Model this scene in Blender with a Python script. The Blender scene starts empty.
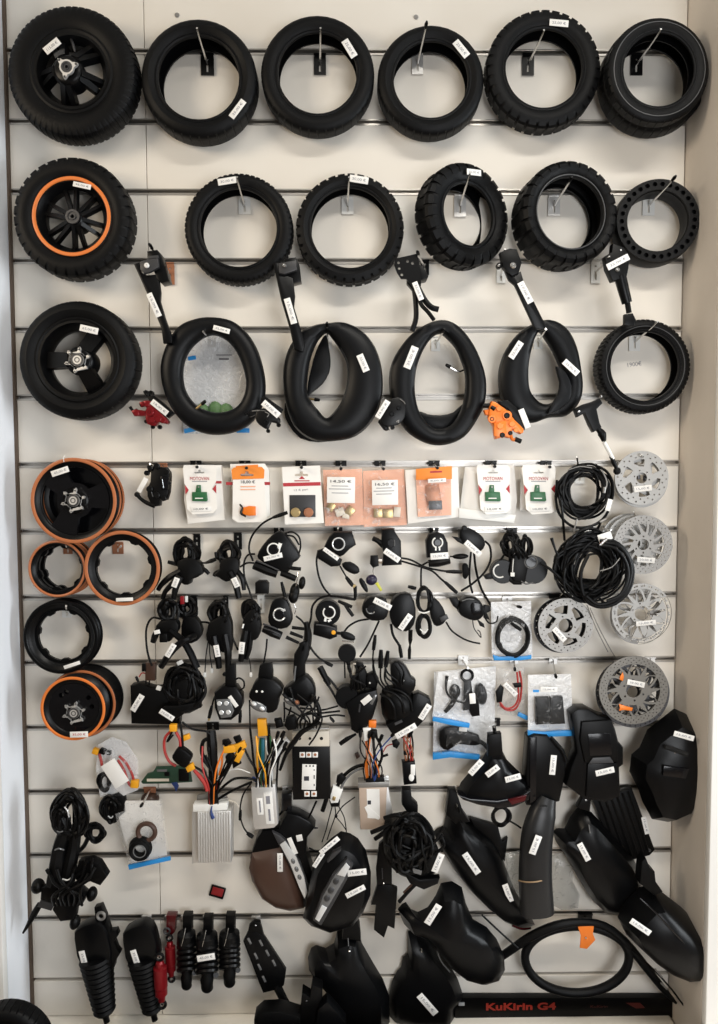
import bpy, bmesh, math, random
from math import sin, cos, pi, radians
from mathutils import Vector, Matrix
SC = bpy.context.scene
COL = SC.collection
V = Vector
# ------------------------------------------------------------------ camera model (fitted to the slat grooves)
F = 711.0
GZ = 2.35                      # height of the groove nearest the top edge but one; grooves every 0.15 m below it
CAM = V((0.0, -1.6088, GZ - 0.7759))
PITCH, YAW, ROLL = -0.0521, 0.0111, -0.0035
XL, XR, XS = -0.7455, 0.7435, -0.4474
def cam_axes():
    cp, sp, cy, sy = cos(PITCH), sin(PITCH), cos(YAW), sin(YAW)
    f = V((sy*cp, cy*cp, sp)); r = V((cy, -sy, 0)); u = r.cross(f)
    return r*cos(ROLL)+u*sin(ROLL), u*cos(ROLL)-r*sin(ROLL), f
CR, CU, CF = cam_axes()
def at(px, py, d=0.0):
    """the world point seen at pixel (px,py) that stands d metres in front of the slat wall"""
    ray = CF + CR*((px-359.0)/F) - CU*((py-512.0)/F)
    t = (-d - CAM.y)/ray.y
    return CAM + ray*t
def mpp(px, py, d=0.0):
    ray = CF + CR*((px-359.0)/F) - CU*((py-512.0)/F)
    return ((-d - CAM.y)/ray.y)/F
# ------------------------------------------------------------------ materials
MATS = {}
def mat(name, col, rough=0.5, metal=0.0, bump=0.0, bscale=200.0, vary=0.0, vscale=6.0, spec=0.5, coat=0.0, alpha=1.0, trans=0.0):
    m = bpy.data.materials.new(name); m.use_nodes = True
    nt = m.node_tree; b = nt.nodes['Principled BSDF']
    b.inputs['Base Color'].default_value = (*col, 1)
    b.inputs['Roughness'].default_value = rough
    b.inputs['Metallic'].default_value = metal
    b.inputs['Specular IOR Level'].default_value = spec
    b.inputs['Coat Weight'].default_value = coat
    b.inputs['Transmission Weight'].default_value = trans
    b.inputs['Alpha'].default_value = alpha
    tc = nt.nodes.new('ShaderNodeTexCoord')
    if vary:
        n = nt.nodes.new('ShaderNodeTexNoise'); n.inputs['Scale'].default_value = vscale; n.inputs['Detail'].default_value = 4
        nt.links.new(tc.outputs['Object'], n.inputs['Vector'])
        mx = nt.nodes.new('ShaderNodeMix'); mx.data_type = 'RGBA'
        mx.inputs['A'].default_value = (*[c*(1-vary) for c in col], 1)
        mx.inputs['B'].default_value = (*[min(1, c*(1+vary)) for c in col], 1)
        nt.links.new(n.outputs['Fac'], mx.inputs['Factor']); nt.links.new(mx.outputs['Result'], b.inputs['Base Color'])
    if bump:
        n2 = nt.nodes.new('ShaderNodeTexNoise'); n2.inputs['Scale'].default_value = bscale
        nt.links.new(tc.outputs['Object'], n2.inputs['Vector'])
        bp = nt.nodes.new('ShaderNodeBump'); bp.inputs['Strength'].default_value = bump; bp.inputs['Distance'].default_value = 0.002
        nt.links.new(n2.outputs['Fac'], bp.inputs['Height']); nt.links.new(bp.outputs['Normal'], b.inputs['Normal'])
    MATS[name] = m
    return m
def film(name, clear, col, rough=0.12, white=0.12):
    """thin clear plastic: part of the light goes straight through, the rest is a glossy film with creases"""
    m = bpy.data.materials.new(name); m.use_nodes = True
    nt = m.node_tree; b = nt.nodes['Principled BSDF']; out = nt.nodes['Material Output']
    b.inputs['Base Color'].default_value = (*[c*white for c in col], 1); b.inputs['Roughness'].default_value = rough; b.inputs['Specular IOR Level'].default_value = 1.0
    tr = nt.nodes.new('ShaderNodeBsdfTransparent'); mx = nt.nodes.new('ShaderNodeMixShader')
    mx.inputs['Fac'].default_value = 1-clear
    tc = nt.nodes.new('ShaderNodeTexCoord'); n = nt.nodes.new('ShaderNodeTexNoise'); n.inputs['Scale'].default_value = 55
    n.inputs['Distortion'].default_value = 1.5
    bp = nt.nodes.new('ShaderNodeBump'); bp.inputs['Strength'].default_value = 0.7; bp.inputs['Distance'].default_value = 0.004
    nt.links.new(tc.outputs['Object'], n.inputs['Vector']); nt.links.new(n.outputs['Fac'], bp.inputs['Height']); nt.links.new(bp.outputs['Normal'], b.inputs['Normal'])
    n3 = nt.nodes.new('ShaderNodeTexNoise'); n3.inputs['Scale'].default_value = 38; n3.inputs['Distortion'].default_value = 2.5; n3.inputs['Detail'].default_value = 5
    rp = nt.nodes.new('ShaderNodeMapRange'); rp.inputs['From Min'].default_value = 0.58; rp.inputs['From Max'].default_value = 0.70
    rp.inputs['To Min'].default_value = 1-clear; rp.inputs['To Max'].default_value = min(1.0, 1-clear+0.30)
    nt.links.new(tc.outputs['Object'], n3.inputs['Vector']); nt.links.new(n3.outputs['Fac'], rp.inputs['Value']); nt.links.new(rp.outputs[0], mx.inputs['Fac'])
    nt.links.new(tr.outputs[0], mx.inputs[1]); nt.links.new(b.outputs[0], mx.inputs[2]); nt.links.new(mx.outputs[0], out.inputs['Surface'])
    MATS[name] = m
    return m
mat('board', (0.80, 0.755, 0.68), 0.42, vary=0.025, vscale=3, bump=0.03, bscale=40)
mat('seam', (0.16, 0.13, 0.10), 0.8)
mat('rail', (0.50, 0.475, 0.44), 0.34, 0.85)
mat('plaster_white', (0.82, 0.81, 0.78), 0.75, bump=0.08, bscale=60, vary=0.02)
mat('plaster_cool', (0.84, 0.87, 0.92), 0.7, bump=0.08, bscale=60, vary=0.02)
mat('plaster_beige', (0.66, 0.60, 0.53), 0.75, bump=0.12, bscale=50, vary=0.08, vscale=9)
mat('brown_edge', (0.10, 0.07, 0.05), 0.7)
mat('floor_tile', (0.26, 0.20, 0.15), 0.5, vary=0.08)
mat('ceiling_white', (0.8, 0.8, 0.78), 0.8)
mat('rubber', (0.0016, 0.0017, 0.0021), 0.50, bump=0.15, bscale=400, vary=0.25, vscale=20, spec=0.17)
mat('tube_rubber', (0.0025, 0.0028, 0.0036), 0.42, bump=0.08, bscale=60, vary=0.25, vscale=12, spec=0.20)
mat('black_plastic', (0.0016, 0.0016, 0.0018), 0.42, bump=0.05, bscale=500, spec=0.18)
mat('satin_black', (0.0020, 0.0021, 0.0025), 0.34, bump=0.04, bscale=300, spec=0.20)
mat('gloss_black', (0.0035, 0.0035, 0.0045), 0.18, spec=0.4)
mat('cable_black', (0.0014, 0.0014, 0.0016), 0.42, spec=0.20)
mat('black_metal', (0.0027, 0.0027, 0.0030), 0.36, 0.0, vary=0.15, spec=0.26)
mat('chrome', (0.72, 0.71, 0.69), 0.22, 1.0)
mat('steel', (0.30, 0.29, 0.275), 0.42, 0.6, vary=0.08)
mat('rotor_dim', (0.20, 0.19, 0.172), 0.42, 0.5, vary=0.1)
mat('rotor_light', (0.40, 0.395, 0.38), 0.45, 0.45, vary=0.06)
mat('alu', (0.76, 0.75, 0.73), 0.48, 0.75, vary=0.03)
mat('dark_steel', (0.10, 0.10, 0.105), 0.4, 0.8)
mat('brass', (0.62, 0.46, 0.22), 0.35, 0.9)
mat('orange', (0.72, 0.19, 0.035), 0.42)
mat('copper_orange', (0.44, 0.145, 0.055), 0.38)
mat('caliper_orange', (0.82, 0.20, 0.02), 0.35, 0.1)
mat('red_anodised', (0.20, 0.006, 0.010), 0.30, 0.35)
mat('red_plastic', (0.26, 0.010, 0.014), 0.35)
mat('dark_red_lens', (0.06, 0.003, 0.005), 0.15)
mat('sticker', (0.80, 0.79, 0.76), 0.5)
mat('ink', (0.03, 0.03, 0.04), 0.7)
mat('ink_grey', (0.22, 0.22, 0.25), 0.7)
mat('red_ink', (0.42, 0.03, 0.04), 0.6)
mat('paper', (0.82, 0.80, 0.76), 0.55)
mat('orange_card', (0.82, 0.25, 0.03), 0.5)
mat('peach', (0.80, 0.42, 0.28), 0.5)
mat('green', (0.018, 0.115, 0.04), 0.42, vary=0.15, vscale=40)
mat('leaf_green', (0.10, 0.22, 0.07), 0.5, vary=0.2, vscale=30)
mat('blue', (0.02, 0.25, 0.62), 0.4)
mat('dark_blue', (0.015, 0.04, 0.16), 0.45)
mat('teal', (0.01, 0.14, 0.20), 0.45)
mat('yellow', (0.80, 0.36, 0.015), 0.42)
mat('lime', (0.50, 0.50, 0.05), 0.4)
mat('red_wire', (0.40, 0.03, 0.025), 0.45)
mat('white_plastic', (0.80, 0.80, 0.77), 0.4)
mat('brown_shell', (0.060, 0.030, 0.020), 0.38, vary=0.2, vscale=15)
mat('lens', (0.72, 0.73, 0.73), 0.10, 0.3)
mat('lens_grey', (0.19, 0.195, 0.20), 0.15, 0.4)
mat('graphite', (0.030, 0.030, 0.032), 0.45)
mat('elastic', (0.30, 0.20, 0.11), 0.6)
mat('pcb', (0.015, 0.05, 0.028), 0.45)
mat('copper_bronze', (0.40, 0.17, 0.09), 0.4, 0.4)
mat('kraft', (0.52, 0.41, 0.33), 0.4, 0.2)
mat('ivory', (0.66, 0.60, 0.50), 0.45)
mat('red_print', (0.33, 0.022, 0.010), 0.5)
mat('red_dim', (0.10, 0.012, 0.008), 0.5)
mat('ledge', (0.86, 0.82, 0.74), 0.25)
film('clear_bag', 0.965, (0.86, 0.87, 0.88), 0.15, 0.9)
film('bag_back', 0.30, (0.90, 0.905, 0.91), 0.3, 1.0)
film('milky_bag', 0.88, (0.90, 0.90, 0.90), 0.15, 0.9)
film('peach_bag', 0.7, (0.88, 0.50, 0.35))
film('smoky_bag', 0.74, (0.62, 0.63, 0.60), 0.12, 0.6)
# ------------------------------------------------------------------ mesh building
def frame_from(axis, up=V((0, 0, 1))):
    a = axis.normalized()
    if abs(a.dot(up)) > 0.98: up = V((1, 0, 0))
    u = up.cross(a).normalized(); v = a.cross(u).normalized()
    return u, v, a
def cr(pts, n=6, closed=False):
    """Catmull-Rom through the points"""
    P = [V(p) for p in pts]; out = []; m = len(P)
    if m < 3 and not closed: return P
    for i in range(m if closed else m-1):
        if closed: a, b, c, d = P[(i-1) % m], P[i], P[(i+1) % m], P[(i+2) % m]
        else:
            b, c = P[i], P[i+1]
            a = P[i-1] if i > 0 else b*2-c
            d = P[i+2] if i+2 < m else c*2-b
        for k in range(n):
            t = k/n
            out.append(0.5*((2*b)+(c-a)*t+(2*a-5*b+4*c-d)*t*t+(3*b-a-3*c+d)*t**3))
    if not closed: out.append(P[-1])
    return out
def cr1(vals, n):
    out = []
    for i in range(len(vals)-1):
        for k in range(n): out.append(vals[i]+(vals[i+1]-vals[i])*k/n)
    out.append(vals[-1]); return out
class MB:
    def __init__(s): s.v = []; s.f = []; s.m = []; s.cur = 0
    def mi(s, i): s.cur = i; return s
    def add(s, vs, fs):
        b = len(s.v); s.v += [V(x) for x in vs]
        for f in fs: s.f.append(tuple(b+i for i in f)); s.m.append(s.cur)
        return s
    def bm(s, bm):
        bm.verts.index_update()
        s.add([v.co.copy() for v in bm.verts], [[v.index for v in f.verts] for f in bm.faces]); bm.free(); return s
    def box(s, c, size, axes=None, bev=0.0, seg=2):
        """centre, full size along axes (x right, y to the viewer-normal, z up by default)"""
        ax = axes or (V((1, 0, 0)), V((0, 1, 0)), V((0, 0, 1)))
        M = Matrix.Identity(4)
        for j in range(3):
            for i in range(3): M[i][j] = ax[j][i]*size[j]
        M.translation = V(c)
        bm = bmesh.new(); bmesh.ops.create_cube(bm, size=1.0); bmesh.ops.transform(bm, matrix=M, verts=bm.verts)
        if bev: bmesh.ops.bevel(bm, geom=list(bm.edges), offset=bev, segments=seg, profile=0.5, affect='EDGES', clamp_overlap=True)
        bmesh.ops.recalc_face_normals(bm, faces=bm.faces)
        return s.bm(bm)
    def pbox(s, px, py, d, w, h, t, ang=0, bev=0.001, tilt=0, yaw=0):
        """box centred on pixel, w,h in pixels, t metres thick, rotated ang degrees clockwise in the picture"""
        k = mpp(px, py, d); R = Matrix.Rotation(radians(yaw), 3, 'Z') @ Matrix.Rotation(radians(tilt), 3, 'X') @ Matrix.Rotation(radians(ang), 3, 'Y')
        return s.box(at(px, py, d), (w*k, t, h*k), (R @ V((1, 0, 0)), R @ V((0, 1, 0)), R @ V((0, 0, 1))), bev)
    def revolve(s, prof, c, axis, n=32, closed=True, mod=None, th=None, up=V((0, 0, 1)), sx=1.0, sy=1.0):
        """prof: (radius, height along axis) pairs"""
        u, v, a = frame_from(axis, up); c = V(c); T = th or [2*pi*i/n for i in range(n)]; n = len(T); m = len(prof)
        vs = []
        for ti, t in enumerate(T):
            e = u*(cos(t)*sx)+v*(sin(t)*sy)
            for j, (r, h) in enumerate(prof):
                if mod: r, h = mod(ti, t, j, r, h)
                vs.append(c+e*r+a*h)
        fs = []
        for i in range(n):
            k = (i+1) % n
            for j in range(m if closed else m-1):
                l = (j+1) % m
                fs.append((i*m+j, k*m+j, k*m+l, i*m+l))
        if not closed:
            if prof[0][0] > 1e-6: fs.append([i*m for i in range(n)])
            if prof[-1][0] > 1e-6: fs.append([i*m+m-1 for i in reversed(range(n))])
        return s.add(vs, fs)
    def cyl(s, p0, p1, r, r1=None, n=14, bev=0.0):
        p0, p1 = V(p0), V(p1); L = (p1-p0).length; r1 = r if r1 is None else r1
        b = min(bev, L*0.4, r*0.6)
        pr = [(max(r-b, 0), 0), (r, b), (r1, L-b), (max(r1-b, 0), L)] if b else [(r, 0), (r1, L)]
        return s.revolve(pr, p0, p1-p0, n, closed=False)
    def disc(s, px, py, d, rpx, t, n=24, bev=0.001, axis=V((0, -1, 0)), up=V((0, 0, 1))):
        c = at(px, py, d); k = mpp(px, py, d); a = axis.normalized()
        return s.cyl(c-a*t/2, c+a*t/2, rpx*k, n=n, bev=bev)
    def ring(s, px, py, d, R, r, axis=V((0, -1, 0)), n=40, m=8, sq=1.0):
        """torus: R major, r minor, in pixels"""
        k = mpp(px, py, d)
        return s.revolve([(R*k+r*k*cos(2*pi*j/m), r*k*sq*sin(2*pi*j/m)) for j in range(m)], at(px, py, d), axis, n)
    def tube(s, pts, r, n=8, sm=5, closed=False, raw=False):
        """pts are (px,py,d) triples unless raw; r in metres (a number, or one per point)"""
        P = [V(p) for p in pts] if raw else [at(*p) for p in pts]
        Q = cr(P, sm, closed) if sm > 1 else P
        if isinstance(r, (int, float)): rr = [r]*len(Q)
        else: rr = cr1(list(r), sm) if sm > 1 and len(P) > 2 else list(r)
        N = len(Q); vs = []; nrm = None
        for i in range(N):
            a = Q[(i-1) % N] if (closed or i > 0) else Q[i]; b = Q[(i+1) % N] if (closed or i < N-1) else Q[i]
            t = (b-a).normalized() if (b-a).length > 1e-9 else V((0, 0, 1))
            if nrm is None:
                nrm = t.orthogonal().normalized()
            nrm = (nrm-t*nrm.dot(t))
            nrm = nrm.normalized() if nrm.length > 1e-6 else t.orthogonal().normalized()
            bi = t.cross(nrm)
            for j in range(n):
                q = 2*pi*j/n; vs.append(Q[i]+(nrm*cos(q)+bi*sin(q))*rr[i])
        fs = []
        for i in range(N if closed else N-1):
            k = (i+1) % N
            for j in range(n): fs.append((i*n+j, i*n+(j+1) % n, k*n+(j+1) % n, k*n+j))
        if not closed: fs += [list(reversed(range(n))), [(N-1)*n+j for j in range(n)]]
        return s.add(vs, fs)
    def coil(s, px, py, d, rx, ry, turns, r, jit=2.0, seed=1, spread=0.02, lead=None, tail=None, ang=0):
        """a cable wound round and round: one long tube"""
        R = random.Random(seed); pts = []; per = 10
        ph = R.random()*6
        ca, sa = cos(radians(ang)), sin(radians(ang))
        for i in range(turns*per+1):
            t = 2*pi*i/per+ph; q = i/per
            jx = rx+R.uniform(-jit, jit)*0.35+jit*sin(q*2.3+seed); jy = ry+R.uniform(-jit, jit)*0.35+jit*cos(q*1.7+seed*2)
            x, y = jx*cos(t), jy*sin(t)
            pts.append((px+x*ca-y*sa+jit*0.6*sin(q*3.1), py+x*sa+y*ca+jit*0.6*cos(q*2.7), d+spread*(((q*0.618*1.7) % 1)-0.5)))
        if lead: pts = lead+pts
        if tail: pts = pts+tail
        return s.tube(pts, r, 6, 3)
    def prism(s, poly, d0, d1, bev=0.0015, seg=2, smooth=0, taper=1.0):
        """outline in pixels (as seen at depth d1, its front), solid from d0 (back) to d1 (front)"""
        P = [at(x, y, d1) for x, y in poly]
        if smooth: P = cr(P, smooth, True)
        c = sum(P, V())/len(P)
        bm = bmesh.new()
        fr = [bm.verts.new(p) for p in P]; bk = [bm.verts.new(V((c.x+(p.x-c.x)*taper, p.y+(d1-d0), c.z+(p.z-c.z)*taper))) for p in P]
        bm.faces.new(fr); bm.faces.new(bk[::-1]); n = len(P)
        for i in range(n): bm.faces.new((fr[i], bk[i], bk[(i+1) % n], fr[(i+1) % n]))
        bmesh.ops.recalc_face_normals(bm, faces=bm.faces)
        if bev:
            fe = [e for e in bm.edges if (e.verts[0] in fr) == (e.verts[1] in fr)]
            bmesh.ops.bevel(bm, geom=fe, offset=bev, segments=seg, profile=0.5, affect='EDGES', clamp_overlap=True)
        return s.bm(bm)
    def pillow(s, poly, d0, d1, steps=5, power=0.5, smooth=3, centre=None, back=0.004):
        """domed solid: outline in pixels at depth d0 rising to d1 around its centre"""
        P = [at(x, y, d0) for x, y in poly]
        if smooth: P = cr(P, smooth, True)
        c = at(*centre, d0) if centre else sum(P, V())/len(P)
        n = len(P); vs = []; fs = []
        for k in range(steps):
            q = k/steps; sc = 1-q; h = (d1-d0)*(1-sc**2)**power
            for p in P: vs.append(V((c.x+(p.x-c.x)*sc, p.y-h, c.z+(p.z-c.z)*sc)))
        for k in range(steps-1):
            for i in range(n): fs.append((k*n+i, k*n+(i+1) % n, (k+1)*n+(i+1) % n, (k+1)*n+i))
        vs.append(V((c.x, c.y-(d1-d0), c.z))); t = len(vs)-1
        for i in range(n): fs.append(((steps-1)*n+i, (steps-1)*n+(i+1) % n, t))
        b = len(vs)
        for p in P: vs.append(V((p.x, p.y+back, p.z)))
        for i in range(n): fs.append((b+i, b+(i+1) % n, (i+1) % n, i))
        fs.append([b+i for i in reversed(range(n))])
        return s.add(vs, fs)
    def shell(s, spine, hw, hh, n=10, sm=4, th=0.003, p=1.0, flat=0.0):
        """an arched channel (mudguard): spine (px,py,d) triples, half widths in pixels, bulge in metres"""
        P = [at(*q) for q in spine]; K = [mpp(*q) for q in spine]
        Q = cr(P, sm); W = cr1([w*k for w, k in zip(hw, K)], sm); H = cr1(list(hh), sm)
        N = len(Q); m = 2*(n+1); vs = []; fs = []
        for i in range(N):
            a, b = Q[max(0, i-1)], Q[min(N-1, i+1)]
            t = (b-a).normalized(); out = V((0, -1, 0)); out = (out-t*out.dot(t)).normalized(); sd = t.cross(out)
            for ring in (0, 1):
                for j in range(n+1):
                    q = -pi/2+pi*(j if ring == 0 else n-j)/n
                    w, h = (W[i], H[i]) if ring == 0 else (max(W[i]-th, 0.0005), max(H[i]-th, 0.0003))
                    sx = math.copysign(abs(sin(q))**p, sin(q)); cz = max(0, cos(q))**p
                    vs.append(Q[i]+sd*w*sx+out*(h*cz))
        for i in range(N-1):
            for j in range(m): fs.append((i*m+j, i*m+(j+1) % m, (i+1)*m+(j+1) % m, (i+1)*m+j))
        for e, rv in ((0, 1), (N-1, 0)):
            for j in range(n):
                f = (e*m+j, e*m+j+1, e*m+m-2-j, e*m+m-1-j); fs.append(f[::-1] if rv else f)
        return s.add(vs, fs)
    def bag(s, poly, d0, d1, seed=1, sm=0, amp=0.004):
        """a filled plastic bag: two crumpled skins joined round the outline"""
        P = [at(x, y, d0) for x, y in poly]
        Q = []
        for i in range(len(P)):
            a, b = P[i], P[(i+1) % len(P)]
            for k in range(6): Q.append(a+(b-a)*k/6)
        P = Q; c = sum(P, V())/len(P); n = len(P); R = random.Random(seed); vs = []; fs = []; st = 6
        for side in (1, 0):
            b = len(vs)
            for k in range(st):
                sc = 1-k/st
                for p in P:
                    h = ((d1-d0)*side+0.001)*(1-sc*sc)**0.6
                    j = R.uniform(-amp, amp)*(0 if k == 0 else 1)*(1 if side else 0.2)
                    vs.append(V((c.x+(p.x-c.x)*sc, p.y-h-j if side else p.y+max(0, j)*0.2, c.z+(p.z-c.z)*sc)))
            vs.append(V((c.x, c.y-((d1-d0) if side else 0), c.z)))
            for k in range(st-1):
                for i in range(n): fs.append((b+k*n+i, b+k*n+(i+1) % n, b+(k+1)*n+(i+1) % n, b+(k+1)*n+i))
            for i in range(n): fs.append((b+(st-1)*n+i, b+(st-1)*n+(i+1) % n, b+st*n))
        return s.add(vs, fs)
    def curve2d(s, outs, holes, th, M):
        """flat plate of thickness th: outlines and holes (2D metres), placed by matrix M (x,y in plane, z the normal)"""
        cu = bpy.data.curves.new('tmp', 'CURVE'); cu.dimensions = '2D'; cu.fill_mode = 'BOTH'; cu.extrude = th/2
        for poly in outs+holes:
            sp = cu.splines.new('POLY'); sp.points.add(len(poly)-1); sp.use_cyclic_u = True
            for p, q in zip(sp.points, poly): p.co = (q[0], q[1], 0, 1)
        ob = bpy.data.objects.new('tmp', cu); me = bpy.data.meshes.new_from_object(ob)
        s.add([M @ v.co for v in me.vertices], [list(p.vertices) for p in me.polygons])
        bpy.data.objects.remove(ob); bpy.data.curves.remove(cu); bpy.data.meshes.remove(me)
        return s
    def text(s, body, px, py, d, wpx, ang=0, hpx=None, tilt=0, bold=False, yaw=0):
        """lettering centred on the pixel, wpx wide, standing on a face turned to the viewer"""
        me = text_mesh(body, bold); xs = [v.co.x for v in me.vertices]; ys = [v.co.y for v in me.vertices]
        w, h = max(xs)-min(xs), max(ys)-min(ys); cx, cy = (max(xs)+min(xs))/2, (max(ys)+min(ys))/2
        k = mpp(px, py, d); sx = wpx*k/w; sy = hpx*k/h if hpx else sx
        R = Matrix.Rotation(radians(yaw), 3, 'Z') @ Matrix.Rotation(radians(tilt), 3, 'X') @ Matrix.Rotation(radians(ang), 3, 'Y'); o = at(px, py, d)
        X, Z = R @ V((1, 0, 0)), R @ V((0, 0, 1)); Y = R @ V((0, -1, 0))
        return s.add([o+X*((v.co.x-cx)*sx)+Z*((v.co.y-cy)*sy)+Y*(v.co.z*sx) for v in me.vertices], [list(p.vertices) for p in me.polygons])
    def build(s, name, mats, parent=None, origin=V((0, 0, 0)), angle=38, loc=None):
        me = bpy.data.meshes.new(name)
        me.from_pydata([v-origin for v in s.v], [], s.f)
        if isinstance(mats, str): mats = [mats]
        for q in mats: me.materials.append(MATS[q])
        if len(mats) > 1: me.polygons.foreach_set('material_index', s.m)
        bm = bmesh.new(); bm.from_mesh(me); bmesh.ops.remove_doubles(bm, verts=bm.verts, dist=2e-6)
        bmesh.ops.recalc_face_normals(bm, faces=bm.faces); bm.to_mesh(me); bm.free()
        me.polygons.foreach_set('use_smooth', [True]*len(me.polygons))
        me.set_sharp_from_angle(angle=radians(angle)); me.update()
        o = bpy.data.objects.new(name, me); COL.objects.link(o)
        if parent is not None: o.parent = parent
        if loc is not None: o.location = loc
        return o
_TXT = {}
def text_mesh(body, bold=False):
    if (body, bold) not in _TXT:
        cu = bpy.data.curves.new('tmp', 'FONT'); cu.body = body; cu.extrude = 0.012; cu.resolution_u = 3
        if bold: cu.offset = 0.03
        ob = bpy.data.objects.new('tmp', cu); me = bpy.data.meshes.new_from_object(ob)
        bpy.data.objects.remove(ob); bpy.data.curves.remove(cu); _TXT[(body, bold)] = me
    return _TXT[(body, bold)]
def struct(name, mb, m, angle=38):
    o = mb.build(name, m, angle=angle); o['kind'] = 'structure'; return o
class Thing:
    def __init__(s, name, label, cat, px, py, d, group=None):
        s.o = bpy.data.objects.new(name, None); COL.objects.link(s.o); s.loc = at(px, py, d); s.o.location = s.loc
        s.o.empty_display_size = 0.02
        s.o['label'] = label; s.o['category'] = cat
        if group: s.o['group'] = group
        s.k = mpp(px, py, d)
    def part(s, name, mb, m, parent=None, label=None, angle=38):
        o = mb.build(name, m, parent or s.o, s.loc, angle)
        if label: o['label'] = label
        return o
    def sticker(s, px, py, d, w, h, ang=0, text='25,00 €', parent=None, tilt=0, yaw=0, name='price_sticker', ink='ink_grey'):
        o = s.part(name, MB().pbox(px, py, d, w, h, 0.0008, ang, 0.0003, tilt, yaw), 'sticker', parent, 'white '+name.replace('_', ' '))
        if text:
            R = Matrix.Rotation(radians(yaw), 3, 'Z') @ Matrix.Rotation(radians(tilt), 3, 'X')
            off = d+0.0006
            s.part('writing', MB().text(text, px, py, off, w*0.72, ang, h*0.42, tilt, yaw=yaw), ink, o if parent is None else parent)
        return o
def single(name, label, cat, mb, m, group=None, angle=38):
    c = sum(mb.v, V())/len(mb.v)
    o = mb.build(name, m, None, c, angle, loc=c); o['label'] = label; o['category'] = cat
    if group: o['group'] = group
    return o
def circ(R, n=24, cx=0, cy=0, ph=0): return [(cx+R*cos(2*pi*i/n+ph), cy+R*sin(2*pi*i/n+ph)) for i in range(n)]
def plane_matrix(c, axis=V((0, -1, 0)), roll=0):
    u, v, a = frame_from(axis); u = -u if u.x < 0 else u; v = a.cross(u)
    ru = u*cos(roll)+v*sin(roll); rv = v*cos(roll)-u*sin(roll)
    M = Matrix.Identity(4)
    for i in range(3): M[i][0], M[i][1], M[i][2], M[i][3] = ru[i], rv[i], a[i], c[i]
    return M
def axis_of(yaw=0, pitch=0):
    """axis that faces the viewer side, turned yaw degrees to the picture's right and pitch degrees up"""
    return (Matrix.Rotation(radians(yaw), 3, 'Z') @ (Matrix.Rotation(radians(pitch), 3, 'X') @ V((0, -1, 0)))).normalized()
# ------------------------------------------------------------------ camera, light, setting
cam = bpy.data.cameras.new('camera'); camo = bpy.data.objects.new('camera', cam); COL.objects.link(camo)
cam.sensor_fit = 'VERTICAL'; cam.sensor_height = 24.0; cam.lens = 24.0*F/1024.0; cam.clip_start = 0.02
Mc = Matrix.Identity(4)
for i in range(3): Mc[i][0], Mc[i][1], Mc[i][2], Mc[i][3] = CR[i], CU[i], -CF[i], CAM[i]
camo.matrix_world = Mc
SC.camera = camo
vs_ = SC.view_settings; vs_.view_transform = 'Standard'; vs_.look = 'None'; vs_.gamma = 1.0; vs_.exposure = 0.07; vs_.use_curve_mapping = False
w = bpy.data.worlds.new('room_air'); SC.world = w; w.use_nodes = True
w.node_tree.nodes['Background'].inputs[0].default_value = (1.0, 0.92, 0.82, 1); w.node_tree.nodes['Background'].inputs[1].default_value = 0.14
def area(name, loc, target, sx, sy, power, col, spread=180):
    l = bpy.data.lights.new(name, 'AREA'); l.shape = 'RECTANGLE'; l.size = sx; l.size_y = sy; l.energy = power; l.color = col; l.spread = radians(spread)
    o = bpy.data.objects.new(name, l); COL.objects.link(o); o.location = loc
    o.rotation_euler = (V(target)-V(loc)).to_track_quat('-Z', 'Y').to_euler()
    return o
area('ceiling_tube_light', (0.65, -1.45, 3.02), (0.65, -1.40, 0), 1.3, 0.20, 27, (1.0, 0.95, 0.87), 158)
area('lamp_light', (-1.9, -1.5, 2.45), (0.85, 0, 1.75), 0.7, 0.7, 8.5, (1.0, 0.85, 0.66), 110)
area('shop_window_light', (0.80, -2.2, 1.30), (0.65, 0, 1.15), 0.9, 1.0, 23, (0.95, 0.97, 1.0))
area('doorway_light', (2.7, -1.05, 1.45), (-0.75, -0.1, 1.35), 0.7, 1.8, 50, (0.90, 0.96, 1.0))
# slat wall: boards with aluminium-lined grooves every 15 cm
GR = 0.0042                                        # half the groove's opening
ZB = at(300, 1013, 0).z                            # bottom edge of the slat wall
mb = MB()
tops = [GZ+0.15*i for i in range(3, -14, -1)]
for i, zt in enumerate(tops):
    zb = tops[i+1] if i+1 < len(tops) else ZB
    a, b = zt-GR, (zb+GR if i+1 < len(tops) else ZB)
    if b >= a: continue
    for x0, x1 in ((XL, XS-0.0007), (XS+0.0007, XR)):
        mb.box(((x0+x1)/2, 0.009, (a+b)/2), (x1-x0, 0.018, a-b), bev=0.0008, seg=1)
struct('wall_back', mb, 'board')
for i, zt in enumerate(tops[:-1]):
    m = MB()
    m.box(((XL+XR)/2, 0.0165, zt), (XR-XL, 0.003, 2*GR+0.008))                        # bottom of the groove
    m.box(((XL+XR)/2, 0.0065, zt+GR-0.0006), (XR-XL, 0.0150, 0.0012))                # lips
    m.box(((XL+XR)/2, 0.0065, zt-GR+0.0006), (XR-XL, 0.0150, 0.0012))
    m.box(((XL+XR)/2, -0.0014, zt-GR-0.0016), (XR-XL, 0.0010, 0.0034))
    m.box(((XL+XR)/2, -0.0014, zt+GR+0.0008), (XR-XL, 0.0010, 0.0018))
    struct('trim_%d' % (i+1), m, 'rail')
struct('trim_20', MB().box((XS, 0.014, 1.6), (0.004, 0.006, 2.5)), 'seam')
D = 0.152
struct('wall_behind', MB().box((0, 0.045, 1.4), (1.7, 0.05, 2.9)), 'seam')
struct('wall_right', MB().box((XR+0.002+0.02, -D/2+0.01, 1.5), (0.04, D+0.02, 3.0)), 'plaster_beige')
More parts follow.
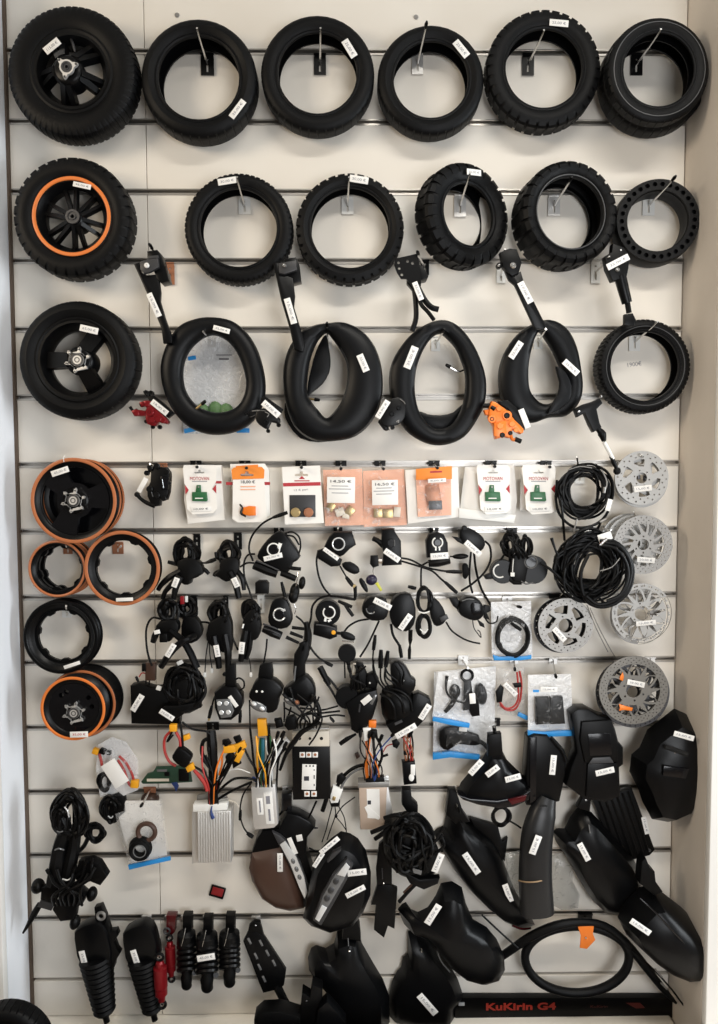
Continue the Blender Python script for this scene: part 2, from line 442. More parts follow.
struct('wall_right_pillar', MB().box((XR+0.002+0.55, -D-0.01, 1.5), (1.1, 0.02, 3.0), bev=0.003), 'plaster_white')
struct('trim_21', MB().box((XL-0.0020, -0.001, 1.6), (0.004, 0.020, 2.8)), 'brown_edge')
DL = 0.11
struct('wall_left', MB().box((XL-0.004-0.02, -DL/2+0.01, 1.5), (0.04, DL+0.02, 3.0)), 'plaster_cool')
struct('wall_left_pillar', MB().box((XL-0.004-0.55, -DL-0.01, 1.5), (1.1, 0.02, 3.0), bev=0.003), 'plaster_white')
struct('floor', MB().box((0, -1.6, -0.02), (5.2, 3.6, 0.04)), 'floor_tile')
struct('ceiling', MB().box((0, -1.6, 3.07), (5.2, 3.6, 0.04)), 'ceiling_white')
# two screw heads in the top board
for px, py in ((177, 15), (416, 17)):
    single('screw', 'small steel screw head in the top board %s' % ('above the gap between wheel and second tyre' if px < 200 else 'above the fourth tyre of the top row'), 'screw',
           MB().disc(px, py, 0.001, 2.4, 0.002, 16).disc(px, py, 0.0022, 0.9, 0.001, 6), 'steel', 'screws in the top board')
# white ledge below the boards, and a low plinth under it (its top is below the picture)
zl = ZB
mb = MB().box(((XL+XR)/2, -0.016, zl-0.014), (XR-XL-0.004, 0.060, 0.026), bev=0.007, seg=3)
struct('trim_40', mb, 'ledge')
PLZ = at(8, 1003, .30).z-2*0.085
mb = MB().box((0, -0.26, PLZ-0.01), (1.9, 0.20, 0.02), bev=0.003).box((0, -0.26, (PLZ-0.02)/2), (1.84, 0.16, PLZ-0.02))
struct('trim_41', mb, 'plaster_beige')
# ------------------------------------------------------------------ hooks, tyres, wheels, rims, inner tubes
def hook(px, py, tip, dt, nick, style='metal', pw=11, ph=19, cap=False, r=0.0021, groove_off=7, prong=True):
    """slat-wall hook: plate seated in a groove, prong up to the pixel tip at depth dt"""
    T = Thing('slatwall_hook', 'slat wall hook holding ' + nick, 'hook', px, py, 0.003, 'slat wall hooks')
    k = T.k; pm = {'black': 'black_metal', 'metal': 'alu', 'copper': 'copper_bronze', 'white': 'white_plastic'}[style]
    M = plane_matrix(at(px, py, 0.0040))
    w2, h2 = pw*k/2, ph*k/2
    slot = [(x, y-h2*0.25) for x, y in [(-0.0022, -h2*0.45), (0.0022, -h2*0.45), (0.0022, h2*0.35), (-0.0022, h2*0.35)]]
    mb = MB().curve2d([[(-w2, -h2), (w2, -h2), (w2, h2*0.8), (w2*0.8, h2), (-w2*0.8, h2), (-w2, h2*0.8)]], [slot, circ(0.0022, 10, 0, h2*0.5)], 0.0022, M)
    mb.box(at(px, py-ph/2+1, 0.0)+V((0, -0.0015, 0.002)), (pw*k, 0.012, 0.0022))
    T.part('backplate', mb, pm)
    if prong:
        b = V(at(px, py, 0.004)); e = at(*tip, dt)
        m = b+(e-b)*0.75+V((0, 0, -0.0015))
        T.part('prong', MB().tube([b, m, e], r, 8, 4, raw=True), 'chrome', label='chrome prong')
        if cap:
            dr = (e-m).normalized()
            T.part('end_cap', MB().tube([e-dr*0.012, e-dr*0.002, e+dr*0.004], [r*1.5, r*1.8, r*1.1], 8, 1, raw=True), 'black_plastic', label='black end cap')
    return T
def tyre_mesh(R, r, W, c, a, style='street', crown=0.006, n=64):
    H = R-r
    pr = [(r, .30*W), (r+.02*H, .40*W), (r+.10*H, .43*W), (r+.17*H, .405*W), (r+.24*H, .445*W), (r+.50*H, .50*W), (r+.74*H, .46*W), (r+.88*H, .38*W), (r+.95*H, .27*W), (R-.002, .10*W),
          (R-.002, -.10*W), (r+.95*H, -.27*W), (r+.88*H, -.38*W), (r+.74*H, -.46*W), (r+.5*H, -.5*W), (r+.17*H, -.43*W), (r+.02*H, -.40*W), (r, -.30*W),
          (r+.30*H, -.36*W), (r+.62*H, -.34*W), (r+.78*H, -.14*W), (r+.78*H, .14*W), (r+.62*H, .34*W), (r+.30*H, .36*W)]
    th = mod = None
    if style == 'knobby':
        kn = 34; th = []
        for i in range(kn):
            t = 2*pi*i/kn; s = 2*pi/kn
            th += [t, t+s*.02, t+s*.36, t+s*.72, t+s*.74, t+s*.87]
        def mod(ti, t, j, rr, h):
            on = (ti % 6) in (1, 2, 3)
            if j in (7, 8, 11, 12): return (rr+(0.0026 if on else -0.0006), h*(1.06 if on else 1.0))
            if j in (9, 10): return (rr+(0.001 if on else 0.0022), h)
            return rr, h
    elif style == 'chunky':
        kn = 26; th = []
        for i in range(kn):
            t = 2*pi*i/kn; s = 2*pi/kn
            th += [t, t+s*.02, t+s*.38, t+s*.76, t+s*.78, t+s*.89]
        def mod(ti, t, j, rr, h):
            on = (ti % 6) in (1, 2, 3)
            if j in (6, 13): return (rr, h*(1.08 if on else 1.0))
            if j in (7, 8, 11, 12): return (rr+(0.0028 if on else -0.0012), h*(1.08 if on else 1.0))
            if j in (9, 10): return (rr+(0.0 if on else 0.0025), h)
            return rr, h
    elif style == 'fine':
        kn = 60; th = []
        for i in range(kn):
            t = 2*pi*i/kn; s = 2*pi/kn
            th += [t, t+s*.05, t+s*.6, t+s*.65]
        def mod(ti, t, j, rr, h):
            on = (ti % 4) in (1, 2)
            if j in (8, 9, 10, 11): return (rr+(0.001 if on else -0.001), h)
            if j in (7, 12): return (rr+(0.001 if on else -0.0005), h)
            return rr, h
    else:
        kn = 40; th = []
        for i in range(kn):
            t = 2*pi*i/kn; s = 2*pi/kn
            th += [t, t+s*.04, t+s*.82, t+s*.86]
        def mod(ti, t, j, rr, h):
            on = (ti % 4) in (1, 2)
            if j in (8, 11): return (rr+(0.0 if on else -0.0022), h)
            if j in (9, 10): return (rr+(0.0 if on or (ti//4) % 2 else -0.001), h)
            return rr, h
    return MB().revolve(pr, c, a, mod=mod, th=th)
def bead_line(R, r, W, c, a, q=0.165, h=0.415, t=0.0011):
    rr = r+(R-r)*q
    return MB().revolve([(rr+t*cos(2*pi*j/6), h*W+t*sin(2*pi*j/6)) for j in range(6)], c, a, 72)
def tyre(label, px, py, d, Rpx, rpx, W, style='street', yaw=0, pitch=0, stk=None, group='tyres hanging on the slat wall', line=None, solid=False):
    T = Thing('tyre', label, 'tyre', px, py, d, group)
    k = T.k; a = axis_of(yaw, pitch); c = at(px, py, d)
    if solid:
        R, r = Rpx*k, rpx*k; H = R-r
        pr = [(r, -.4*W), (r+.05*H, -.45*W), (r+.75*H, -.48*W), (r+.93*H, -.36*W), (R, -.12*W), (R, .20*W), (r+.97*H, .40*W), (r+.92*H, .48*W), (r+.90*H, .36*W), (r+.06*H, .36*W), (r+.05*H, .47*W), (r, .44*W), (r+.04*H, 0)]
        T.part('tread', MB().revolve(pr, c, a, 56), 'rubber')
        u, v, n = frame_from(a); M = plane_matrix(c+n*(.488*W), a)
        T.part('drilled_face', MB().curve2d([circ(r+.90*H, 64)], [circ(r+.06*H, 48)]+[circ(.0050, 10, (r+.50*H)*cos(2*pi*i/30), (r+.50*H)*sin(2*pi*i/30)) for i in range(30)], .008, M), 'tyre_face', label='drilled side face')
    else:
        m = tyre_mesh(Rpx*k, rpx*k, W, c, a, style)
        o = T.part('casing', m, 'rubber', angle=30)
        T.part('bead_ring', bead_line(Rpx*k, rpx*k, W, c, a), 'tube_rubber')
        if line: T.part('sidewall_line', bead_line(Rpx*k, rpx*k, W, c, a, line[0], line[1], line[2]), 'line_grey', label='thin grey mould line')
    if stk:
        for s in (stk if isinstance(stk, list) else [stk]): T.sticker(s[0], s[1], s[2], s[3], s[4], s[5], s[6] if len(s) > 6 else '25,00 €', yaw=yaw*0.7)
    return T
mat('seam_black', (0.002, 0.002, 0.002), 0.9)
mat('line_grey', (0.075, 0.077, 0.080), 0.4)
mat('tyre_face', (0.0030, 0.0031, 0.0036), 0.5, spec=0.2)
# --- top row
TY = tyre('black road tyre with price sticker low on its side, second in the top row', 201, 84.5, 0.040, 58, 39.5, 0.064, 'street', stk=(237.5, 109, 0.076, 21, 6.5, -52, '25,00 €'))
tyre('black road tyre with upright price sticker at its upper right, third in the top row', 318, 78.5, 0.040, 57, 38.5, 0.052, 'street', stk=(349.5, 48.5, 0.068, 19, 7.5, 58))
tyre('narrow black road tyre on the fourth hook of the top row, below a screw', 429.8, 85, 0.040, 53.5, 36.5, 0.055, 'street', stk=(461.3, 48.8, 0.068, 19, 7.5, 50))
tyre('black block-tread tyre with flat price sticker at its top, fifth in the top row', 541.3, 74, 0.045, 56.5, 37.5, 0.055, 'knobby', stk=(559, 23, 0.075, 19, 6.5, 5))
tyre('smooth black tyre with pale sidewall line, front of the pair at the top row end', 656.0, 73.5, 0.0985, 51.5, 35, 0.036, 'street', line=(0.62, 0.475, 0.0010), group='pair of smooth tyres on one hook')
tyre('smooth black tyre half hidden behind the pale-lined tyre at the top row end', 651.5, 81.5, 0.045, 53.5, 36, 0.055, 'street', group='pair of smooth tyres on one hook')
# --- second row
tyre('black fine-tread tyre with price sticker on top, beside the orange-rimmed wheel', 239.8, 231, 0.040, 54, 37.5, 0.05, 'fine', stk=(227, 181, 0.067, 18.5, 6.5, -9, '30,00 €'))
tyre('black block-tread tyre with large opening, price sticker at top, middle of second row', 350, 231, 0.036, 53, 38.5, 0.05, 'knobby', stk=(359, 179.5, 0.063, 19, 7, 9, '30,00 €'))
tyre('chunky black tyre turned sideways so its tread shows, narrow oval opening', 462, 218, 0.048, 49.5, 29.5, 0.062, 'chunky', yaw=27, stk=(474, 172.3, 0.082, 16, 6, -2, '35,00 €'))
tyre('wide chunky black tyre with shiny bead, beside the sideways tyre', 563.5, 218, 0.054, 49.5, 34, 0.082, 'chunky', yaw=9, line=(0.10, 0.44, 0.0012))
tyre('airless black tyre with a ring of small holes at the second row end', 653.5, 225, 0.036, 41, 29, 0.050, solid=True, yaw=-4)
# --- third row
tyre('slim black tyre around a handwritten mark on the board, third row end', 641, 367.5, 0.045, 46.5, 33.5, 0.050, 'fine', line=(0.40, 0.49, 0.0008))
struct('trim_30', MB().text('1900€', 634.5, 364, 0.0006, 14, -7), 'ink_grey')
# --- hooks of the tyre rows
hook(207.5, 65, (197, 28), 0.112, 'the second road tyre of the top row', 'black', 13, 20)
hook(320, 65, (320.5, 28), 0.105, 'the third road tyre of the top row', 'black', 12, 19)
hook(417.5, 64, (426.5, 23), 0.125, 'the narrow road tyre under the screw', 'metal', 11, 20, True)
hook(528, 65, (544, 30), 0.105, 'the block-tread tyre of the top row', 'black', 12, 20)
hook(636.5, 65, (661, 29), 0.135, 'the pair of smooth tyres', 'black', 12, 20)
hook(244.5, 206, (237, 177), 0.090, 'the fine-tread tyre of the second row', 'white', 12, 16)
hook(347.5, 206, (349, 177), 0.088, 'the wide-opening block-tread tyre', 'white', 12, 16)
hook(460, 206, (470, 173), 0.115, 'the sideways chunky tyre', 'metal', 12, 21)
hook(554, 206, (571.5, 178), 0.125, 'the wide chunky tyre', 'metal', 12, 19, True)
hook(648.5, 206, (675, 177), 0.125, 'the airless tyre with holes', 'white', 12, 19, True)
hook(634.5, 342, (657.5, 321.5), 0.100, 'the slim tyre of the third row', 'white', 11, 18)
# ------------------------------------------------------------------ wheels
def hub_flange(T, px, py, d, rpx, lobes, m='steel', parent=None, a=V((0, -1, 0)), name='disc_flange'):
    """bolt flange with round ears, a bearing in the middle"""
    k = mpp(px, py, d); c = at(px, py, d); M = plane_matrix(c, a)
    out = []
    N = lobes*12
    for i in range(N):
        t = 2*pi*i/N; q = cos(t*lobes)
        r = rpx*k*(0.60+0.40*max(0, q)**4)
        out.append((r*cos(t+.3), r*sin(t+.3)))
    holes = [circ(rpx*k*0.115, 8, rpx*k*0.82*cos(2*pi*i/lobes+.3), rpx*k*0.82*sin(2*pi*i/lobes+.3)) for i in range(lobes)]
    holes.append(circ(rpx*k*0.47, 20))
    f = T.part(name, MB().curve2d([out], holes, 0.006, M), m, parent, 'silver bolt flange')
    mb = MB(); r0 = rpx*k*0.46
    mb.revolve([(r0, -.004), (r0, .0035), (r0*.72, .0035), (r0*.70, .002), (r0*.45, .002), (r0*.43, .0035), (r0*.30, .0035), (r0*.30, -.004)], c, a, 24)
    T.part('bearing', mb, 'dark_steel', f, 'dark bearing')
def wheel(label, px, py, d, Rpx, rpx, W, style, spokes, hub, lip=None, stk=None, name='wheel'):
    """tyre on a spoked rim; hub = (px,py,d,radius px)"""
    T = Thing(name, label, 'wheel', px, py, d, None); k = T.k; a = V((0, -1, 0)); c = at(px, py, d)
    R, r = Rpx*k, rpx*k
    T.part('tyre', tyre_mesh(R, r, W, c, a, style), 'rubber', angle=30)
    q = W*.40
    pr = [(r+.002, q), (r+.004, q-.006), (r-.002, q-.010), (r-.010, W*.12), (r-.012, -W*.12), (r-.002, -q+.01), (r+.004, -q+.006), (r+.002, -q), (r-.004, -q), (r-.015, -W*.15), (r-.016, W*.15), (r-.004, q)]
    rim = T.part('rim', MB().revolve(pr, c, a, 64), 'satin_black', label='satin black rim')
    if lip:
        g = lip[0]*k; T.part('rim_lip', MB().revolve([(g+lip[1]*k*cos(2*pi*j/8), q+.001+.0022*sin(2*pi*j/8)) for j in range(8)], c, a, 72), lip[2], rim, 'orange rim lip')
    hx, hy, hd, hr = hub; ch = at(hx, hy, hd); hk = mpp(hx, hy, hd)
    T.part('hub', MB().revolve([(hr*hk*.98, -W*.75), (hr*hk*1.05, -W*.2), (hr*hk*.92, -.006), (hr*hk*.75, -.003), (0.0005, -.003)], ch, a, 32, closed=False), 'satin_black', label='black hub')
    return T, rim, k, c, R, r, ch, hk
def spoke_mesh(ch, c, t, r_in, r_out, w0, w1, th, skew=0.0, bulge=0.0):
    """a flat tapered spoke from the hub towards the rim at angle t"""
    u = V((cos(t), 0, sin(t))); u2 = V((cos(t+skew), 0, sin(t+skew)))
    p0 = V((ch.x, ch.y+0.010, ch.z))+u*r_in; p1 = c+u2*r_out+V((0, -th*0.2, 0)); dr = (p1-p0).normalized(); sd = dr.cross(V((0, 1, 0))).normalized(); dp = sd.cross(dr)
    vs = []; N = 6
    for i in range(N+1):
        q = i/N; p = p0+(p1-p0)*q-V((0, bulge*sin(pi*q), 0)); ww = w0+(w1-w0)*q
        for sx, sy in ((-1, -1), (1, -1), (1.1, 1), (-1.1, 1)): vs.append(p+sd*ww*.5*sx+dp*th*.5*sy)
    fs = [(0, 1, 2, 3), (N*4+3, N*4+2, N*4+1, N*4)]
    for i in range(N):
        for j in range(4): fs.append((i*4+j, i*4+(j+1) % 4, (i+1)*4+(j+1) % 4, (i+1)*4+j))
    return MB().add(vs, fs)
# wheel one: five pairs of forked spokes
T, rim, k, c, R, r, ch, hk = wheel('big black scooter wheel with smooth tyre and silver three-eared hub, first in the top row', 76.0, 77.5, 0.052, 64.5, 36, 0.064, 'fine', 5, (66, 67.5, 0.118, 15))
for i in range(5):
    t = radians(262+72*i)
    for sgn in (-1, 1): T.part('spoke', spoke_mesh(ch, c, t+sgn*.12, .024, r-.008, .014, .010, .016, sgn*.05), 'satin_black')
hub_flange(T, 67, 67.5, 0.124, 12, 3, 'alu')
T.part('valve', MB().tube([(70, 37, .06), (73, 44, .085), (75, 52, .09)], [.002, .003, .0018], 8, 3), 'dark_steel')
T.sticker(52, 46, 0.090, 18, 8, -38, '115,00 €')
# wheel two: orange ring and six pairs of thin spokes
T, rim, k, c, R, r, ch, hk = wheel('knobbly black scooter wheel with thin spokes inside a bright orange rim ring', 76.5, 221, 0.050, 58, 36, 0.066, 'knobby', 6, (73.5, 217.5, 0.105, 9), lip=(36.8, 2.0, 'orange'))
for i in range(6):
    t = radians(30+60*i+8)
    for sgn in (-1, 1): T.part('spoke', spoke_mesh(ch, c, t+sgn*.28, .013, r-.008, .008, .007, .012, -sgn*.10), 'satin_black')
T.part('bearing', MB().revolve([(.0145, 0), (.0145, .004), (.010, .004), (.0095, .002), (.007, .002), (.0065, .004), (.004, .004), (.004, 0)], at(73, 217, 0.107), V((0, -1, 0)), 28), 'dark_steel', label='grey bearing')
T.sticker(82, 185.5, 0.083, 18, 5, 12, '95,00 €')
# wheel three: three broad spokes, six-bolt flange
T, rim, k, c, R, r, ch, hk = wheel('black scooter wheel with three broad spokes and silver six-bolt flange, third row', 82, 362, 0.050, 59, 38, 0.070, 'street', 3, (78, 360, 0.102, 14))
for i in range(3):
    t = radians(58+120*i); T.part('spoke', spoke_mesh(ch, c, t, .020, r-.008, .030, .036, .016), 'satin_black')
hub_flange(T, 77.5, 360, 0.108, 13.5, 6, 'alu')
T.sticker(89, 329.5, 0.089, 18.5, 6.5, 13, '65,00 €')
# --- bare rims with copper-orange lips
def rim_drum(label, px, py, d, Rpx, W, lipm, depth_face=None, group=None, front=True, lip_w=3.2, name='rim', back=True, inset=.014):
    T = Thing(name, label, 'rim', px, py, d, group); k = T.k; c = at(px, py, d); R = Rpx*k; a = V((0, -1, 0)); t = .004
    g = inset
    pr = [(R-.002, W/2), (R-g*.55, W/2-.008), (R-g, W*.15), (R-g, -W*.15), (R-g*.55, -W/2+.008), (R-.002, -W/2), (R-.002-t, -W/2), (R-g*.8-t, -W/2+.006), (R-g-.002-t, -W*.15), (R-g-.002-t, W*.15), (R-g*.8-t, W/2-.006), (R-.002-t, W/2)]
    T.part('drum', MB().revolve(pr, c, a, 72), 'satin_black', label='satin black drum')
    for s in (1, -1):
        lw = lip_w*k/2
        if s < 0 and not back: continue
        T.part('rim_lip', MB().revolve([(R-lw+lw*cos(2*pi*j/8), s*(W/2)+.0024*sin(2*pi*j/8)) for j in range(8)], c, a, 80), lipm, label='orange rim lip' if lipm != 'satin_black' else None)
    return T, k, c, R
def rim_face(T, c, R, W, spokes, rot, hubpx, depth):
    """dished plate with window openings"""
    M = plane_matrix(c+V((0, -depth, 0)))
    holes = []
    for i in range(spokes):
        t0 = rot+2*pi*i/spokes; s = 2*pi/spokes*0.62; a = [(.46, 0.1), (.50, .0), (.78, 0), (.82, .12), (.82, .88), (.78, 1), (.50, 1), (.46, .9)]
        P = []
        for q in range(9): P.append((R*.80*cos(t0+s*q/8), R*.80*sin(t0+s*q/8)))
        for q in range(8, -1, -1): P.append((R*.42*cos(t0+s*(.12+.76*q/8)), R*.42*sin(t0+s*(.12+.76*q/8))))
        holes.append(P)
    f = T.part('spoke_plate', MB().curve2d([circ(R-.018, 56)], holes, .010, M), 'gloss_black', label='glossy black spoke plate')
    T.part('hub', MB().revolve([(.030, -.03), (.030, .004), (.026, .008), (.001, .008)], c+V((0, -depth, 0)), V((0, -1, 0)), 32, closed=False), 'satin_black', f, 'black hub')
    return f
def notch_ring(T, c, R0, r0, W, n, m='satin_black'):
    """inner flange ring with little notched tabs along its opening"""
    M = plane_matrix(c); P = []
    for i in range(n):
        for q in range(10):
            t = 2*pi*(i+q/10)/n
            rr = r0-(.0045 if 2 <= q <= 4 else 0)
            P.append((rr*cos(t), rr*sin(t)))
    T.part('flange', MB().curve2d([circ(R0, 64)], [P], .008, M), m, label='black notched flange')
T, k, c, R = rim_drum('glossy black rim with copper-orange edge, behind the six-bolt rim', 83, 499, 0.030, 40, 0.022, 'copper_orange', group='stacked orange-edged rims')
rim_face(T, c, R, .024, 0, .9, 9, .004)
T, k, c, R = rim_drum('glossy black rim with copper-orange edge and silver six-bolt hub, front of its stack', 76, 500.5, 0.070, 42.5, 0.026, 'copper_orange', lip_w=3.6, back=False)
rim_face(T, c, R, .026, 3, .55, 9, .002)
hub_flange(T, 73.5, 500.5, 0.090, 13, 6, 'alu')
T.sticker(60, 471.5, 0.086, 18, 6, -18, '45,00 €')
T.part('tag_cord', MB().tube([(64, 462, .085), (63.5, 458, .086), (65, 455.5, .085)], .0007, 5, 3), 'white_plastic')
T, k, c, R = rim_drum('thin copper-edged ring rim lying behind the two front ring rims', 66, 566.5, 0.022, 28.5, 0.018, 'copper_orange', lip_w=2.4, inset=.007, group='split ring rims')
notch_ring(T, c, R-.006, R-.016, .02, 6)
T, k, c, R = rim_drum('open copper-edged ring rim beside the larger orange ring rim', 59.5, 568, 0.052, 28.5, 0.026, 'copper_orange', lip_w=2.6, inset=.007, group='split ring rims')
notch_ring(T, c+V((0, .010, 0)), R-.006, R-.0145, .02, 6)
T, k, c, R = rim_drum('large open black rim ring with orange edge and notched opening, below the copper-edged stack', 124, 567.5, 0.060, 37.5, 0.026, 'copper_orange', lip_w=3.6, back=False, group='split ring rims')
notch_ring(T, c+V((0, .002, 0)), R-.006, R-.0225, .02, 7)
T.sticker(124.5, 599.5, 0.080, 17, 3.5, -2, '')
T, k, c, R = rim_drum('plain black rim ring with a notched opening, hanging alone', 63.5, 635.5, 0.050, 37, 0.030, 'satin_black', lip_w=4.0)
notch_ring(T, c+V((0, .004, 0)), R-.006, R-.026, .02, 7)
T.sticker(72, 665, 0.075, 17, 3.5, -18, '')
T, k, c, R = rim_drum('deep black rim with orange inner edge, behind the lowest orange rim', 86, 700, 0.034, 34, 0.050, 'satin_black', lip_w=2.6, group='lowest pair of rims')
T.part('middle_lip', MB().revolve([(R-.004+.0035*cos(2*pi*j/8), .002*sin(2*pi*j/8)) for j in range(8)], c+V((0, -.0260, 0)), V((0, -1, 0)), 72), 'copper_orange', label='orange edge')
rim_face(T, c, R, .05, 3, .3, 9, .004)
T, k, c, R = rim_drum('lowest bare black rim with bright orange edge and star-shaped hub', 76, 706, 0.088, 32, 0.034, 'orange', lip_w=2.9, back=False, group='lowest pair of rims')
M = plane_matrix(c+V((0, -.006, 0)))
T.part('spoke_plate', MB().curve2d([circ(R-.016, 56)], [circ(.0055, 7, (R*.55)*cos(t), (R*.55)*sin(t)) for t in (.05, .6, 2.0, 2.35)], .010, M), 'gloss_black', label='glossy black spoke plate')
hub_flange(T, 74, 713, 0.104, 12, 6, 'alu')
T.sticker(79, 734.5, 0.114, 18, 6, -1, '35,00 €', ink='red_ink')
hook(118, 548, (121, 546), 0.085, 'the large orange ring rim', 'copper', 11, 12, prong=True)
hook(68, 549, (66, 545), 0.070, 'the thin copper-edged ring rims', 'copper', 9, 10)
hook(67, 612, (66, 606), 0.085, 'the plain black rim ring', 'white', 10, 11)
# ------------------------------------------------------------------ inner tubes
def ribbon_ring(outer, inner, d, hd, sm=4, m=12, sq=0.8):
    """closed hose between an outer and an inner contour (matched pixel points); d, hd numbers or lists (metres)"""
    n = len(outer); dd = d if isinstance(d, list) else [d]*n; hh = hd if isinstance(hd, list) else [hd]*n
    O = cr([at(x, y, q) for (x, y), q in zip(outer, dd)], sm, True); I = cr([at(x, y, q) for (x, y), q in zip(inner, dd)], sm, True)
    H = [h for i in range(n) for h in [hh[i]+(hh[(i+1) % n]-hh[i])*k/sm for k in range(sm)]]
    vs = []; N = len(O); out = V((0, -1, 0))
    for a, b, h in zip(O, I, H):
        mid = (a+b)/2; u = (a-b)/2
        for j in range(m):
            t = 2*pi*j/m; vs.append(mid+u*math.copysign(abs(cos(t))**sq, cos(t))+out*(h*math.copysign(abs(sin(t))**sq, sin(t))))
    fs = []
    for i in range(N):
        k = (i+1) % N
        for j in range(m): fs.append((i*m+j, i*m+(j+1) % m, k*m+(j+1) % m, k*m+j))
    return MB().add(vs, fs)
def pol(cx, cy, rs, start=-90):
    n = len(rs); return [(cx+r*cos(radians(start+360*i/n)), cy+r*sin(radians(start+360*i/n))) for i, r in enumerate(rs)]
def valve(T, pts, m='brass'):
    o = T.part('valve_stem', MB().tube(pts, [.0024, .0024, .0022][:len(pts)] if len(pts) == 3 else .0024, 8, 3), m, label='metal valve stem')
    a, b = at(*pts[-2]), at(*pts[-1]); dr = (b-a).normalized()
    T.part('valve_cap', MB().cyl(b-dr*.001, b+dr*.011, .0042, .0034, bev=.001), 'black_plastic', o, 'black valve cap')
# tube A with a clear bag seen through it
T = Thing('inner_tube', 'egg-shaped black inner tube hanging in front of a clear bag of green pieces', 'inner tube', 213, 375, 0.060)
oA = [(212, 317.5), (232, 321), (248, 334), (259, 353), (265.5, 380), (264, 402), (254, 421), (236, 432), (213, 435), (190, 428), (174, 412), (164, 391), (161, 367), (167, 345), (179, 327), (195, 319.5)]
iA = [(214, 335.5), (224, 339), (232, 346), (239, 357), (244, 371), (246, 386), (242, 400), (233, 409), (217, 412.5), (201, 408), (191, 399), (185, 387), (183.5, 371), (187, 356), (195, 345), (205, 337.5)]
T.part('hose', ribbon_ring(oA, iA, .060, .022), 'tube_rubber')
valve(T, [(191, 412, .070), (196, 409, .074), (202, 404, .078)])
T.sticker(221.5, 329.5, .0835, 17, 5, 15)
hook(212, 340, (203, 331.5), 0.094, 'the egg-shaped inner tube', 'metal', 8, 14)
# tube B, folded
T = Thing('inner_tube', 'large folded black inner tube with an inner flap and twisted opening', 'inner tube', 332, 382, 0.055)
oB = [(327, 324), (345, 323), (362, 331), (375, 347), (382, 370), (382, 397), (373, 420), (356, 436), (335, 441), (312, 440), (294, 426), (285, 400), (283, 372), (288, 350), (299, 334), (313, 326.5)]
iB = [(327, 333), (333, 340), (340, 350), (346, 362), (347.5, 374), (346, 388), (341, 402), (333, 413), (326, 418), (319, 411), (311, 401), (307, 391), (308, 374), (311, 358), (316, 345), (322, 336)]
T.part('hose', ribbon_ring(oB, iB, .058, .024), 'tube_rubber')
T.part('inner_flap', MB().prism([(326, 334), (329, 348), (330.5, 360), (329, 372), (322, 384), (312, 392), (307, 397), (308, 383), (313, 360), (319, 344)], .028, .044, .004, 2, 2), 'tube_rubber')
T.part('rear_fold', MB().prism([(287, 400), (296, 425), (312, 438), (330, 440), (318, 442), (300, 438), (288, 424), (284, 412)], .010, .030, .005, 2, 2), 'tube_rubber')
valve(T, [(306, 398, .040), (310, 399, .046), (315, 399.5, .050)])
T.sticker(363, 363, .084, 18, 7, 67)
hook(328, 341, (327, 323.5), 0.100, 'the folded inner tube', 'metal', 8, 16, True)
# tube C
T = Thing('inner_tube', 'black inner tube with a curved metal valve showing inside its tall opening', 'inner tube', 438, 382, 0.055)
oC = [(440, 320.5), (456, 325), (470, 340), (480, 359), (486, 380), (485, 402), (477, 420), (464, 437), (445, 445), (425, 443), (405, 430), (393, 408), (389, 383), (392, 362), (405, 341), (421, 327)]
iC = [(440, 334), (447, 339), (455, 348), (460, 359), (464.5, 374), (464.5, 392), (461, 409), (452, 424), (441, 428.5), (430, 426), (420, 413), (415.5, 397), (415, 381), (417.5, 365), (424, 349), (432, 338)]
T.part('hose', ribbon_ring(oC, iC, .058, [.022]*5+[.026]*3+[.022]*8), 'tube_rubber')
T.part('lower_fold', MB().prism([(418, 411), (428, 414), (441, 415), (454, 412), (463, 404), (462, 418), (452, 430), (436, 432), (424, 425)], .016, .034, .005, 2, 2), 'tube_rubber')
valve(T, [(464, 370, .040), (458, 371.5, .046), (450, 367, .050)], 'chrome')
T.sticker(411, 357.5, .0815, 23, 7.5, -68)
hook(435.5, 344, (444, 329.5), 0.094, 'the inner tube with a curved valve', 'white', 9, 14, True)
# tube D
T = Thing('inner_tube', 'twisted black inner tube with two price stickers, beside the slim tyre', 'inner tube', 540, 372, 0.055)
oD = [(541, 321), (556, 322), (568, 331), (576, 347), (580, 367), (582, 388), (578, 404), (566, 416), (548, 418), (533, 423), (519, 421), (507, 411), (499, 392), (498.5, 370), (506, 349), (521, 331)]
iD = [(540, 332), (546, 341), (552, 351), (557, 362), (562, 374), (564, 386), (561, 396), (554, 401), (548, 404), (541, 403), (535, 398), (530, 390), (528.5, 378), (529, 363), (532, 348), (536, 336)]
T.part('hose', ribbon_ring(oD, iD, .056, .022), 'tube_rubber')
T.part('cross_fold', MB().prism([(556, 366), (566, 372), (572, 386), (570, 400), (560, 410), (548, 414), (552, 404), (558, 394), (560, 382)], .082, .094, .004, 2, 2), 'tube_rubber')
T.sticker(516, 350, .081, 19, 6.5, -57)
T.sticker(571, 367.5, .096, 19, 6.5, 42)
hook(538, 342, (546, 329), 0.092, 'the twisted inner tube', 'white', 9, 14)
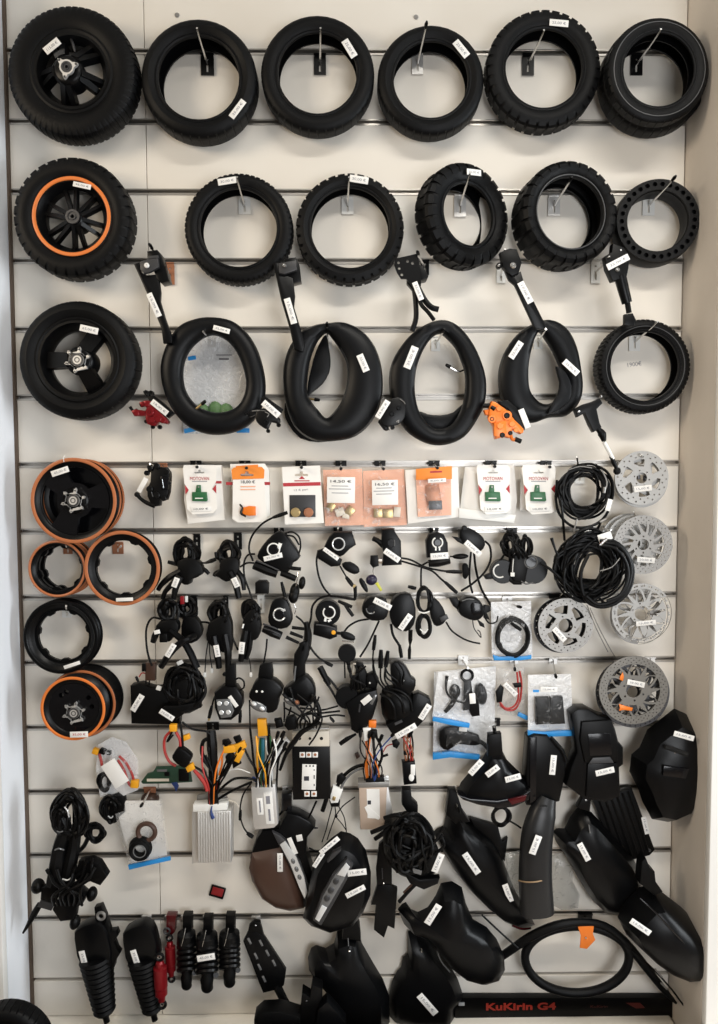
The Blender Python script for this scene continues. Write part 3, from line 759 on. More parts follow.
# clear bag with green pieces, behind tube A
T = Thing('zip_bag', 'clear zip bag with pale green pads seen through the egg-shaped tube', 'plastic bag', 213, 385, 0.020)
T.part('film', MB().bag([(184, 332), (246, 332), (249, 432), (183, 434)], .006, .026, 3), 'clear_bag', label='clear plastic film')
T.part('back_film', MB().prism([(184, 332), (246, 332), (249, 432), (183, 434)], .003, .0045, 0), 'bag_back', label='milky back film')
for x, y in ((202, 412), (215, 410), (226, 412)): T.part('pad', MB().pillow(pol(x, y, [9, 8, 7, 8, 9, 8, 7, 8]), .012, .020, 4, .5, 2), 'leaf_green', label='pale green pad')
T.part('blue_seal', MB().pbox(190, 430, .030, 12, 4.5, .002, -12, .0005).pbox(243, 430.5, .030, 13, 4.5, .002, 0, .0005), 'blue', label='blue zip seal')
T.part('blue_print', MB().pbox(192, 358, .029, 8, 4, .0006, -10, 0), 'blue', label='blue printed mark')
T.part('black_print', MB().pbox(224, 359, .029, 10, 1.4, .0006, 0, 0).pbox(224, 355, .029, 16, .8, .0006, 0, 0), 'ink', label='black printed lines')
# ------------------------------------------------------------------ kickstands, levers, calipers
def bolt(T, px, py, d, rpx, m='chrome', parent=None, h=.004, name='bolt'):
    k = mpp(px, py, d); c = at(px, py, d); a = V((0, -1, 0)); r = rpx*k
    return T.part(name, MB().revolve([(r, -h), (r, h*.5), (r*.7, h), (r*.35, h), (r*.3, h*.4), (0.0002, h*.4)], c, a, 14, closed=False), m, parent, 'bright bolt head' if m == 'chrome' else None)
# kickstand one
T = Thing('kickstand', 'black folding kickstand with big white-headed bolt, above the red caliper', 'kickstand', 152, 268, 0.09, 'kickstands')
T.part('bracket', MB().prism([(147, 251), (157, 249.5), (161, 254), (169, 281), (161, 283), (157, 279), (147, 256)], .062, .094, .002), 'satin_black')
T.part('pivot_plate', MB().prism([(140, 261), (148, 259), (158, 258), (159, 267), (150, 272), (144, 273.5), (140, 269)], .094, .104, .002).prism([(147, 256), (158, 255), (159, 258), (148, 259)], .094, .100, .001), 'graphite', label='dark grey pivot plate')
T.part('arm', MB().prism([(133.5, 264), (139, 262), (141, 272), (147, 275), (158, 274), (160.5, 292), (160, 301), (165, 318), (172, 337), (172, 343), (163, 343), (161, 328), (148, 296)], .080, .093, .0025), 'satin_black')
bolt(T, 146.8, 265.5, .1045, 2.6, 'sticker')
T.sticker(154, 305, .0945, 25, 6, 66.5, '15,00 €')
hook(170, 274, (150, 245), .108, 'the kickstand above the red caliper', 'copper', 9, 21, True)
# kickstand two
T = Thing('kickstand', 'black folding kickstand with price sticker, its foot crossing the folded inner tube', 'kickstand', 288, 268, 0.09, 'kickstands')
T.part('bracket', MB().prism([(284, 259), (296, 257), (299, 264), (301, 281), (290, 284), (284, 279)], .066, .094, .002), 'satin_black')
T.part('pivot_plate', MB().prism([(278, 263), (296, 260), (297, 270), (285, 274), (279, 273)], .094, .104, .002), 'graphite', label='dark grey pivot plate')
T.part('arm', MB().prism([(273, 263), (278, 262), (280, 273), (293, 278), (295, 296), (294, 307), (305, 343), (303, 352), (294, 349), (290, 330), (281, 300)], .086, .097, .0025), 'satin_black')
bolt(T, 284.4, 265.5, .1045, 2.4)
T.sticker(290.5, 311, .0985, 26, 6.5, 74, '15,00 €')
# kickstand three: bracket with drilled plate and three legs
T = Thing('kickstand', 'black multi-legged stand with drilled bracket plate, hanging above the curved-valve tube', 'kickstand', 412, 275, 0.085, 'kickstands')
M = plane_matrix(V((0, -.096, 0)))
def pl(T, name, poly, holes, d, th, m, hr=.0022, parent=None):
    k = mpp(poly[0][0], poly[0][1], d); o = at(poly[0][0], poly[0][1], d); Mx = plane_matrix(o)
    q = lambda x, y: ((at(x, y, d)-o).x, (at(x, y, d)-o).z)
    return T.part(name, MB().curve2d([[q(*p) for p in poly]], [circ(h[2]*k if len(h) > 2 else hr, 10, *q(h[0], h[1])) for h in holes], th, Mx), m, parent)
pl(T, 'bracket_plate', [(395, 259), (417, 254), (419, 262), (421, 284), (412, 286), (406, 279), (401, 279), (397, 273), (394, 265)], [(398.5, 263, 1.4), (407.5, 261.5, 1.5), (412.5, 263.5, 1.5), (399.2, 268.7, 1.4), (401.8, 275, 1.4)], .096, .005, 'satin_black')
T.part('bracket_wing', MB().prism([(418, 264), (423, 266), (428.5, 276), (427, 278.5), (421, 280)], .060, .092, .0015), 'black_plastic')
T.part('pivot', MB().prism([(407, 276), (421, 276), (421, 286), (412, 289), (407, 283)], .075, .092, .002), 'black_plastic')
T.part('leg', MB().tube([(414, 288, .085), (415.5, 300, .085), (416, 318, .085), (412, 331, .085)], .0055, 8, 4), 'satin_black')
T.part('leg', MB().tube([(416, 284, .090), (424, 299, .092), (431, 307, .094), (438.5, 309.5, .094)], .0062, 8, 4), 'satin_black')
T.part('leg', MB().tube([(417, 290, .088), (421, 304, .094), (428, 312, .100), (434, 320, .104)], .0045, 8, 4), 'satin_black')
T.sticker(418, 291, .1045, 19, 5.5, 68, '22,00 €')
hook(425, 268, (417.5, 252), .105, 'the multi-legged stand', 'black', 8, 14, True)
# kickstand four
T = Thing('kickstand', 'black straight kickstand with round bolt, its foot on the twisted inner tube', 'kickstand', 513, 265, 0.11, 'kickstands')
T.part('bracket', MB().prism([(500, 252), (510, 248), (517, 249), (522, 262), (519, 273), (512, 276), (503, 267)], .100, .118, .003), 'black_plastic')
T.part('arm', MB().prism([(505, 271), (514, 274), (521, 271), (524, 281), (545, 323), (546, 330), (535, 328), (515, 285), (509, 280)], .100, .112, .0025), 'satin_black')
T.part('spring_lug', MB().disc(499, 266, .106, 3.0, .012, 14), 'black_plastic')
bolt(T, 513, 265.5, .119, 3.2)
bolt(T, 498.8, 265.3, .113, 1.5)
T.sticker(525.5, 292.5, .1130, 23, 6.8, 62, '17,00 €')
hook(501, 276, (505, 249), .118, 'the straight kickstand', 'white', 9, 14)
# brake master lever hanging at the right
T = Thing('brake_lever', 'black brake lever unit with ribbed grip and slanted price sticker, under the airless tyre', 'brake lever', 617, 270, 0.10)
T.part('clamp', MB().prism([(605, 256), (612, 252), (613, 243), (624, 247), (630, 255), (629, 268), (627, 277), (613, 281), (607, 268)], .090, .112, .003), 'black_plastic')
T.part('grip', MB().tube([(620, 276, .102), (623, 288, .100), (627, 303, .096)], [.0125, .0118, .0105], 12, 4), 'satin_black')
T.part('rod', MB().tube([(627, 300, .096), (629, 313, .095)], .006, 8, 1).prism([(625, 314), (633, 313), (636.5, 320), (634, 326), (625, 325)], .088, .102, .002), 'black_plastic')
T.sticker(618, 262, .1135, 24, 6.5, -27, '35,00 €')
bolt(T, 617.4, 270, .113, 2.4)
bolt(T, 608.7, 257, .113, 1.4)
hook(595.5, 272, (621, 250), .114, 'the brake lever unit under the airless tyre', 'white', 9, 22)
# lever switch that points to the rotor
T = Thing('brake_lever', 'black cross-headed brake lever with a white rod, pointing down to the top rotor', 'brake lever', 596, 420, 0.10)
T.part('cross_head', MB().prism([(575, 409), (584, 404), (594, 401), (600, 398), (603, 403), (597, 409), (600, 423), (602, 427), (594, 432), (590, 425), (585, 413), (578, 417)], .090, .110, .0025), 'black_plastic')
T.part('barrel', MB().tube([(594, 424, .102), (599, 430, .101), (602, 434, .100), (604, 441, .098)], [.0085, .006, .009, .005], 10, 3), 'black_plastic')
T.part('rod', MB().tube([(604, 442, .098), (613, 459, .094)], .0042, 8, 1), 'white_plastic', label='white rod')
T.part('ball_end', MB().tube([(611, 456, .094), (614.5, 464, .092), (617.5, 470, .091)], [.0045, .0048, .0035], 8, 2).revolve([(.0001, -.0085), (.006, -.006), (.0085, 0), (.006, .006), (.0001, .0085)], at(617, 471, .091), V((0, -1, 0)), 12, closed=False), 'black_plastic')
bolt(T, 578.5, 411.5, .1105, 1.4)
bolt(T, 601, 396.5, .1, 1.2)
# calipers
def caliper(T, parts, m, extra=(), black=()):
    mb = MB()
    for p in parts: mb.prism(*p)
    T.part('body', mb, m)
    for (x, y, r, d) in extra:
        k = mpp(x, y, d)
        T.part('piston_cap', MB().revolve([(r*k, -.006), (r*k, 0), (r*k*.75, .002), (r*k*.6, .002), (r*k*.55, -.001), (.0002, -.001)], at(x, y, d), V((0, -1, 0)), 14, closed=False), 'black_metal', label='dark cap')
    for b in black: T.part(b[0], b[1], 'black_plastic', label='black ' + b[0].replace('_', ' '))
T = Thing('brake_caliper', 'red brake caliper with black mounting bracket and price sticker', 'brake caliper', 151, 411, 0.055, 'brake calipers')
caliper(T, [([(143, 401), (151, 401), (156, 408), (163, 415), (168, 421), (166, 424), (158, 422), (155, 426), (147, 424), (145, 417), (146, 408)], .040, .062, .003, 2, 2),
            ([(139, 402), (144, 401), (147, 405), (141, 407)], .045, .058, .002), ([(131, 411), (135, 409), (146, 411), (146, 416), (134, 416)], .044, .058, .002)],
        'red_anodised', [(149.5, 412, 2.2, .064), (152.5, 427, 2.0, .056), (159.5, 427, 2.2, .056), (146, 421.5, 2.0, .060)],
        [('bracket', MB().tube([(144.5, 391.5, .05), (148, 392.5, .05), (148, 396, .05)], .0032, 8, 3, True).tube([(149.5, 392, .05), (153, 393, .05), (152, 397, .05)], .0032, 8, 3, True).prism([(146, 396), (154, 396), (162, 402), (174, 413), (168, 418), (158, 410), (150, 402)], .040, .056, .002)),
         ('hose_fitting', MB().tube([(130, 407, .052), (133, 411, .052)], .0034, 8, 1).tube([(136, 409, .052), (137, 412, .052)], .003, 8, 1)),
         ('adjuster', MB().tube([(140, 405, .052), (143, 404, .052)], .0042, 8, 1))])
T.sticker(159.5, 407.5, .0635, 20, 6, 39, '18,00 €')
T = Thing('brake_caliper', 'black brake caliper between the egg-shaped tube and the folded tube', 'brake caliper', 266, 414, 0.090, 'brake calipers')
caliper(T, [([(256, 412), (263, 408), (272, 411), (280, 419), (278, 424), (271, 422), (268, 429), (262, 427), (256, 421)], .086, .102, .003, 2, 2), ([(245, 413), (257, 409), (262, 412), (250, 417)], .086, .098, .002)], 'black_metal',
        [(266, 422, 2.2, .104), (278.5, 425, 2.2, .100), (268, 431, 2.0, .098), (247, 414, 1.5, .1)],
        [('bracket', MB().prism([(260, 398), (265, 396), (283, 409), (281, 413), (262, 402)], .086, .100, .002))])
T.part('return_spring', MB().tube([(252, 411, .100), (259, 410.5, .101), (266, 411, .101)], .0012, 6, 2).tube([(265, 412, .1035), (269, 414, .1035), (267, 417, .1035)], .001, 6, 2), 'steel', label='bright return spring')
T.sticker(271, 409, .1030, 21, 6.5, 41, '18,00 €')
T = Thing('brake_caliper', 'black brake caliper between the folded tube and the curved-valve tube', 'brake caliper', 393, 411, 0.090, 'brake calipers')
caliper(T, [([(388, 401), (398, 397), (405, 402), (406, 412), (403, 421), (394, 426), (384, 426), (380, 420), (384, 410)], .086, .102, .003, 2, 2), ([(380, 418), (385, 425), (390, 430), (384, 430), (378, 422)], .086, .098, .002)], 'black_metal',
        [(386.5, 428.5, 2.4, .098), (392.5, 427.5, 2.2, .1), (399, 408, 2.4, .104), (392, 414, 2.4, .104)], [])
T.part('return_spring', MB().tube([(400, 399, .1035), (404, 402, .1035), (405, 404, .1035)], .001, 6, 2).tube([(396, 422, .1035), (399, 420, .1035), (398, 423, .1035)], .001, 6, 2), 'steel', label='bright return spring')
T.sticker(382.7, 409.3, .1030, 20, 6, -58, '18,00 €')
T = Thing('brake_caliper', 'orange brake caliper with black caps and white sticker, on the twisted tube', 'brake caliper', 504, 416, 0.095, 'brake calipers')
caliper(T, [([(492, 401), (500, 405), (508, 411), (515, 420), (524, 429), (521, 434), (513, 429), (510, 438), (504, 436), (496, 439), (494, 426), (490, 420), (489, 413)], .080, .104, .003, 2, 2),
            ([(484, 410), (492, 409), (497, 412), (496, 416), (486, 415)], .080, .096, .002), ([(494, 423), (506, 420), (507, 432), (503, 438), (494, 436)], .104, .110, .002)],
        'caliper_orange', [(507, 415.5, 3.0, .108), (492, 419, 2.4, .106), (502.5, 435, 2.6, .112), (510.5, 433, 2.2, .106)],
        [('mounting_plate', MB().prism([(498, 401), (508, 400), (517, 408), (526, 422), (525, 430), (517, 425), (508, 409), (501, 405)], .080, .100, .002)),
         ('hose_fitting', MB().tube([(483, 406, .09), (490, 405.5, .092)], .005, 8, 1).tube([(491, 407, .1), (495, 409.5, .102)], .0055, 8, 1)),
         ('bleed_cap', MB().tube([(515, 439, .096), (521, 441.5, .096)], .0052, 10, 1, False))])
T.part('fitting_pipe', MB().tube([(510, 432, .094), (512, 439, .095), (516, 440, .096)], .0038, 8, 3), 'caliper_orange')
T.sticker(524.5, 418.5, .1015, 20, 6, 68, '')
for o_, m_, L_ in (('red brake caliper with', 'red_anodised', ((149.5, 412, 4.2, .063), (158, 419, 3.4, .063), (147, 404.5, 2.6, .061), (152, 420, 3.2, .0625), (136.5, 413.5, 2.6, .059), (163, 421, 2.4, .062))), ('orange brake caliper', 'caliper_orange', ((507, 415.5, 5, .104), (492, 419, 4.2, .104), (499, 408.5, 3, .104), (500, 426, 3.4, .110), (512, 424, 3.2, .104), (516, 430, 2.6, .104)))):
    r_ = [o for o in COL.objects if o.get('label', '').startswith(o_)][0]
    for x, y, r, d in L_:
        mb = MB().disc(x, y, d+.0008, r, .004, 18, .0012); mb.build('boss', m_, r_, V(r_.location))
# small black caliper above the ring rims
T = Thing('brake_caliper', 'small black caliper with bent arm hanging between the rims and the white packs', 'brake caliper', 154, 485, 0.045, 'brake calipers')
T.part('body', MB().prism([(151, 467), (165, 467), (169, 472), (169.5, 477), (168.5, 492), (166, 500), (160, 499), (159, 506), (152, 507), (147, 496), (147, 488), (150, 482)], .034, .060, .003, 2, 1), 'black_plastic')
T.part('lever_arm', MB().tube([(137, 494.5, .055), (141, 499, .056), (147, 503, .056), (155, 506, .056)], [.0048, .004, .0045, .0055], 8, 3).revolve([(.0001, -.006), (.005, -.004), (.006, 0), (.005, .004), (.0001, .006)], at(137, 494.5, .055), V((0, -1, 0)), 12, closed=False), 'black_plastic')
T.part('adjuster_knob', MB().disc(147, 473, .056, 2.6, .010, 14).tube([(148, 466, .05), (150, 472, .054)], .003, 8, 1), 'black_plastic')
T.part('cover', MB().prism([(160, 476), (169, 477), (168, 490), (161, 490)], .060, .068, .003), 'gloss_black')
for x, y, r in ((150.5, 468, 2.6), (157, 466, 3), (167.5, 472, 2.4), (150, 489, 3.2), (157, 495, 3), (164, 498.5, 2.6), (169, 483, 2.2)): T.part('screw_boss', MB().disc(x, y, .058, r, .012, 12), 'black_metal')
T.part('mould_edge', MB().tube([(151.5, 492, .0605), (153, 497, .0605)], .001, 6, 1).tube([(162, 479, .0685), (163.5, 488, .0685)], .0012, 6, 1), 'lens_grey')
T.sticker(142.5, 485, .058, 16, 5, -60, '')
hook(163, 468, (150, 464), .06, 'the small bent-arm caliper', 'copper', 9, 9, prong=True)
# ------------------------------------------------------------------ hanging packs
def pack_card(T, poly, d, th=.0015, m='paper', name='card', hole=None):
    k = mpp(poly[0][0], poly[0][1], d); o = at(*poly[0], d); Mx = plane_matrix(o); q = lambda x, y: ((at(x, y, d)-o).x, (at(x, y, d)-o).z)
    hs = []
    if hole:
        x, y, w = hole
        hs = [[q(x+a*w, y+b*w) for a, b in [(-.5, .08), (-.15, .06), (-.1, -.12), (.1, -.12), (.15, .06), (.5, .08), (.5, .24), (-.5, .24)]]]
    return T.part(name, MB().curve2d([[q(*p) for p in poly]], hs, th, Mx), m)
def pad_pack(label, ox, d, back=None):
    """white waisted card holding a green brake pad; ox shifts the traced outline"""
    T = Thing('brake_pad_pack', label, 'brake pad pack', 200+ox, 492, d, 'white packs with green brake pads')
    X = lambda P: [(x+ox, y) for x, y in P]
    pack_card(T, X([(184, 465), (214, 465), (216.5, 468), (216, 482), (212, 489), (216.5, 495), (217, 509), (213, 513), (193, 514.5), (187, 509), (186, 496), (189, 490), (184.5, 484), (183, 469)]), d, .0016, hole=(199.5+ox, 471, 10))
    T.part('waist_mark', MB().prism(X([(212.4, 489), (216, 484.5), (216.3, 493.5)]), d, d+.0012, 0).prism(X([(188.6, 490), (185, 485), (185.5, 494.5)]), d, d+.0012, 0), 'red_ink', label='red side marks')
    T.part('print', MB().text('MOTOVAN', 199.5+ox, 478.5, d+.0014, 19, 0, 3.4), 'red_ink', label='red lettering')
    T.part('print_line', MB().pbox(199.5+ox, 481.3, d+.0012, 15, .7, .0004, 0, 0), 'ink_grey')
    g = T.part('brake_pad', MB().prism(X([(192, 492), (206.5, 492), (207.5, 500.5), (206, 501.5), (192, 501), (191.8, 493)]), d, d+.006, .0012).prism(X([(196.5, 485), (200.5, 485), (201, 492), (195.5, 492), (196, 488)]), d, d+.005, .001), 'green', label='green brake pad')
    T.part('rivet', MB().disc(198.5+ox, 487, d+.0055, 1.0, .001, 10), 'steel', g)
    T.part('printed_bar', MB().pbox(199+ox, 498.3, d+.0063, 8, 1, .0004, 0, 0), 'paper', g)
    T.sticker(201+ox, 509, d+.0016, 20, 5, -2, '10,00 €', ink='ink')
    return T
def white_box(label, poly, d0, d1, grp, red=None, cat='box', name='pad_carton'):
    T = Thing(name, label, cat, *poly[0], d0, grp)
    T.part('carton', MB().prism(poly, d0, d1, .001), 'paper')
    if red: T.part('red_band', MB().prism(red, d1, d1+.0006, 0), 'red_ink', label='red printed band')
    return T
white_box('white carton with red band behind the first green-pad pack', [(186, 466), (221, 465), (222, 480), (224.5, 520), (188, 524), (184, 500)], .028, .046, None, [(212, 481), (221.5, 481), (221.6, 483.5), (212, 483.5)])
pad_pack('white pack with green pad, first in the row of packs', 0, .054)
T = Thing('brake_pad_pack', 'white pack with orange header card and an orange brake part drawn on it', 'brake pad pack', 249, 494, .055)
pack_card(T, [(233, 478), (264, 477), (267, 518), (263, 522), (238, 522.5), (232.5, 519)], .055, .002)
pack_card(T, [(231.5, 470), (234, 467.5), (262, 467), (264.5, 470), (264, 478.5), (232.5, 479.5)], .0555, .003, 'orange_card', 'header_card', (247, 473, 13))
pack_card(T, [(236, 466), (258, 464.5), (258, 468), (236, 468)], .050, .003, 'orange_card', 'second_header_card')
T.part('print', MB().text('18,00 €', 248, 482, .0568, 14, 0, 3.6), 'ink', label='dark price lettering')
T.part('print_lines', MB().pbox(248, 486.5, .0565, 15, 1.2, .0006, 0, 0).pbox(248, 489.5, .0565, 15, 1.2, .0006, 0, 0), 'peach', label='pale orange printed lines')
b = T.part('brake_pad', MB().prism([(241, 508), (249, 506), (255.5, 506.5), (255.5, 515.5), (249, 516), (242, 514)], .056, .064, .0015), 'caliper_orange', label='orange brake part')
T.part('spring_clip', MB().tube([(240, 504.5, .060), (242.5, 508, .064), (241, 513, .064), (246, 516.5, .063)], [.002, .002, .003, .002], 8, 3), 'black_metal', b, 'dark clip')
white_box('white carton with dark side marks behind the orange-headed pack', [(230, 464), (264, 463.5), (269, 470), (270, 515), (262, 520), (235, 520)], .028, .046, None, [(226, 482), (270, 482), (270, 485), (226, 485)])
T = Thing('brake_pad_pack', 'white card with red band and two round pads in a dark window', 'brake pad pack', 303, 494, .054)
pack_card(T, [(282, 467), (320, 465.5), (321, 482), (324, 523), (285, 524.5)], .054, .002, hole=(301.5, 473, 13))
T.part('red_band', MB().prism([(283, 483), (320.5, 482), (320.7, 485.5), (283.3, 486.5)], .055, .0556, 0), 'red_ink', label='red printed band')
T.part('emblem', MB().prism([(299, 479), (301.8, 475.8), (305, 479)], .055, .0556, 0).pbox(302, 480.8, .0555, 15, 1.0, .0004, 0, 0), 'red_ink', label='red printed emblem')
T.part('handwriting', MB().text('12 € pari', 301, 490, .0554, 14, -4, 2.6), 'ink_grey')
w_ = T.part('window', MB().pbox(302.5, 506, .0555, 26, 22, .0015, 0, .0005), 'graphite', label='dark window')
T.part('round_pad', MB().disc(295.5, 512.5, .060, 4.8, .006, 24).disc(295.5, 512.5, .0635, 3.4, .001, 20), 'brass', label='yellow round pad')
T.part('round_pad', MB().disc(308.5, 512.5, .060, 4.8, .006, 24).disc(308.5, 512.5, .0635, 3.4, .001, 20), 'copper_bronze', label='brown round pad')
def peach_bag(label, poly, d, lab, txt, lines, bits):
    T = Thing('zip_bag', label, 'plastic bag', poly[0][0]+20, 495, d, 'peach coloured bags')
    T.part('back_sheet', MB().prism([(x, y) for x, y in poly], d, d+.002, 0), 'peach', label='peach back sheet')
    for (x, y, w, h, a, m) in bits: T.part('brass_block', MB().pbox(x, y, d+.009, w, h, .008, a, .001), m)
    T.part('film', MB().bag(poly, d+.016, d+.022, 5, amp=.002), 'clear_bag', label='clear film')
    T.sticker(lab[0], lab[1], d+.0290, lab[2], lab[3], lab[4], '', name='paper_label')
    T.part('writing', MB().text(txt, lab[0], lab[1]-lab[3]*.33, d+.0298, lab[2]*.75, lab[4], 3.2), 'ink', label='dark price lettering')
    m = MB()
    for i, y in enumerate(lines): m.pbox(lab[0]-1, y, d+.0296, lab[2]*(.8 if i % 2 else .6), .7, .0004, lab[4], 0)
    T.part('print_lines', m, 'ink_grey')
peach_bag('peach bag of brass blocks under a white paper label, beside the two-pad card', [(323, 470), (362, 469), (364, 525), (325, 526)], .030, (341, 490, 28, 26, 1), '14,50 €', (486, 489, 493), [(331, 507, 7, 9, 30, 'brass'), (340, 512, 9, 8, -20, 'ivory'), (350, 511, 8, 9, 40, 'brass'), (346, 516, 7, 5, 10, 'ivory')])
peach_bag('peach bag with two boxed brass blocks, its label printed in dark figures', [(363, 471), (404, 469), (407, 525), (364, 527)], .030, (385, 492.5, 26, 25, -1), '16,50 €', (488, 491, 494), [(378, 513, 9, 9, 0, 'brass'), (388, 513.5, 10, 9, 0, 'brass'), (397, 512, 7, 10, 5, 'ivory')])
T = Thing('zip_bag', 'clear bag with an orange header holding a grey clip, in the row of packs', 'plastic bag', 433, 495, .050)
T.part('header_card', MB().prism([(416, 469), (452, 466), (452, 479), (416, 480)], .057, .0605, .0004), 'orange_card', label='orange header card')
T.part('header_print', MB().pbox(436, 471.8, .0610, 12, 1.6, .0004, -2, 0), 'red_ink')
T.part('back_sheet', MB().prism([(416, 480), (451, 479), (451.5, 515), (418, 517)], .047, .049, 0), 'peach', label='peach back sheet')
T.part('clip', MB().prism([(426, 485), (439, 484), (441, 496), (442, 509), (429, 509), (426, 497)], .050, .058, .002), 'copper_bronze', label='brown and grey clip').data.materials.append(MATS['dark_steel'])
T.part('clip_base', MB().prism([(428.5, 501), (442, 500.5), (442.5, 509.5), (429, 510)], .058, .062, .002), 'dark_steel', label='dark grey base')
T.part('film', MB().bag([(416, 480), (451, 479), (452, 516), (418, 518)], .062, .068, 8, amp=.002), 'clear_bag', label='clear film')
T.sticker(437, 480.5, .0765, 18, 4, -3, '8,00 €')
white_box('white carton standing behind the orange-headed clear bag', [(405, 470), (458, 467), (460, 517), (408, 524)], .028, .044, None)
T = Thing('bubble_mailer', 'white padded mailer with slanted flap behind the green-pad pack', 'mailer', 487, 495, .034)
T.part('pouch', MB().pillow([(465, 467), (514, 464), (517, 500), (514, 522), (459, 517)], .030, .044, 4, .4, 0), 'paper')
T.part('flap', MB().prism([(459, 508), (516, 515), (514, 523), (459, 518)], .045, .047, .0005), 'white_plastic', label='glossy white flap')
pad_pack('white pack with green pad in front of the padded mailer', 293.5, .056)
T = Thing('bubble_mailer', 'plain white mailer behind the last green-pad pack beside the cable coil', 'mailer', 535, 495, .034)
T.part('pouch', MB().pillow([(521, 468), (555, 466), (557, 512), (520, 511)], .030, .042, 4, .4, 0), 'paper')
pad_pack('white pack with green pad, last of the row beside the cable coil', 339, .054)
for px, tip, n in ((196, (197, 467), 'the first green-pad pack'), (245, (246.5, 468), 'the orange-headed pack'), (301, (301.5, 467.5), 'the two-pad card'), (341, (341, 469), 'the label-fronted peach bag'), (380, (383.5, 469), 'the peach bag with boxed blocks'), (434, (437.5, 468), 'the clear bag with orange header'), (491, (495, 466.5), 'the pack before the padded mailer'), (546, (550, 467), 'the last green-pad pack')):
    hook(px, 463.5, tip, .086 if 'bag' in n else .072, n, 'black', 11, 5, True)
# ------------------------------------------------------------------ brake rotors
def rotor(label, px, py, d, Rpx, rh, win, nwin, rows, rot=0.0, sticker=None, m='steel', rim_in=.72, th=.003, group='brake rotors', hub_holes=6, slant=.35, hr=.0022, axis=V((0, -1, 0)), lace=False):
    T = Thing('brake_rotor', label, 'brake rotor', px, py, d, group); R = Rpx*T.k; Mx = plane_matrix(at(px, py, d), axis, rot); holes = [circ(R*rh, 28)]
    for fr, n, rr, ph in rows: holes += [circ(rr*R, 7, R*fr*cos(2*pi*(i+ph)/n), R*fr*sin(2*pi*(i+ph)/n)) for i in range(n)]
    for i in range(hub_holes):
        t = 2*pi*(i+.5)/hub_holes; holes.append(circ(R*.032, 8, R*(rh+.085)*cos(t), R*(rh+.085)*sin(t)))
    for i in range(nwin):
        t0 = 2*pi*i/nwin; s = 2*pi/nwin
        for wv in win:
            P = []
            for fr, tt in wv: P.append((R*fr*cos(t0+s*tt), R*fr*sin(t0+s*tt)))
            # resample edges in polar steps so curved edges stay curved
            Q = []
            for a in range(len(wv)):
                (f0, a0), (f1, a1) = wv[a], wv[(a+1) % len(wv)]
                for q in range(4):
                    f, an = f0+(f1-f0)*q/4, a0+(a1-a0)*q/4
                    Q.append((R*f*cos(t0+s*an), R*f*sin(t0+s*an)))
            holes.append(Q)
    T.part('disc', MB().curve2d([circ(R, 64)], holes, th, Mx), m)
    if sticker: T.sticker(*sticker)
    return T
W5 = [[(.40, .15), (.44, .05), (.70, .30), (.70, .80), (.66, .85), (.50, .55)]]
rotor('shiny silver rotor with small oval windows, topmost of the rotor column', 641.5, 478, .060, 27, .20, [[(.42, .05), (.70, .08), (.70, .66), (.58, .70), (.44, .40)]], 6, [(.90, 18, .034, 0), (.78, 18, .030, .5)], .3, (643, 488.5, .0635, 18, 6, -6, '15,00 €'), 'rotor_light')
rotor('plain silver rotor half hidden behind the topmost oval-windowed rotor', 641, 480.5, .046, 27, .22, W5, 6, [(.88, 24, .03, 0)], .1, None, 'rotor_light', group='brake rotors behind others')
T = Thing('rotor_clip', 'small dark bolt showing in the hub of the topmost rotor', 'bolt', 642, 476, .035)
T.part('stem', MB().pbox(638.5, 475.5, .040, 2.5, 8, .01, 0, .001).pbox(646, 476.5, .042, 5, 10, .01, 0, .001), 'dark_steel')
W8 = [[(.36, .0), (.72, .10), (.72, .46), (.36, .26)], [(.42, .52), (.72, .56), (.72, .98), (.46, .78)]]
rotor('grey rotor with leaf-shaped windows in front of two others, second down the column', 643, 544.5, .072, 29.5, .19, W8, 7, [(.92, 30, .024, 0), (.83, 30, .022, .5), (.755, 30, .018, 0)], 0, (646, 560, .0755, 18, 5.5, 5, '20,00 €'), 'steel')
rotor('pale rotor showing its drilled edge behind the leaf-windowed rotor', 634, 543, .050, 28.5, .22, W5, 6, [(.90, 26, .03, 0), (.80, 26, .026, .5)], .5, None, 'rotor_light', group='brake rotors behind others')
rotor('rearmost pale rotor peeping out beside the wound cable', 628, 541, .034, 27.5, .22, W5, 6, [(.90, 26, .03, 0)], .2, None, 'rotor_light', group='brake rotors behind others')
WX = [[(.42, .02), (.82, -.04), (.82, .36)], [(.38, .14), (.80, .43), (.62, .64), (.38, .64)], [(.47, .76), (.82, .46), (.82, .93)]]
rotor('bright rotor with open lattice spokes and dark edge slots, third down the column', 641.5, 613, .070, 30, .24, WX, 6, [(.915, 24, .036, 0), (.905, 24, .028, .30)], .2, (646, 623, .0735, 20, 5, -5, '15,00 €'), 'rotor_light')
rotor('lattice rotor tucked behind the bright lattice rotor', 639, 615.5, .052, 29, .24, WX, 6, [(.90, 24, .030, 0)], .75, None, 'steel', group='brake rotors behind others')
WT = [[(.42, .05), (.74, .06), (.74, .78), (.60, .84), (.44, .42)]]
rotor('steel rotor with five curved black windows leaning before a dark disc', 565.5, 625.5, .066, 27.5, .26, WT, 6, [(.91, 24, .026, 0), (.81, 24, .022, .5)], .35, (559.5, 634.5, .0695, 17, 5.5, 48, '15,00 €'), 'steel')
rotor('dark brake disc behind the five-windowed rotor', 561.5, 625, .048, 28, .26, WT, 6, [(.91, 24, .026, 0)], .35, None, 'black_metal', group='brake rotors behind others')
WL = [[(.46, .02), (.77, -.04), (.77, .36)], [(.44, .14), (.75, .43), (.60, .62), (.44, .60)], [(.50, .76), (.77, .46), (.77, .93)]]
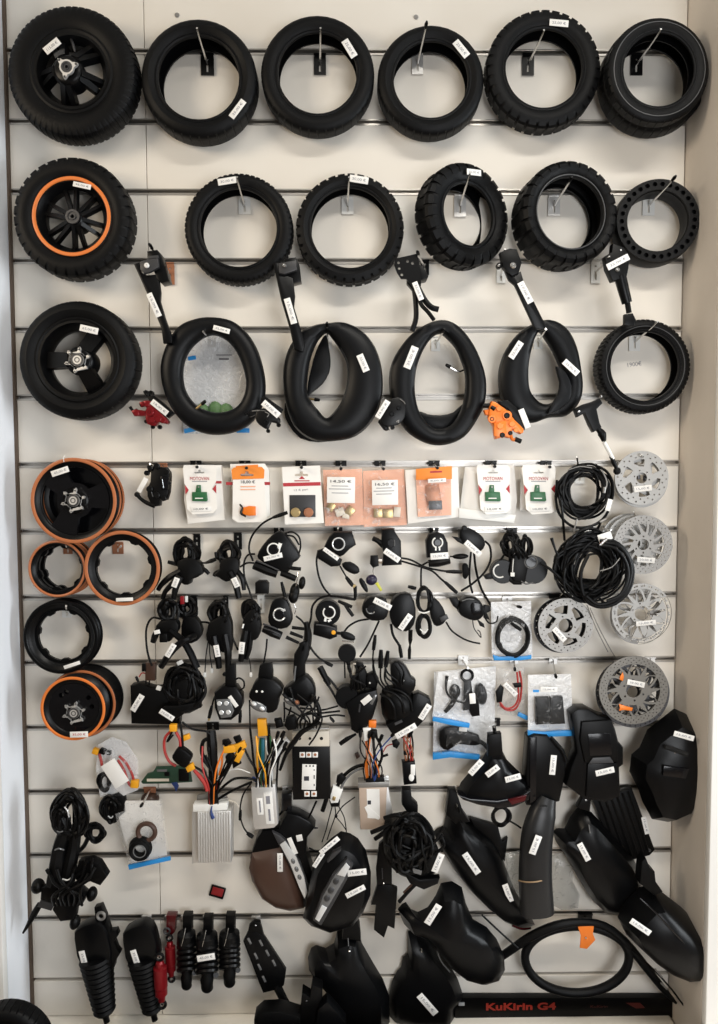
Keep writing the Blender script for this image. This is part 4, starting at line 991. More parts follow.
rotor('large grey rotor with red-dabbed lattice and price sticker, lowest of the column', 633.5, 690, .090, 34.5, .22, WL, 6, [(.94, 36, .018, 0), (.88, 36, .018, .5), (.82, 36, .016, 0)], .1, (636, 683.5, .0935, 18, 5.5, 12, '20,00 €'), 'rotor_dim')
rotor('dark drilled rotor showing below the large red-dabbed rotor', 634.5, 693, .070, 35, .22, WL, 6, [(.94, 40, .02, 0), (.87, 40, .02, .5), (.80, 40, .018, 0)], .5, None, 'dark_steel', group='brake rotors behind others')
rotor('rearmost grey rotor behind the large red-dabbed rotor', 630, 692, .050, 34.5, .22, WL, 6, [(.94, 36, .018, 0), (.87, 36, .018, .5)], .8, None, 'dark_steel', group='brake rotors behind others')
single('red_tag', 'red paint tag on the lower spokes of the large rotor', 'tag', MB().prism([(619, 704), (625, 706), (633, 708), (632, 711), (624, 710), (619, 711), (620, 708)], .0925, .0945, .0005), 'caliper_orange', 'red dabs on the lowest rotor')
single('red_tag', 'red paint tag on the upper spokes of the large rotor', 'tag', MB().prism([(620, 677), (623, 672), (624, 677), (623, 681), (620, 680)], .0925, .0945, .0005), 'caliper_orange', 'red dabs on the lowest rotor')
hook(640, 530, (634, 512), .085, 'the leaf-windowed rotor', 'metal', 10, 6)
hook(642, 462, (641, 455), .075, 'the oval-windowed rotor', 'metal', 10, 6)
hook(560, 596, (564, 590), .080, 'the five-windowed rotor', 'black', 22, 5)
hook(650, 660, (638, 668), .100, 'the lowest rotors', 'metal', 10, 6)
# --- wound control cables
def cable_end(T, pts, r=.0016, m='steel', name='cable_end'): return T.part(name, MB().tube(pts, r, 6, 3), m, label='bright metal cable end')
T = Thing('control_cable', 'black wound brake cable with loose drooping loops, above the thicker coil', 'cable', 584, 495, .070, 'wound cables')
T.part('winding', MB().coil(584, 491, .066, 21, 22, 15, .0030, 4.2, 4, .026), 'cable_black')
T.part('loose_loop', MB().tube([(557, 480, .07), (556, 500, .07), (560, 515, .071), (572, 526, .072), (588, 527, .072), (603, 519, .071), (611, 503, .07), (613, 485, .07), (607, 472, .07), (595, 465, .07)], .0030, 8, 4).tube([(558, 490, .075), (562, 508, .076), (575, 519, .077), (590, 515, .077), (600, 505, .076)], .0026, 8, 4).tube([(561, 500, .08), (563, 520, .08), (564.5, 540, .05)], .0028, 8, 3).tube([(602, 520, .08), (597, 530, .06), (593, 536, .045)], .0026, 8, 3), 'cable_black')
cable_end(T, [(568, 470, .088), (580, 466.5, .09), (592, 468, .09)], .0011)
cable_end(T, [(602, 470, .09), (607, 482, .09), (604.5, 492, .09)], .0016)
for q, r in (([(604.5, 487, .091), (604, 493, .091)], .0032), ([(577, 519, .088), (575, 527, .088), (573, 536, .086)], .0018), ([(600, 522, .088), (606, 519, .088)], .0030)): T.part('ferrule', MB().tube(q, r, 8, 2), 'steel', label='bright ferrule')
T.sticker(609, 505, .0905, 5, 12, 15, '')
hook(579.5, 474, (577, 457), .095, 'the wound brake cable with loose loops', 'white', 10, 19)
T = Thing('control_cable', 'big thick coil of many black cables with a looser loop hanging beside it', 'cable', 592, 570, .100, 'wound cables')
T.part('winding', MB().coil(589, 565, .098, 26.5, 26.5, 36, .0025, 6.5, 9, .036), 'cable_black')
T.part('winding', MB().coil(590, 569, 0.108, 20, 24, 16, .0025, 6, 13, .030, ang=25), 'cable_black')
T.part('loose_loop', MB().tube([(600, 541, 0.130), (615, 542, 0.130), (627, 553, 0.130), (633, 570, 0.130), (629, 590, 0.130), (616, 603, 0.130), (601, 607, 0.130), (588, 602, 0.128), (582, 590, 0.126), (581, 572, 0.125), (588, 555, 0.126)], .0040, 8, 4).tube([(603, 543, 0.138), (617, 545, 0.138), (628, 557, 0.138), (631, 573, 0.138), (625, 592, 0.138), (611, 602, 0.138), (597, 604, 0.136), (586, 596, 0.135)], .0038, 8, 4).tube([(598, 545, 0.144), (614, 548, 0.144), (625, 560, 0.144), (628, 576, 0.143), (621, 594, 0.142), (607, 601, 0.142)], .0036, 8, 4), 'cable_black')
cable_end(T, [(600, 571, 0.148), (612, 567, 0.148), (620, 558, 0.148)], .0010)
T.part('ferrule', MB().tube([(600, 545, 0.148), (607, 538.5, 0.148)], .0030, 8, 1), 'chrome', label='bright ferrule')
for q, r in (([(551.5, 538, 0.120), (555, 549, 0.120), (558, 556, 0.120)], [.0035, .0022, .0030]), ([(540, 563, 0.120), (550, 569, 0.120), (562, 580, 0.118), (575, 592, 0.118)], .0030), ([(599, 598, 0.120), (606, 605, 0.120)], .003)): T.part('loose_end', MB().tube(q, r, 8, 2), 'cable_black')
T.sticker(605, 537, .1215, 14, 8, -18, '')
T.part('tail', MB().tube([(590, 608, .08), (600, 630, .06), (612, 652, .04), (616, 658, .03)], .0010, 6, 3).tube([(587, 605, .08), (596, 628, .06), (608, 652, .04)], .0010, 6, 3), 'steel', label='thin bright cable tails')
hook(604, 528.5, (611, 530), .134, 'the big coil of cables', 'metal', 12, 6)
mat('violet_black', (0.010, 0.007, 0.030), 0.4)
# ------------------------------------------------------------------ compact builder for the small hanging goods
def ops(mb, d, lst):
    for o in lst:
        k = o[0]
        if k == 't':                                   # cable or rod: points (x,y[,extra depth]), radius px or radii
            pts = [(p[0], p[1], d+(p[2] if len(p) > 2 else 0)) for p in o[1]]; q = mpp(pts[0][0], pts[0][1], d)
            r = [x*q for x in o[2]] if isinstance(o[2], (list, tuple)) else o[2]*q
            mb.tube(pts, r, 8, o[3] if len(o) > 3 else 4)
        elif k == 'tc': mb.tube([(p[0], p[1], d+(p[2] if len(p) > 2 else 0)) for p in o[1]], o[2]*mpp(*o[1][0][:2], d), 8, 4, True)
        elif k == 'p': mb.prism(o[1], d+o[2], d+o[3], o[4] if len(o) > 4 else .002, 2, o[5] if len(o) > 5 else 0)
        elif k == 'l': mb.pillow(o[1], d+o[2], d+o[3], 5, o[4] if len(o) > 4 else .5, o[5] if len(o) > 5 else 2)
        elif k == 'c':
            q = mpp(o[1], o[2], d); mb.coil(o[1], o[2], d+(o[10] if len(o) > 10 else 0), o[3], o[4], o[5], o[6]*q, o[8] if len(o) > 8 else 1.5, o[7], o[9] if len(o) > 9 else .012)
        elif k == 'd': mb.disc(o[1], o[2], d+(o[4]+o[5])/2, o[3], o[5]-o[4], 22, .0012)
        elif k == 'r': mb.ring(o[1], o[2], d+(o[5] if len(o) > 5 else 0), o[3], o[4])
        elif k == 'e': mb.pillow([(o[1]+o[3]*cos(t)*cos(radians(o[7]))-o[4]*sin(t)*sin(radians(o[7])), o[2]+o[3]*cos(t)*sin(radians(o[7]))+o[4]*sin(t)*cos(radians(o[7]))) for t in [2*pi*i/20 for i in range(20)]], d+o[5], d+o[6], 5, .5, 0)
        elif k == 'b': mb.pbox(o[1], o[2], d+(o[5]+o[6])/2, o[3], o[4], o[6]-o[5], o[7] if len(o) > 7 else 0, o[8] if len(o) > 8 else .001)
    return mb
def item(name, label, cat, px, py, d, parts, stk=(), group=None):
    T = Thing(name, label, cat, px, py, d, group); T.d = d
    for p in parts: T.part(p[0], ops(MB(), d, p[2]), p[1], label=p[3] if len(p) > 3 else None)
    for s in stk: T.sticker(s[0], s[1], d+s[2], s[3], s[4], s[5], s[6] if len(s) > 6 else '15,00 €')
    return T
BP, SB, CB, GB = 'black_plastic', 'satin_black', 'cable_black', 'gloss_black'
def dial(x, y, R, z, gap=None):
    """white printed ring round the start button"""
    n = 26; pts = []
    a0, a1 = (gap if gap else (0, 360))
    pts = [(x+R*cos(radians(a0+(a1-a0)*i/n)), y+R*sin(radians(a0+(a1-a0)*i/n)), z) for i in range(n+1)]
    return ('t', pts, .75, 1)
def tip(x, y, x2, y2, z=0, r=1.6): return ('t', [(x, y, z), ((x+x2)/2, (y+y2)/2, z), (x2, y2, z)], [r*.7, r, r*.85], 2)
# --- upper line of levers and throttles
item('brake_lever', 'black brake lever set with its cable looped up, first of the upper lever line', 'brake lever', 186, 570, .045, [
    ('cable_loop', CB, [('c', 186, 554, 8.5, 11.5, 8, 1.8, 3, 3.4, .02)]),
    ('body', BP, [('p', [(177, 562), (190, 558), (199, 562), (203, 572), (198, 577), (191, 580), (190, 584), (184, 585), (180, 580)], -.012, .016, .003, 2)]),
    ('lever_blade', SB, [('t', [(181, 571, .012), (170, 577, .012), (162, 584, .01), (158, 590, .008)], [3.2, 3.2, 2.6, 2.2])]),
    ('lever_blade', SB, [('t', [(179, 576, .016), (172, 584, .018), (165, 592, .016), (163, 599, .014)], [3, 3, 2.4, 2.2])]),
    ('lever_blade', SB, [('t', [(181, 577, .020), (176, 587, .022), (173.5, 599, .020)], [3.4, 3.4, 2.6])]),
    ('connector', BP, [('t', [(196, 561), (204, 563), (211, 561), (216, 559)], [1, .9, 2.2, 1.8])]),
    ('connector', BP, [('t', [(199, 567), (205, 570), (209, 574)], [1.6, 2.2, 1.8])]),
    ('connector', BP, [('t', [(178, 565), (172, 563), (168, 562)], [1.6, 2.1, 1.8])])],
    [(175.5, 582.5, .0295, 10, 5.5, -68, '12,00 €')], 'brake lever sets')
hook(197, 543, (193, 549), .05, 'the first looped brake lever set', 'black', 7, 18, prong=False)
item('brake_lever', 'black brake lever set with a round cable loop, second of the upper lever line', 'brake lever', 230, 568, .045, [
    ('cable_loop', CB, [('c', 229, 554, 7, 9.5, 8, 1.8, 5, 2.8, .02)]),
    ('body', BP, [('p', [(221, 560), (237, 558), (238, 570), (234, 578), (226, 582), (219, 578), (214, 575), (219, 570)], -.012, .016, .003, 2)]),
    ('lever_blade', SB, [('t', [(230, 572, .016), (235, 582, .018), (239, 598, .016)], [3.6, 3.6, 3])]),
    ('lever_blade', SB, [('t', [(235, 568, .008), (242, 578, .01), (244, 590, .01)], [2.6, 2.8, 2])]),
    ('connector', BP, [('t', [(221, 560), (217, 557), (216, 552)], [1.6, 2, 1.8])]),
    ('connector', BP, [('t', [(222, 570), (216, 573), (214, 576)], [1.8, 2.2, 1.8])])],
    [(235.5, 582.5, .0275, 10, 6, 66, '12,00 €')], 'brake lever sets')
hook(238, 541, (234, 548), .05, 'the round-looped brake lever set', 'black', 8, 17, prong=False)
item('throttle', 'big black throttle unit with white dial ring and key fobs, under the orange-headed pack', 'throttle', 275, 553, .055, [
    ('housing', SB, [('p', [(257, 556), (262, 546), (272, 535), (281, 531.5), (290, 540), (300, 557), (293, 563), (290, 570), (283, 573), (262, 562)], -.015, .014, .004, 2)]),
    ('button', GB, [('d', 273.5, 549.5, 4.6, .012, .018)]),
    ('dial_ring', 'white_plastic', [dial(273.5, 549.5, 6, .0150), ('b', 279.5, 546, 3.6, 6, .0140, .0156, 20, 0)], 'white dial ring'),
    ('clamp', BP, [('t', [(254, 565, .006), (266, 570, .008), (277, 574, .006)], [4.4, 4.6, 4.2])]),
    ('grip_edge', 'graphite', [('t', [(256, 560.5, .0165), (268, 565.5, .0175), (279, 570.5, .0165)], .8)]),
    ('cable', CB, [('t', [(253, 561), (249, 549), (252, 536), (262, 524, .015), (273, 517.5, .03)], 1.0)]),
    ('connector', BP, [tip(273, 517.5, 287.5, 512.5, .03, 2.0)]),
    ('cable', CB, [('t', [(283, 534), (292, 532), (299, 537), (300.5, 547), (298, 556)], .9)]),
    ('cable', CB, [('t', [(286, 535, .004), (294, 537, .006), (299, 545, .006)], .9)]),
    ('cable', CB, [('t', [(255, 554), (248, 555), (244, 563), (244.5, 577), (249, 590), (252, 599)], 1.0)]),
    ('cable', CB, [('t', [(254, 563, .01), (247, 563, .012), (240, 567, .014)], 1.0)]),
    ('plug', BP, [('p', [(255, 583), (258, 581), (266, 581), (268.5, 584), (268, 594), (255, 594)], -.01, .012, .002)]),
    ('connector', BP, [tip(281.5, 582, 285, 597, .0, 1.9)]),
    ('ignition_lock', BP, [('t', [(281, 573, .01), (288, 575.5, .012), (296, 579, .012)], [3, 3.3, 3])]),
    ('side_lever', BP, [('t', [(286, 567, .01), (294, 568.5, .012), (301, 569, .012)], [1.8, 2, 1.8])]),
    ('key_fob', BP, [('e', 302, 583, 3.4, 6.5, .006, .016, 8)]),
    ('key_fob', BP, [('e', 294.5, 592, 5, 9, -.004, .008, 8)]),
    ('key_ring', 'chrome', [('t', [(298, 572, .012), (297.5, 578, .016), (296, 586, .014)], .5)], 'bright key ring')],
    [(273, 557, .0152, 19, 5, -13, '25,00 €')], 'throttles with dial rings')
hook(279, 531, (279, 528), .06, 'the big throttle with key fobs', 'black', 10, 6)
item('throttle', 'angular black throttle with thin dial ring and hanging connector, under the two-pad card', 'throttle', 338, 545, .055, [
    ('housing', SB, [('p', [(334, 532), (352, 532), (356, 545), (350, 549), (344, 555), (340, 557), (324, 547), (329, 537)], -.014, .014, .004)]),
    ('button', GB, [('d', 338.5, 544, 4.6, .012, .018)]),
    ('dial_ring', 'lens', [dial(338.5, 544, 6, .0148)], 'pale dial ring'),
    ('clamp', BP, [('p', [(317, 551), (323, 549), (342, 560), (340, 566), (331, 567), (318, 559)], -.010, .012, .004)]),
    ('cable', CB, [('t', [(318, 552, .004), (316.5, 562, .004), (319, 577, .004), (324, 588, .004), (330, 595, .004)], 1.0)]),
    ('key_fob', BP, [('p', [(342, 564), (350, 562), (358, 567), (359.5, 572), (354, 574.5), (345, 570)], .0, .012, .003, 2)]),
    ('cable', CB, [('t', [(340, 566), (344, 573), (347, 578)], .8)]),
    ('connector', BP, [tip(346, 577, 353, 586, 0, 2.2)]),
    ('connector_ring', 'brass', [('d', 354.3, 586, 1.8, -.003, .004)], 'yellow connector ring'),
    ('connector', BP, [('t', [(355, 586), (355.3, 593), (355, 600)], [2.0, 1.7, 1.4])]),
    ('key_fob', BP, [('p', [(359, 580), (362, 578.5), (367, 586), (368, 592), (365, 591.5), (360.5, 585)], -.004, .006, .002, 2)])],
    [(331, 554, .0152, 18, 4, 37)], 'throttles with dial rings')
hook(338, 530, (338, 528), .05, 'the angular throttle', 'black', 9, 5)
item('throttle', 'black thumb throttle with key in its lock and a yellow-bladed key below', 'throttle', 391, 548, .055, [
    ('housing', SB, [('p', [(382, 529.5), (393, 528.5), (401, 541), (401.8, 565), (382, 566), (383.5, 553), (381.5, 545)], -.014, .014, .003)]),
    ('button', GB, [('d', 391.5, 543, 4.4, .012, .017)]),
    ('dial_mark', 'lens_grey', [('t', [(394.2, 540, .0175), (394.8, 543, .0175), (394.4, 546, .0175)], .6)]),
    ('thumb_lever', BP, [('t', [(373, 538.5), (378, 541, .004), (384, 546, .004)], [2.6, 2.6, 3.2])]),
    ('lock_collar', 'chrome', [('t', [(378.5, 561, .004), (382, 561, .004)], 3.2, 1)], 'chrome lock collar'),
    ('key_head', BP, [('p', [(370.5, 556), (378, 555.5), (379, 566), (373, 568), (370, 564)], -.003, .010, .002)]),
    ('key_ring', 'chrome', [('t', [(374, 567), (373, 571), (373.5, 575)], .5)], 'bright key ring'),
    ('key_head', 'violet_black', [('e', 371.5, 580, 5.8, 5.2, -.003, .006, -20)], 'dark violet key head'),
    ('key_blade', 'lime', [('p', [(375, 583.5), (378, 582), (382.5, 590), (380.5, 591.5)], -.001, .002, .0004)], 'yellow-green key blade'),
    ('cable', CB, [('t', [(401, 558), (411, 560), (425, 567), (438, 570), (448, 571.5)], 1.0)]),
    ('connector', BP, [tip(446, 571.5, 462, 572, 0, 2.0)]),
    ('cable', CB, [('t', [(401, 561), (418, 566), (432, 571, .004), (441, 579, .006), (446, 583, .006)], 1.0)]),
    ('connector', BP, [tip(445, 582, 457, 593, .006, 2.0)])],
    [(392, 555.5, .0152, 18, 6, 35)], 'throttles with dial rings')
hook(390, 531, (390, 529), .04, 'the thumb throttle with key', 'black', 9, 5)
item('throttle', 'round-topped black throttle with broken white ring and flat sticker', 'throttle', 438, 550, .055, [
    ('housing', SB, [('p', [(426, 541), (429.5, 534.5), (437, 532), (444, 534.5), (448, 543), (448.5, 556), (427, 558)], -.012, .014, .004)]),
    ('button', GB, [('d', 437.5, 542.5, 3.6, .012, .017)]),
    ('dial_ring', 'white_plastic', [dial(437.5, 542.5, 5, .0150, (-60, 80)), dial(437.5, 542.5, 5, .0150, (105, 245)), ('b', 435.8, 548.5, 1.4, 4, .0143, .0156, 0, 0), ('b', 439.6, 548.5, 1.4, 4, .0143, .0156, 0, 0)], 'white broken dial ring'),
    ('clamp', BP, [('t', [(428.5, 563.5, .004), (438, 562.5, .006), (449.5, 560, .004)], [3.6, 4.4, 4])]),
    ('cable', CB, [('t', [(428, 562, -.010), (422, 566, -.016), (421, 575, -.016), (421, 588, -.010)], 1.0)]),
    ('key', BP, [('t', [(450, 556.5, .004), (453, 556.5, .004)], .8, 1), ('e', 460.5, 556.5, 8, 2.7, .0, .009, -3)])],
    [(439.5, 556, .0155, 18, 6.5, -4)], 'throttles with dial rings')
hook(434, 530.5, (434, 529), .03, 'the round-topped throttle', 'black', 9, 5)
item('throttle', 'black throttle with small thumb lever and slanting white sticker, two cables falling from it', 'throttle', 472, 540, .055, [
    ('housing', SB, [('p', [(460, 530), (467, 528), (474, 530), (483, 537), (485.5, 545), (480, 552), (470, 549), (461, 541)], -.014, .014, .004, 2)]),
    ('mode_button', BP, [('d', 464.5, 528, 2.6, .0, .014)]),
    ('thumb_lever', BP, [('p', [(452, 536.5), (459, 537.5), (465, 540), (463, 544.5), (458, 542)], .0, .012, .002)]),
    ('cable', CB, [('t', [(485, 541), (490, 547), (490.5, 560), (484, 573), (472, 584), (461, 591)], 1.1)]),
    ('cable', CB, [('t', [(471, 552, .0), (469.5, 570, -.004), (470, 583, -.010), (472.5, 593, -.014)], 1.1)]),
    ('cable', CB, [('t', [(474, 553), (476, 570, -.02), (481, 588, -.036), (490, 604, -.038), (496, 613, -.034)], 1.2)]),
    ('key_fob', BP, [('p', [(462.5, 566), (465, 563.5), (468, 565), (469, 574), (466, 579), (463, 577)], -.036, -.026, .002, 2)])],
    [(473, 548.5, .0152, 20, 6, 42)], 'throttles with dial rings')
item('horn', 'pair of black round buzzers with coiled cable and a white tie, before the cable coil', 'horn', 518, 565, .050, [
    ('cable_loop', CB, [('c', 511, 545, 6.5, 9.5, 8, 1.4, 5, 2.6, .02)]),
    ('cable_loop', CB, [('c', 526, 547, 4, 10, 5, 1.3, 8, 1.6)]),
    ('round_housing', SB, [('d', 532, 569, 14, -.016, .016)]),
    ('mouth', GB, [('d', 531, 562, 5.5, .016, .0185)]),
    ('mouth_ring', 'lens_grey', [('r', 531, 562, 6.2, .7, .0180)], 'pale ring'),
    ('round_housing', SB, [('d', 502, 571, 12, -.014, .010)]),
    ('dial_arc', 'white_plastic', [dial(500, 571, 6.5, .0110, (60, 260))], 'white printed arc'),
    ('bracket', BP, [('p', [(512, 556), (524, 553), (530, 560), (525, 584), (514, 582), (509, 572)], -.010, .018, .003)]),
    ('lower_rim', 'lens_grey', [('t', [(521, 581, .017), (526, 584, .0185), (533, 582.5, .0175)], .7)]),
    ('foot', BP, [('p', [(510, 576), (522, 580), (522, 585), (514, 585), (509, 581)], -.008, .012, .003), ('p', [(484, 576), (494, 572), (494, 579), (486, 579.5)], -.008, .008, .002)]),
    ('tie', 'white_plastic', [('t', [(514, 553, .0195), (513, 564, .0195), (512.5, 572, .0195)], .5), ('b', 512.5, 574.5, 4, 4, .018, .021, 0, .0004)], 'white cable tie'),
    ('cable', CB, [('t', [(506, 552), (502, 558), (498, 562)], 1.1)])])
hook(512, 530.5, (510, 534), .05, 'the pair of round buzzers', 'black', 10, 5)
# --- second line
item('brake_lever', 'black brake lever with short blade and cable bowing out beside the black rim ring', 'brake lever', 168, 625, .064, [
    ('cable_loop', CB, [('c', 169, 611, 6.5, 9.5, 8, 1.8, 2, 2.8, .02)]),
    ('body', BP, [('p', [(159, 622), (175, 620), (178, 630), (171, 640), (168, 642), (160, 641), (160, 632), (155, 630)], -.012, .014, .003, 2)]),
    ('short_blade', SB, [('t', [(159, 628, .012), (155, 636, .012), (153, 642, .01)], [3, 3.4, 2.8])]),
    ('clamp', BP, [('b', 164.5, 637, 8, 9, .0, .022, 0, .002)]),
    ('long_blade', SB, [('t', [(170, 630, .014), (182, 640, .016), (190, 652, .018), (197, 668, .020)], [3, 3.6, 3.8, 3.6])]),
    ('cable', CB, [('t', [(161, 619), (152, 618), (146.5, 628), (146.5, 645), (149, 658), (152, 666)], 1.1)]),
    ('cable', CB, [('t', [(178, 615), (177, 623), (171, 630)], 1.1)])],
    [(157, 632, .0275, 6, 4, -12, '')], 'brake lever sets')
item('brake_lever', 'black brake lever with long stickered blade crossing the short-bladed one', 'brake lever', 190, 625, .030, [
    ('cable_loop', CB, [('c', 187, 609, 7, 8, 7, 1.8, 6, 2.8, .02)]),
    ('body', BP, [('p', [(183, 618), (196, 618), (202, 631), (197, 641), (186, 644), (181, 636)], -.010, .014, .003, 2)]),
    ('long_blade', SB, [('t', [(194, 636, .034), (188, 639, .066), (182, 642, .072), (171, 652, .070), (161, 667, .064)], [3, 3.2, 3.4, 3.6, 3.0])]),
    ('connector', BP, [('t', [(196, 623), (204, 622), (211, 623.5)], [1, 1, 1.2])]),
    ('red_plug', 'red_plastic', [('b', 182.5, 600, 4, 8, .006, .014, 0)], 'red plug'),
    ('white_plug', 'white_plastic', [('b', 186.5, 599, 2.5, 6, .006, .014, 0)], 'pinkish white plug')],
    [(170.5, 650.5, .0800, 15, 5.5, -58, '12,00 €')], 'brake lever sets')
hook(194, 606, (191, 611), .05, 'the long-bladed brake lever', 'black', 7, 20, prong=False)
item('brake_lever', 'black brake lever bundle with two hanging thin wires, price sticker near its tip', 'brake lever', 220, 630, .050, [
    ('cable_loop', CB, [('c', 219, 613, 6.5, 10.5, 8, 1.8, 4, 2.8, .02)]),
    ('body', BP, [('p', [(211, 621), (229, 615), (232, 636), (231, 652), (226, 654), (213, 648), (206, 640), (207, 629)], -.012, .012, .004, 2)]),
    ('lever_blade', SB, [('t', [(214, 636, .012), (217, 652, .014), (219, 668, .012)], [3.6, 3.8, 3])]),
    ('lever_blade', SB, [('t', [(225, 634, .010), (228, 652, .012), (228, 668, .010)], [3.8, 3.8, 3])]),
    ('connector', BP, [('t', [(226, 598, .0), (216, 603, .0), (210, 607.5, .0)], [1.2, 1.8, 2])]),
    ('wire', CB, [('t', [(208, 642), (206, 655), (205, 672)], .6)]),
    ('wire', CB, [('t', [(209, 642), (210, 655), (212, 668)], .6)]),
    ('cable', CB, [('t', [(230, 630), (234, 641), (238, 650)], 1)])],
    [(217, 651, .0235, 12, 5.5, 80, '12,00 €')], 'brake lever sets')
hook(226, 606, (223, 609), .05, 'the lever bundle with thin wires', 'black', 5, 20, prong=False)
item('brake_lever', 'narrow black brake lever with sticker on its blade, left of the throttle with grip', 'brake lever', 250, 628, .050, [
    ('cable_loop', CB, [('c', 251, 612, 5.5, 9.5, 8, 1.7, 7, 2.4, .02)]),
    ('body', BP, [('p', [(244, 616), (256, 608), (261, 626), (258, 638), (252, 641), (243, 640), (242, 630)], -.012, .012, .004, 2)]),
    ('lever_blade', SB, [('t', [(246, 630, .012), (243, 646, .014), (241, 661, .012)], [3.6, 3.6, 3])]),
    ('lever_blade', SB, [('t', [(251, 632, .006), (249, 648, .006), (246, 659, .006)], [3, 3, 2.4])]),
    ('wire', CB, [('t', [(248, 655, 0), (250, 663, 0), (251, 672, 0)], .5)]),
    ('clip', 'white_plastic', [('t', [(243.5, 624, .014), (242.5, 628, .014)], .9, 1)], 'white clip')],
    [(241.7, 648, .0235, 12, 5.5, 97, '12,00 €')], 'brake lever sets')
hook(261, 604, (259, 606), .02, 'the narrow brake lever', 'white', 7, 18, prong=False)
item('throttle', 'black throttle with round dial and rubber grip, three short plugs beside it', 'throttle', 279, 616, .055, [
    ('housing', SB, [('p', [(269, 612), (272, 602), (279, 598), (287, 601), (291, 612), (292, 621), (287, 628), (275, 629), (268, 622)], -.014, .014, .004, 2)]),
    ('button', GB, [('d', 279.5, 614.5, 4.6, .012, .018)]),
    ('dial_ring', 'lens', [dial(279.5, 614.5, 6, .0150, (30, 320)), ('b', 283, 610.5, 5, 2.4, .0143, .0156, -20, 0)], 'pale dial ring'),
    ('grip', SB, [('t', [(264, 628, .008), (272, 632, .012), (281, 636, .010)], [4.6, 5, 4.4])]),
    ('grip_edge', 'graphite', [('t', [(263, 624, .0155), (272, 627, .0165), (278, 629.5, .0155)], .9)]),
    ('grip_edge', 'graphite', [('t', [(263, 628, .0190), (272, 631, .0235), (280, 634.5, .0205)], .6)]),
    ('plug', BP, [('t', [(292, 627.5), (305, 629)], [1.8, 1.5], 1)]),
    ('plug', BP, [('t', [(290, 632.5), (303, 637.5)], [1.9, 1.5], 1)]),
    ('plug', BP, [('t', [(286, 637), (299, 643)], [1.9, 1.5], 1)]),
    ('cable', CB, [('t', [(267, 639), (266, 650), (263.5, 664)], .9)]),
    ('key_fob', BP, [('e', 293.5, 596.5, 5, 7, .0, .010, 5)]),
    ('key_ring', 'chrome', [('t', [(294, 604), (296, 609), (294.5, 614)], .5)], 'bright key ring')],
    [], 'throttles with dial rings')
item('cable_harness', 'short black cable harness hanging between the two dial throttles', 'cable', 304, 645, .050, [
    ('sleeve', CB, [('t', [(306, 622), (308, 634), (306, 648), (301, 660), (300, 672)], [2.4, 4, 4.6, 4.4, 3])]),
    ('cable', CB, [('t', [(296, 616), (302, 621), (307, 628)], 1)]),
    ('cable', CB, [('t', [(307, 650), (304, 664), (298, 680)], 1.4)]),
    ('plug', BP, [('p', [(299, 644), (305, 641), (306, 650), (300, 653)], .004, .016, .002)])])
item('throttle', 'black disc-shaped throttle with white open ring and amber light, middle of the second line', 'throttle', 328, 614, .055, [
    ('housing', SB, [('d', 328, 612, 12.5, -.012, .012)]),
    ('button', GB, [('d', 329, 612.5, 4.6, .012, .016)]),
    ('dial_ring', 'white_plastic', [dial(329, 612.5, 5.8, .0132, (-90, 225)), ('b', 325.5, 619, 2.4, 5, .0122, .0136, 10, 0), ('b', 329.5, 620.5, 3.5, 2.2, .0122, .0136, -30, 0)], 'white open ring'),
    ('grip', SB, [('p', [(314, 623), (325, 624), (337, 627.5), (337, 637), (330, 640), (313, 635)], -.008, .020, .004)]),
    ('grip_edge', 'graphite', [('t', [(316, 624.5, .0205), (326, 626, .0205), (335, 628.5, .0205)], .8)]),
    ('amber_light', 'yellow', [('d', 333.5, 632.3, 2.2, .014, .022)], 'amber light'),
    ('key', BP, [('t', [(337, 633, .01), (341, 633.5, .01)], 1.6, 1), ('p', [(341, 632), (349, 633), (355, 637), (354, 641), (346, 640), (341, 637)], .004, .014, .003, 2)]),
    ('key_ring', 'chrome', [('t', [(342, 641, .012), (348, 641.5, .012), (354, 642, .012)], .8)], 'bright key ring'),
    ('key_fob', BP, [('d', 347, 653, 9, -.004, .010)]),
    ('key_tail', BP, [('t', [(344.5, 661), (345, 678)], .8, 1)]),
    ('key_tail', BP, [('t', [(349.5, 661), (350, 676)], .8, 1)]),
    ('cable', CB, [('t', [(330, 595.5), (320, 598), (312.5, 606), (311, 618), (308, 632), (310, 646), (318, 657), (327, 663)], 1.1)]),
    ('connector', BP, [tip(325, 662, 332.5, 666, .0, 2)]),
    ('cable', CB, [('t', [(330, 596), (342, 597, .004)], 1.2, 1)]),
    ('connector', BP, [tip(340, 597, 355, 599.5, .004, 1.6)]),
    ('connector', BP, [tip(338, 601, 352, 607, .002, 2.0)]),
    ('connector', BP, [tip(345, 605, 353, 616, .004, 2.0)])],
    [], 'throttles with dial rings')
item('throttle', 'black throttle with small ring and sticker across its top right, cables forked below', 'throttle', 375, 609, .055, [
    ('housing', SB, [('p', [(362, 608), (367, 599), (376, 597), (386, 599), (388.5, 612), (384, 620), (372, 621), (364, 616)], -.012, .014, .004, 2)]),
    ('button', GB, [('d', 371, 609, 4, .012, .017)]),
    ('dial_ring', 'lens_grey', [dial(371, 609, 4.6, .0150, (40, 190))], 'pale ring'),
    ('cable', CB, [('t', [(369, 619), (358, 621), (349, 626), (344, 632)], 1.0)]),
    ('cable', CB, [('t', [(379, 621), (373, 634), (367, 646), (360, 657)], 1.0)])],
    [(382.5, 604, .0154, 19, 6, 27)], 'throttles with dial rings')
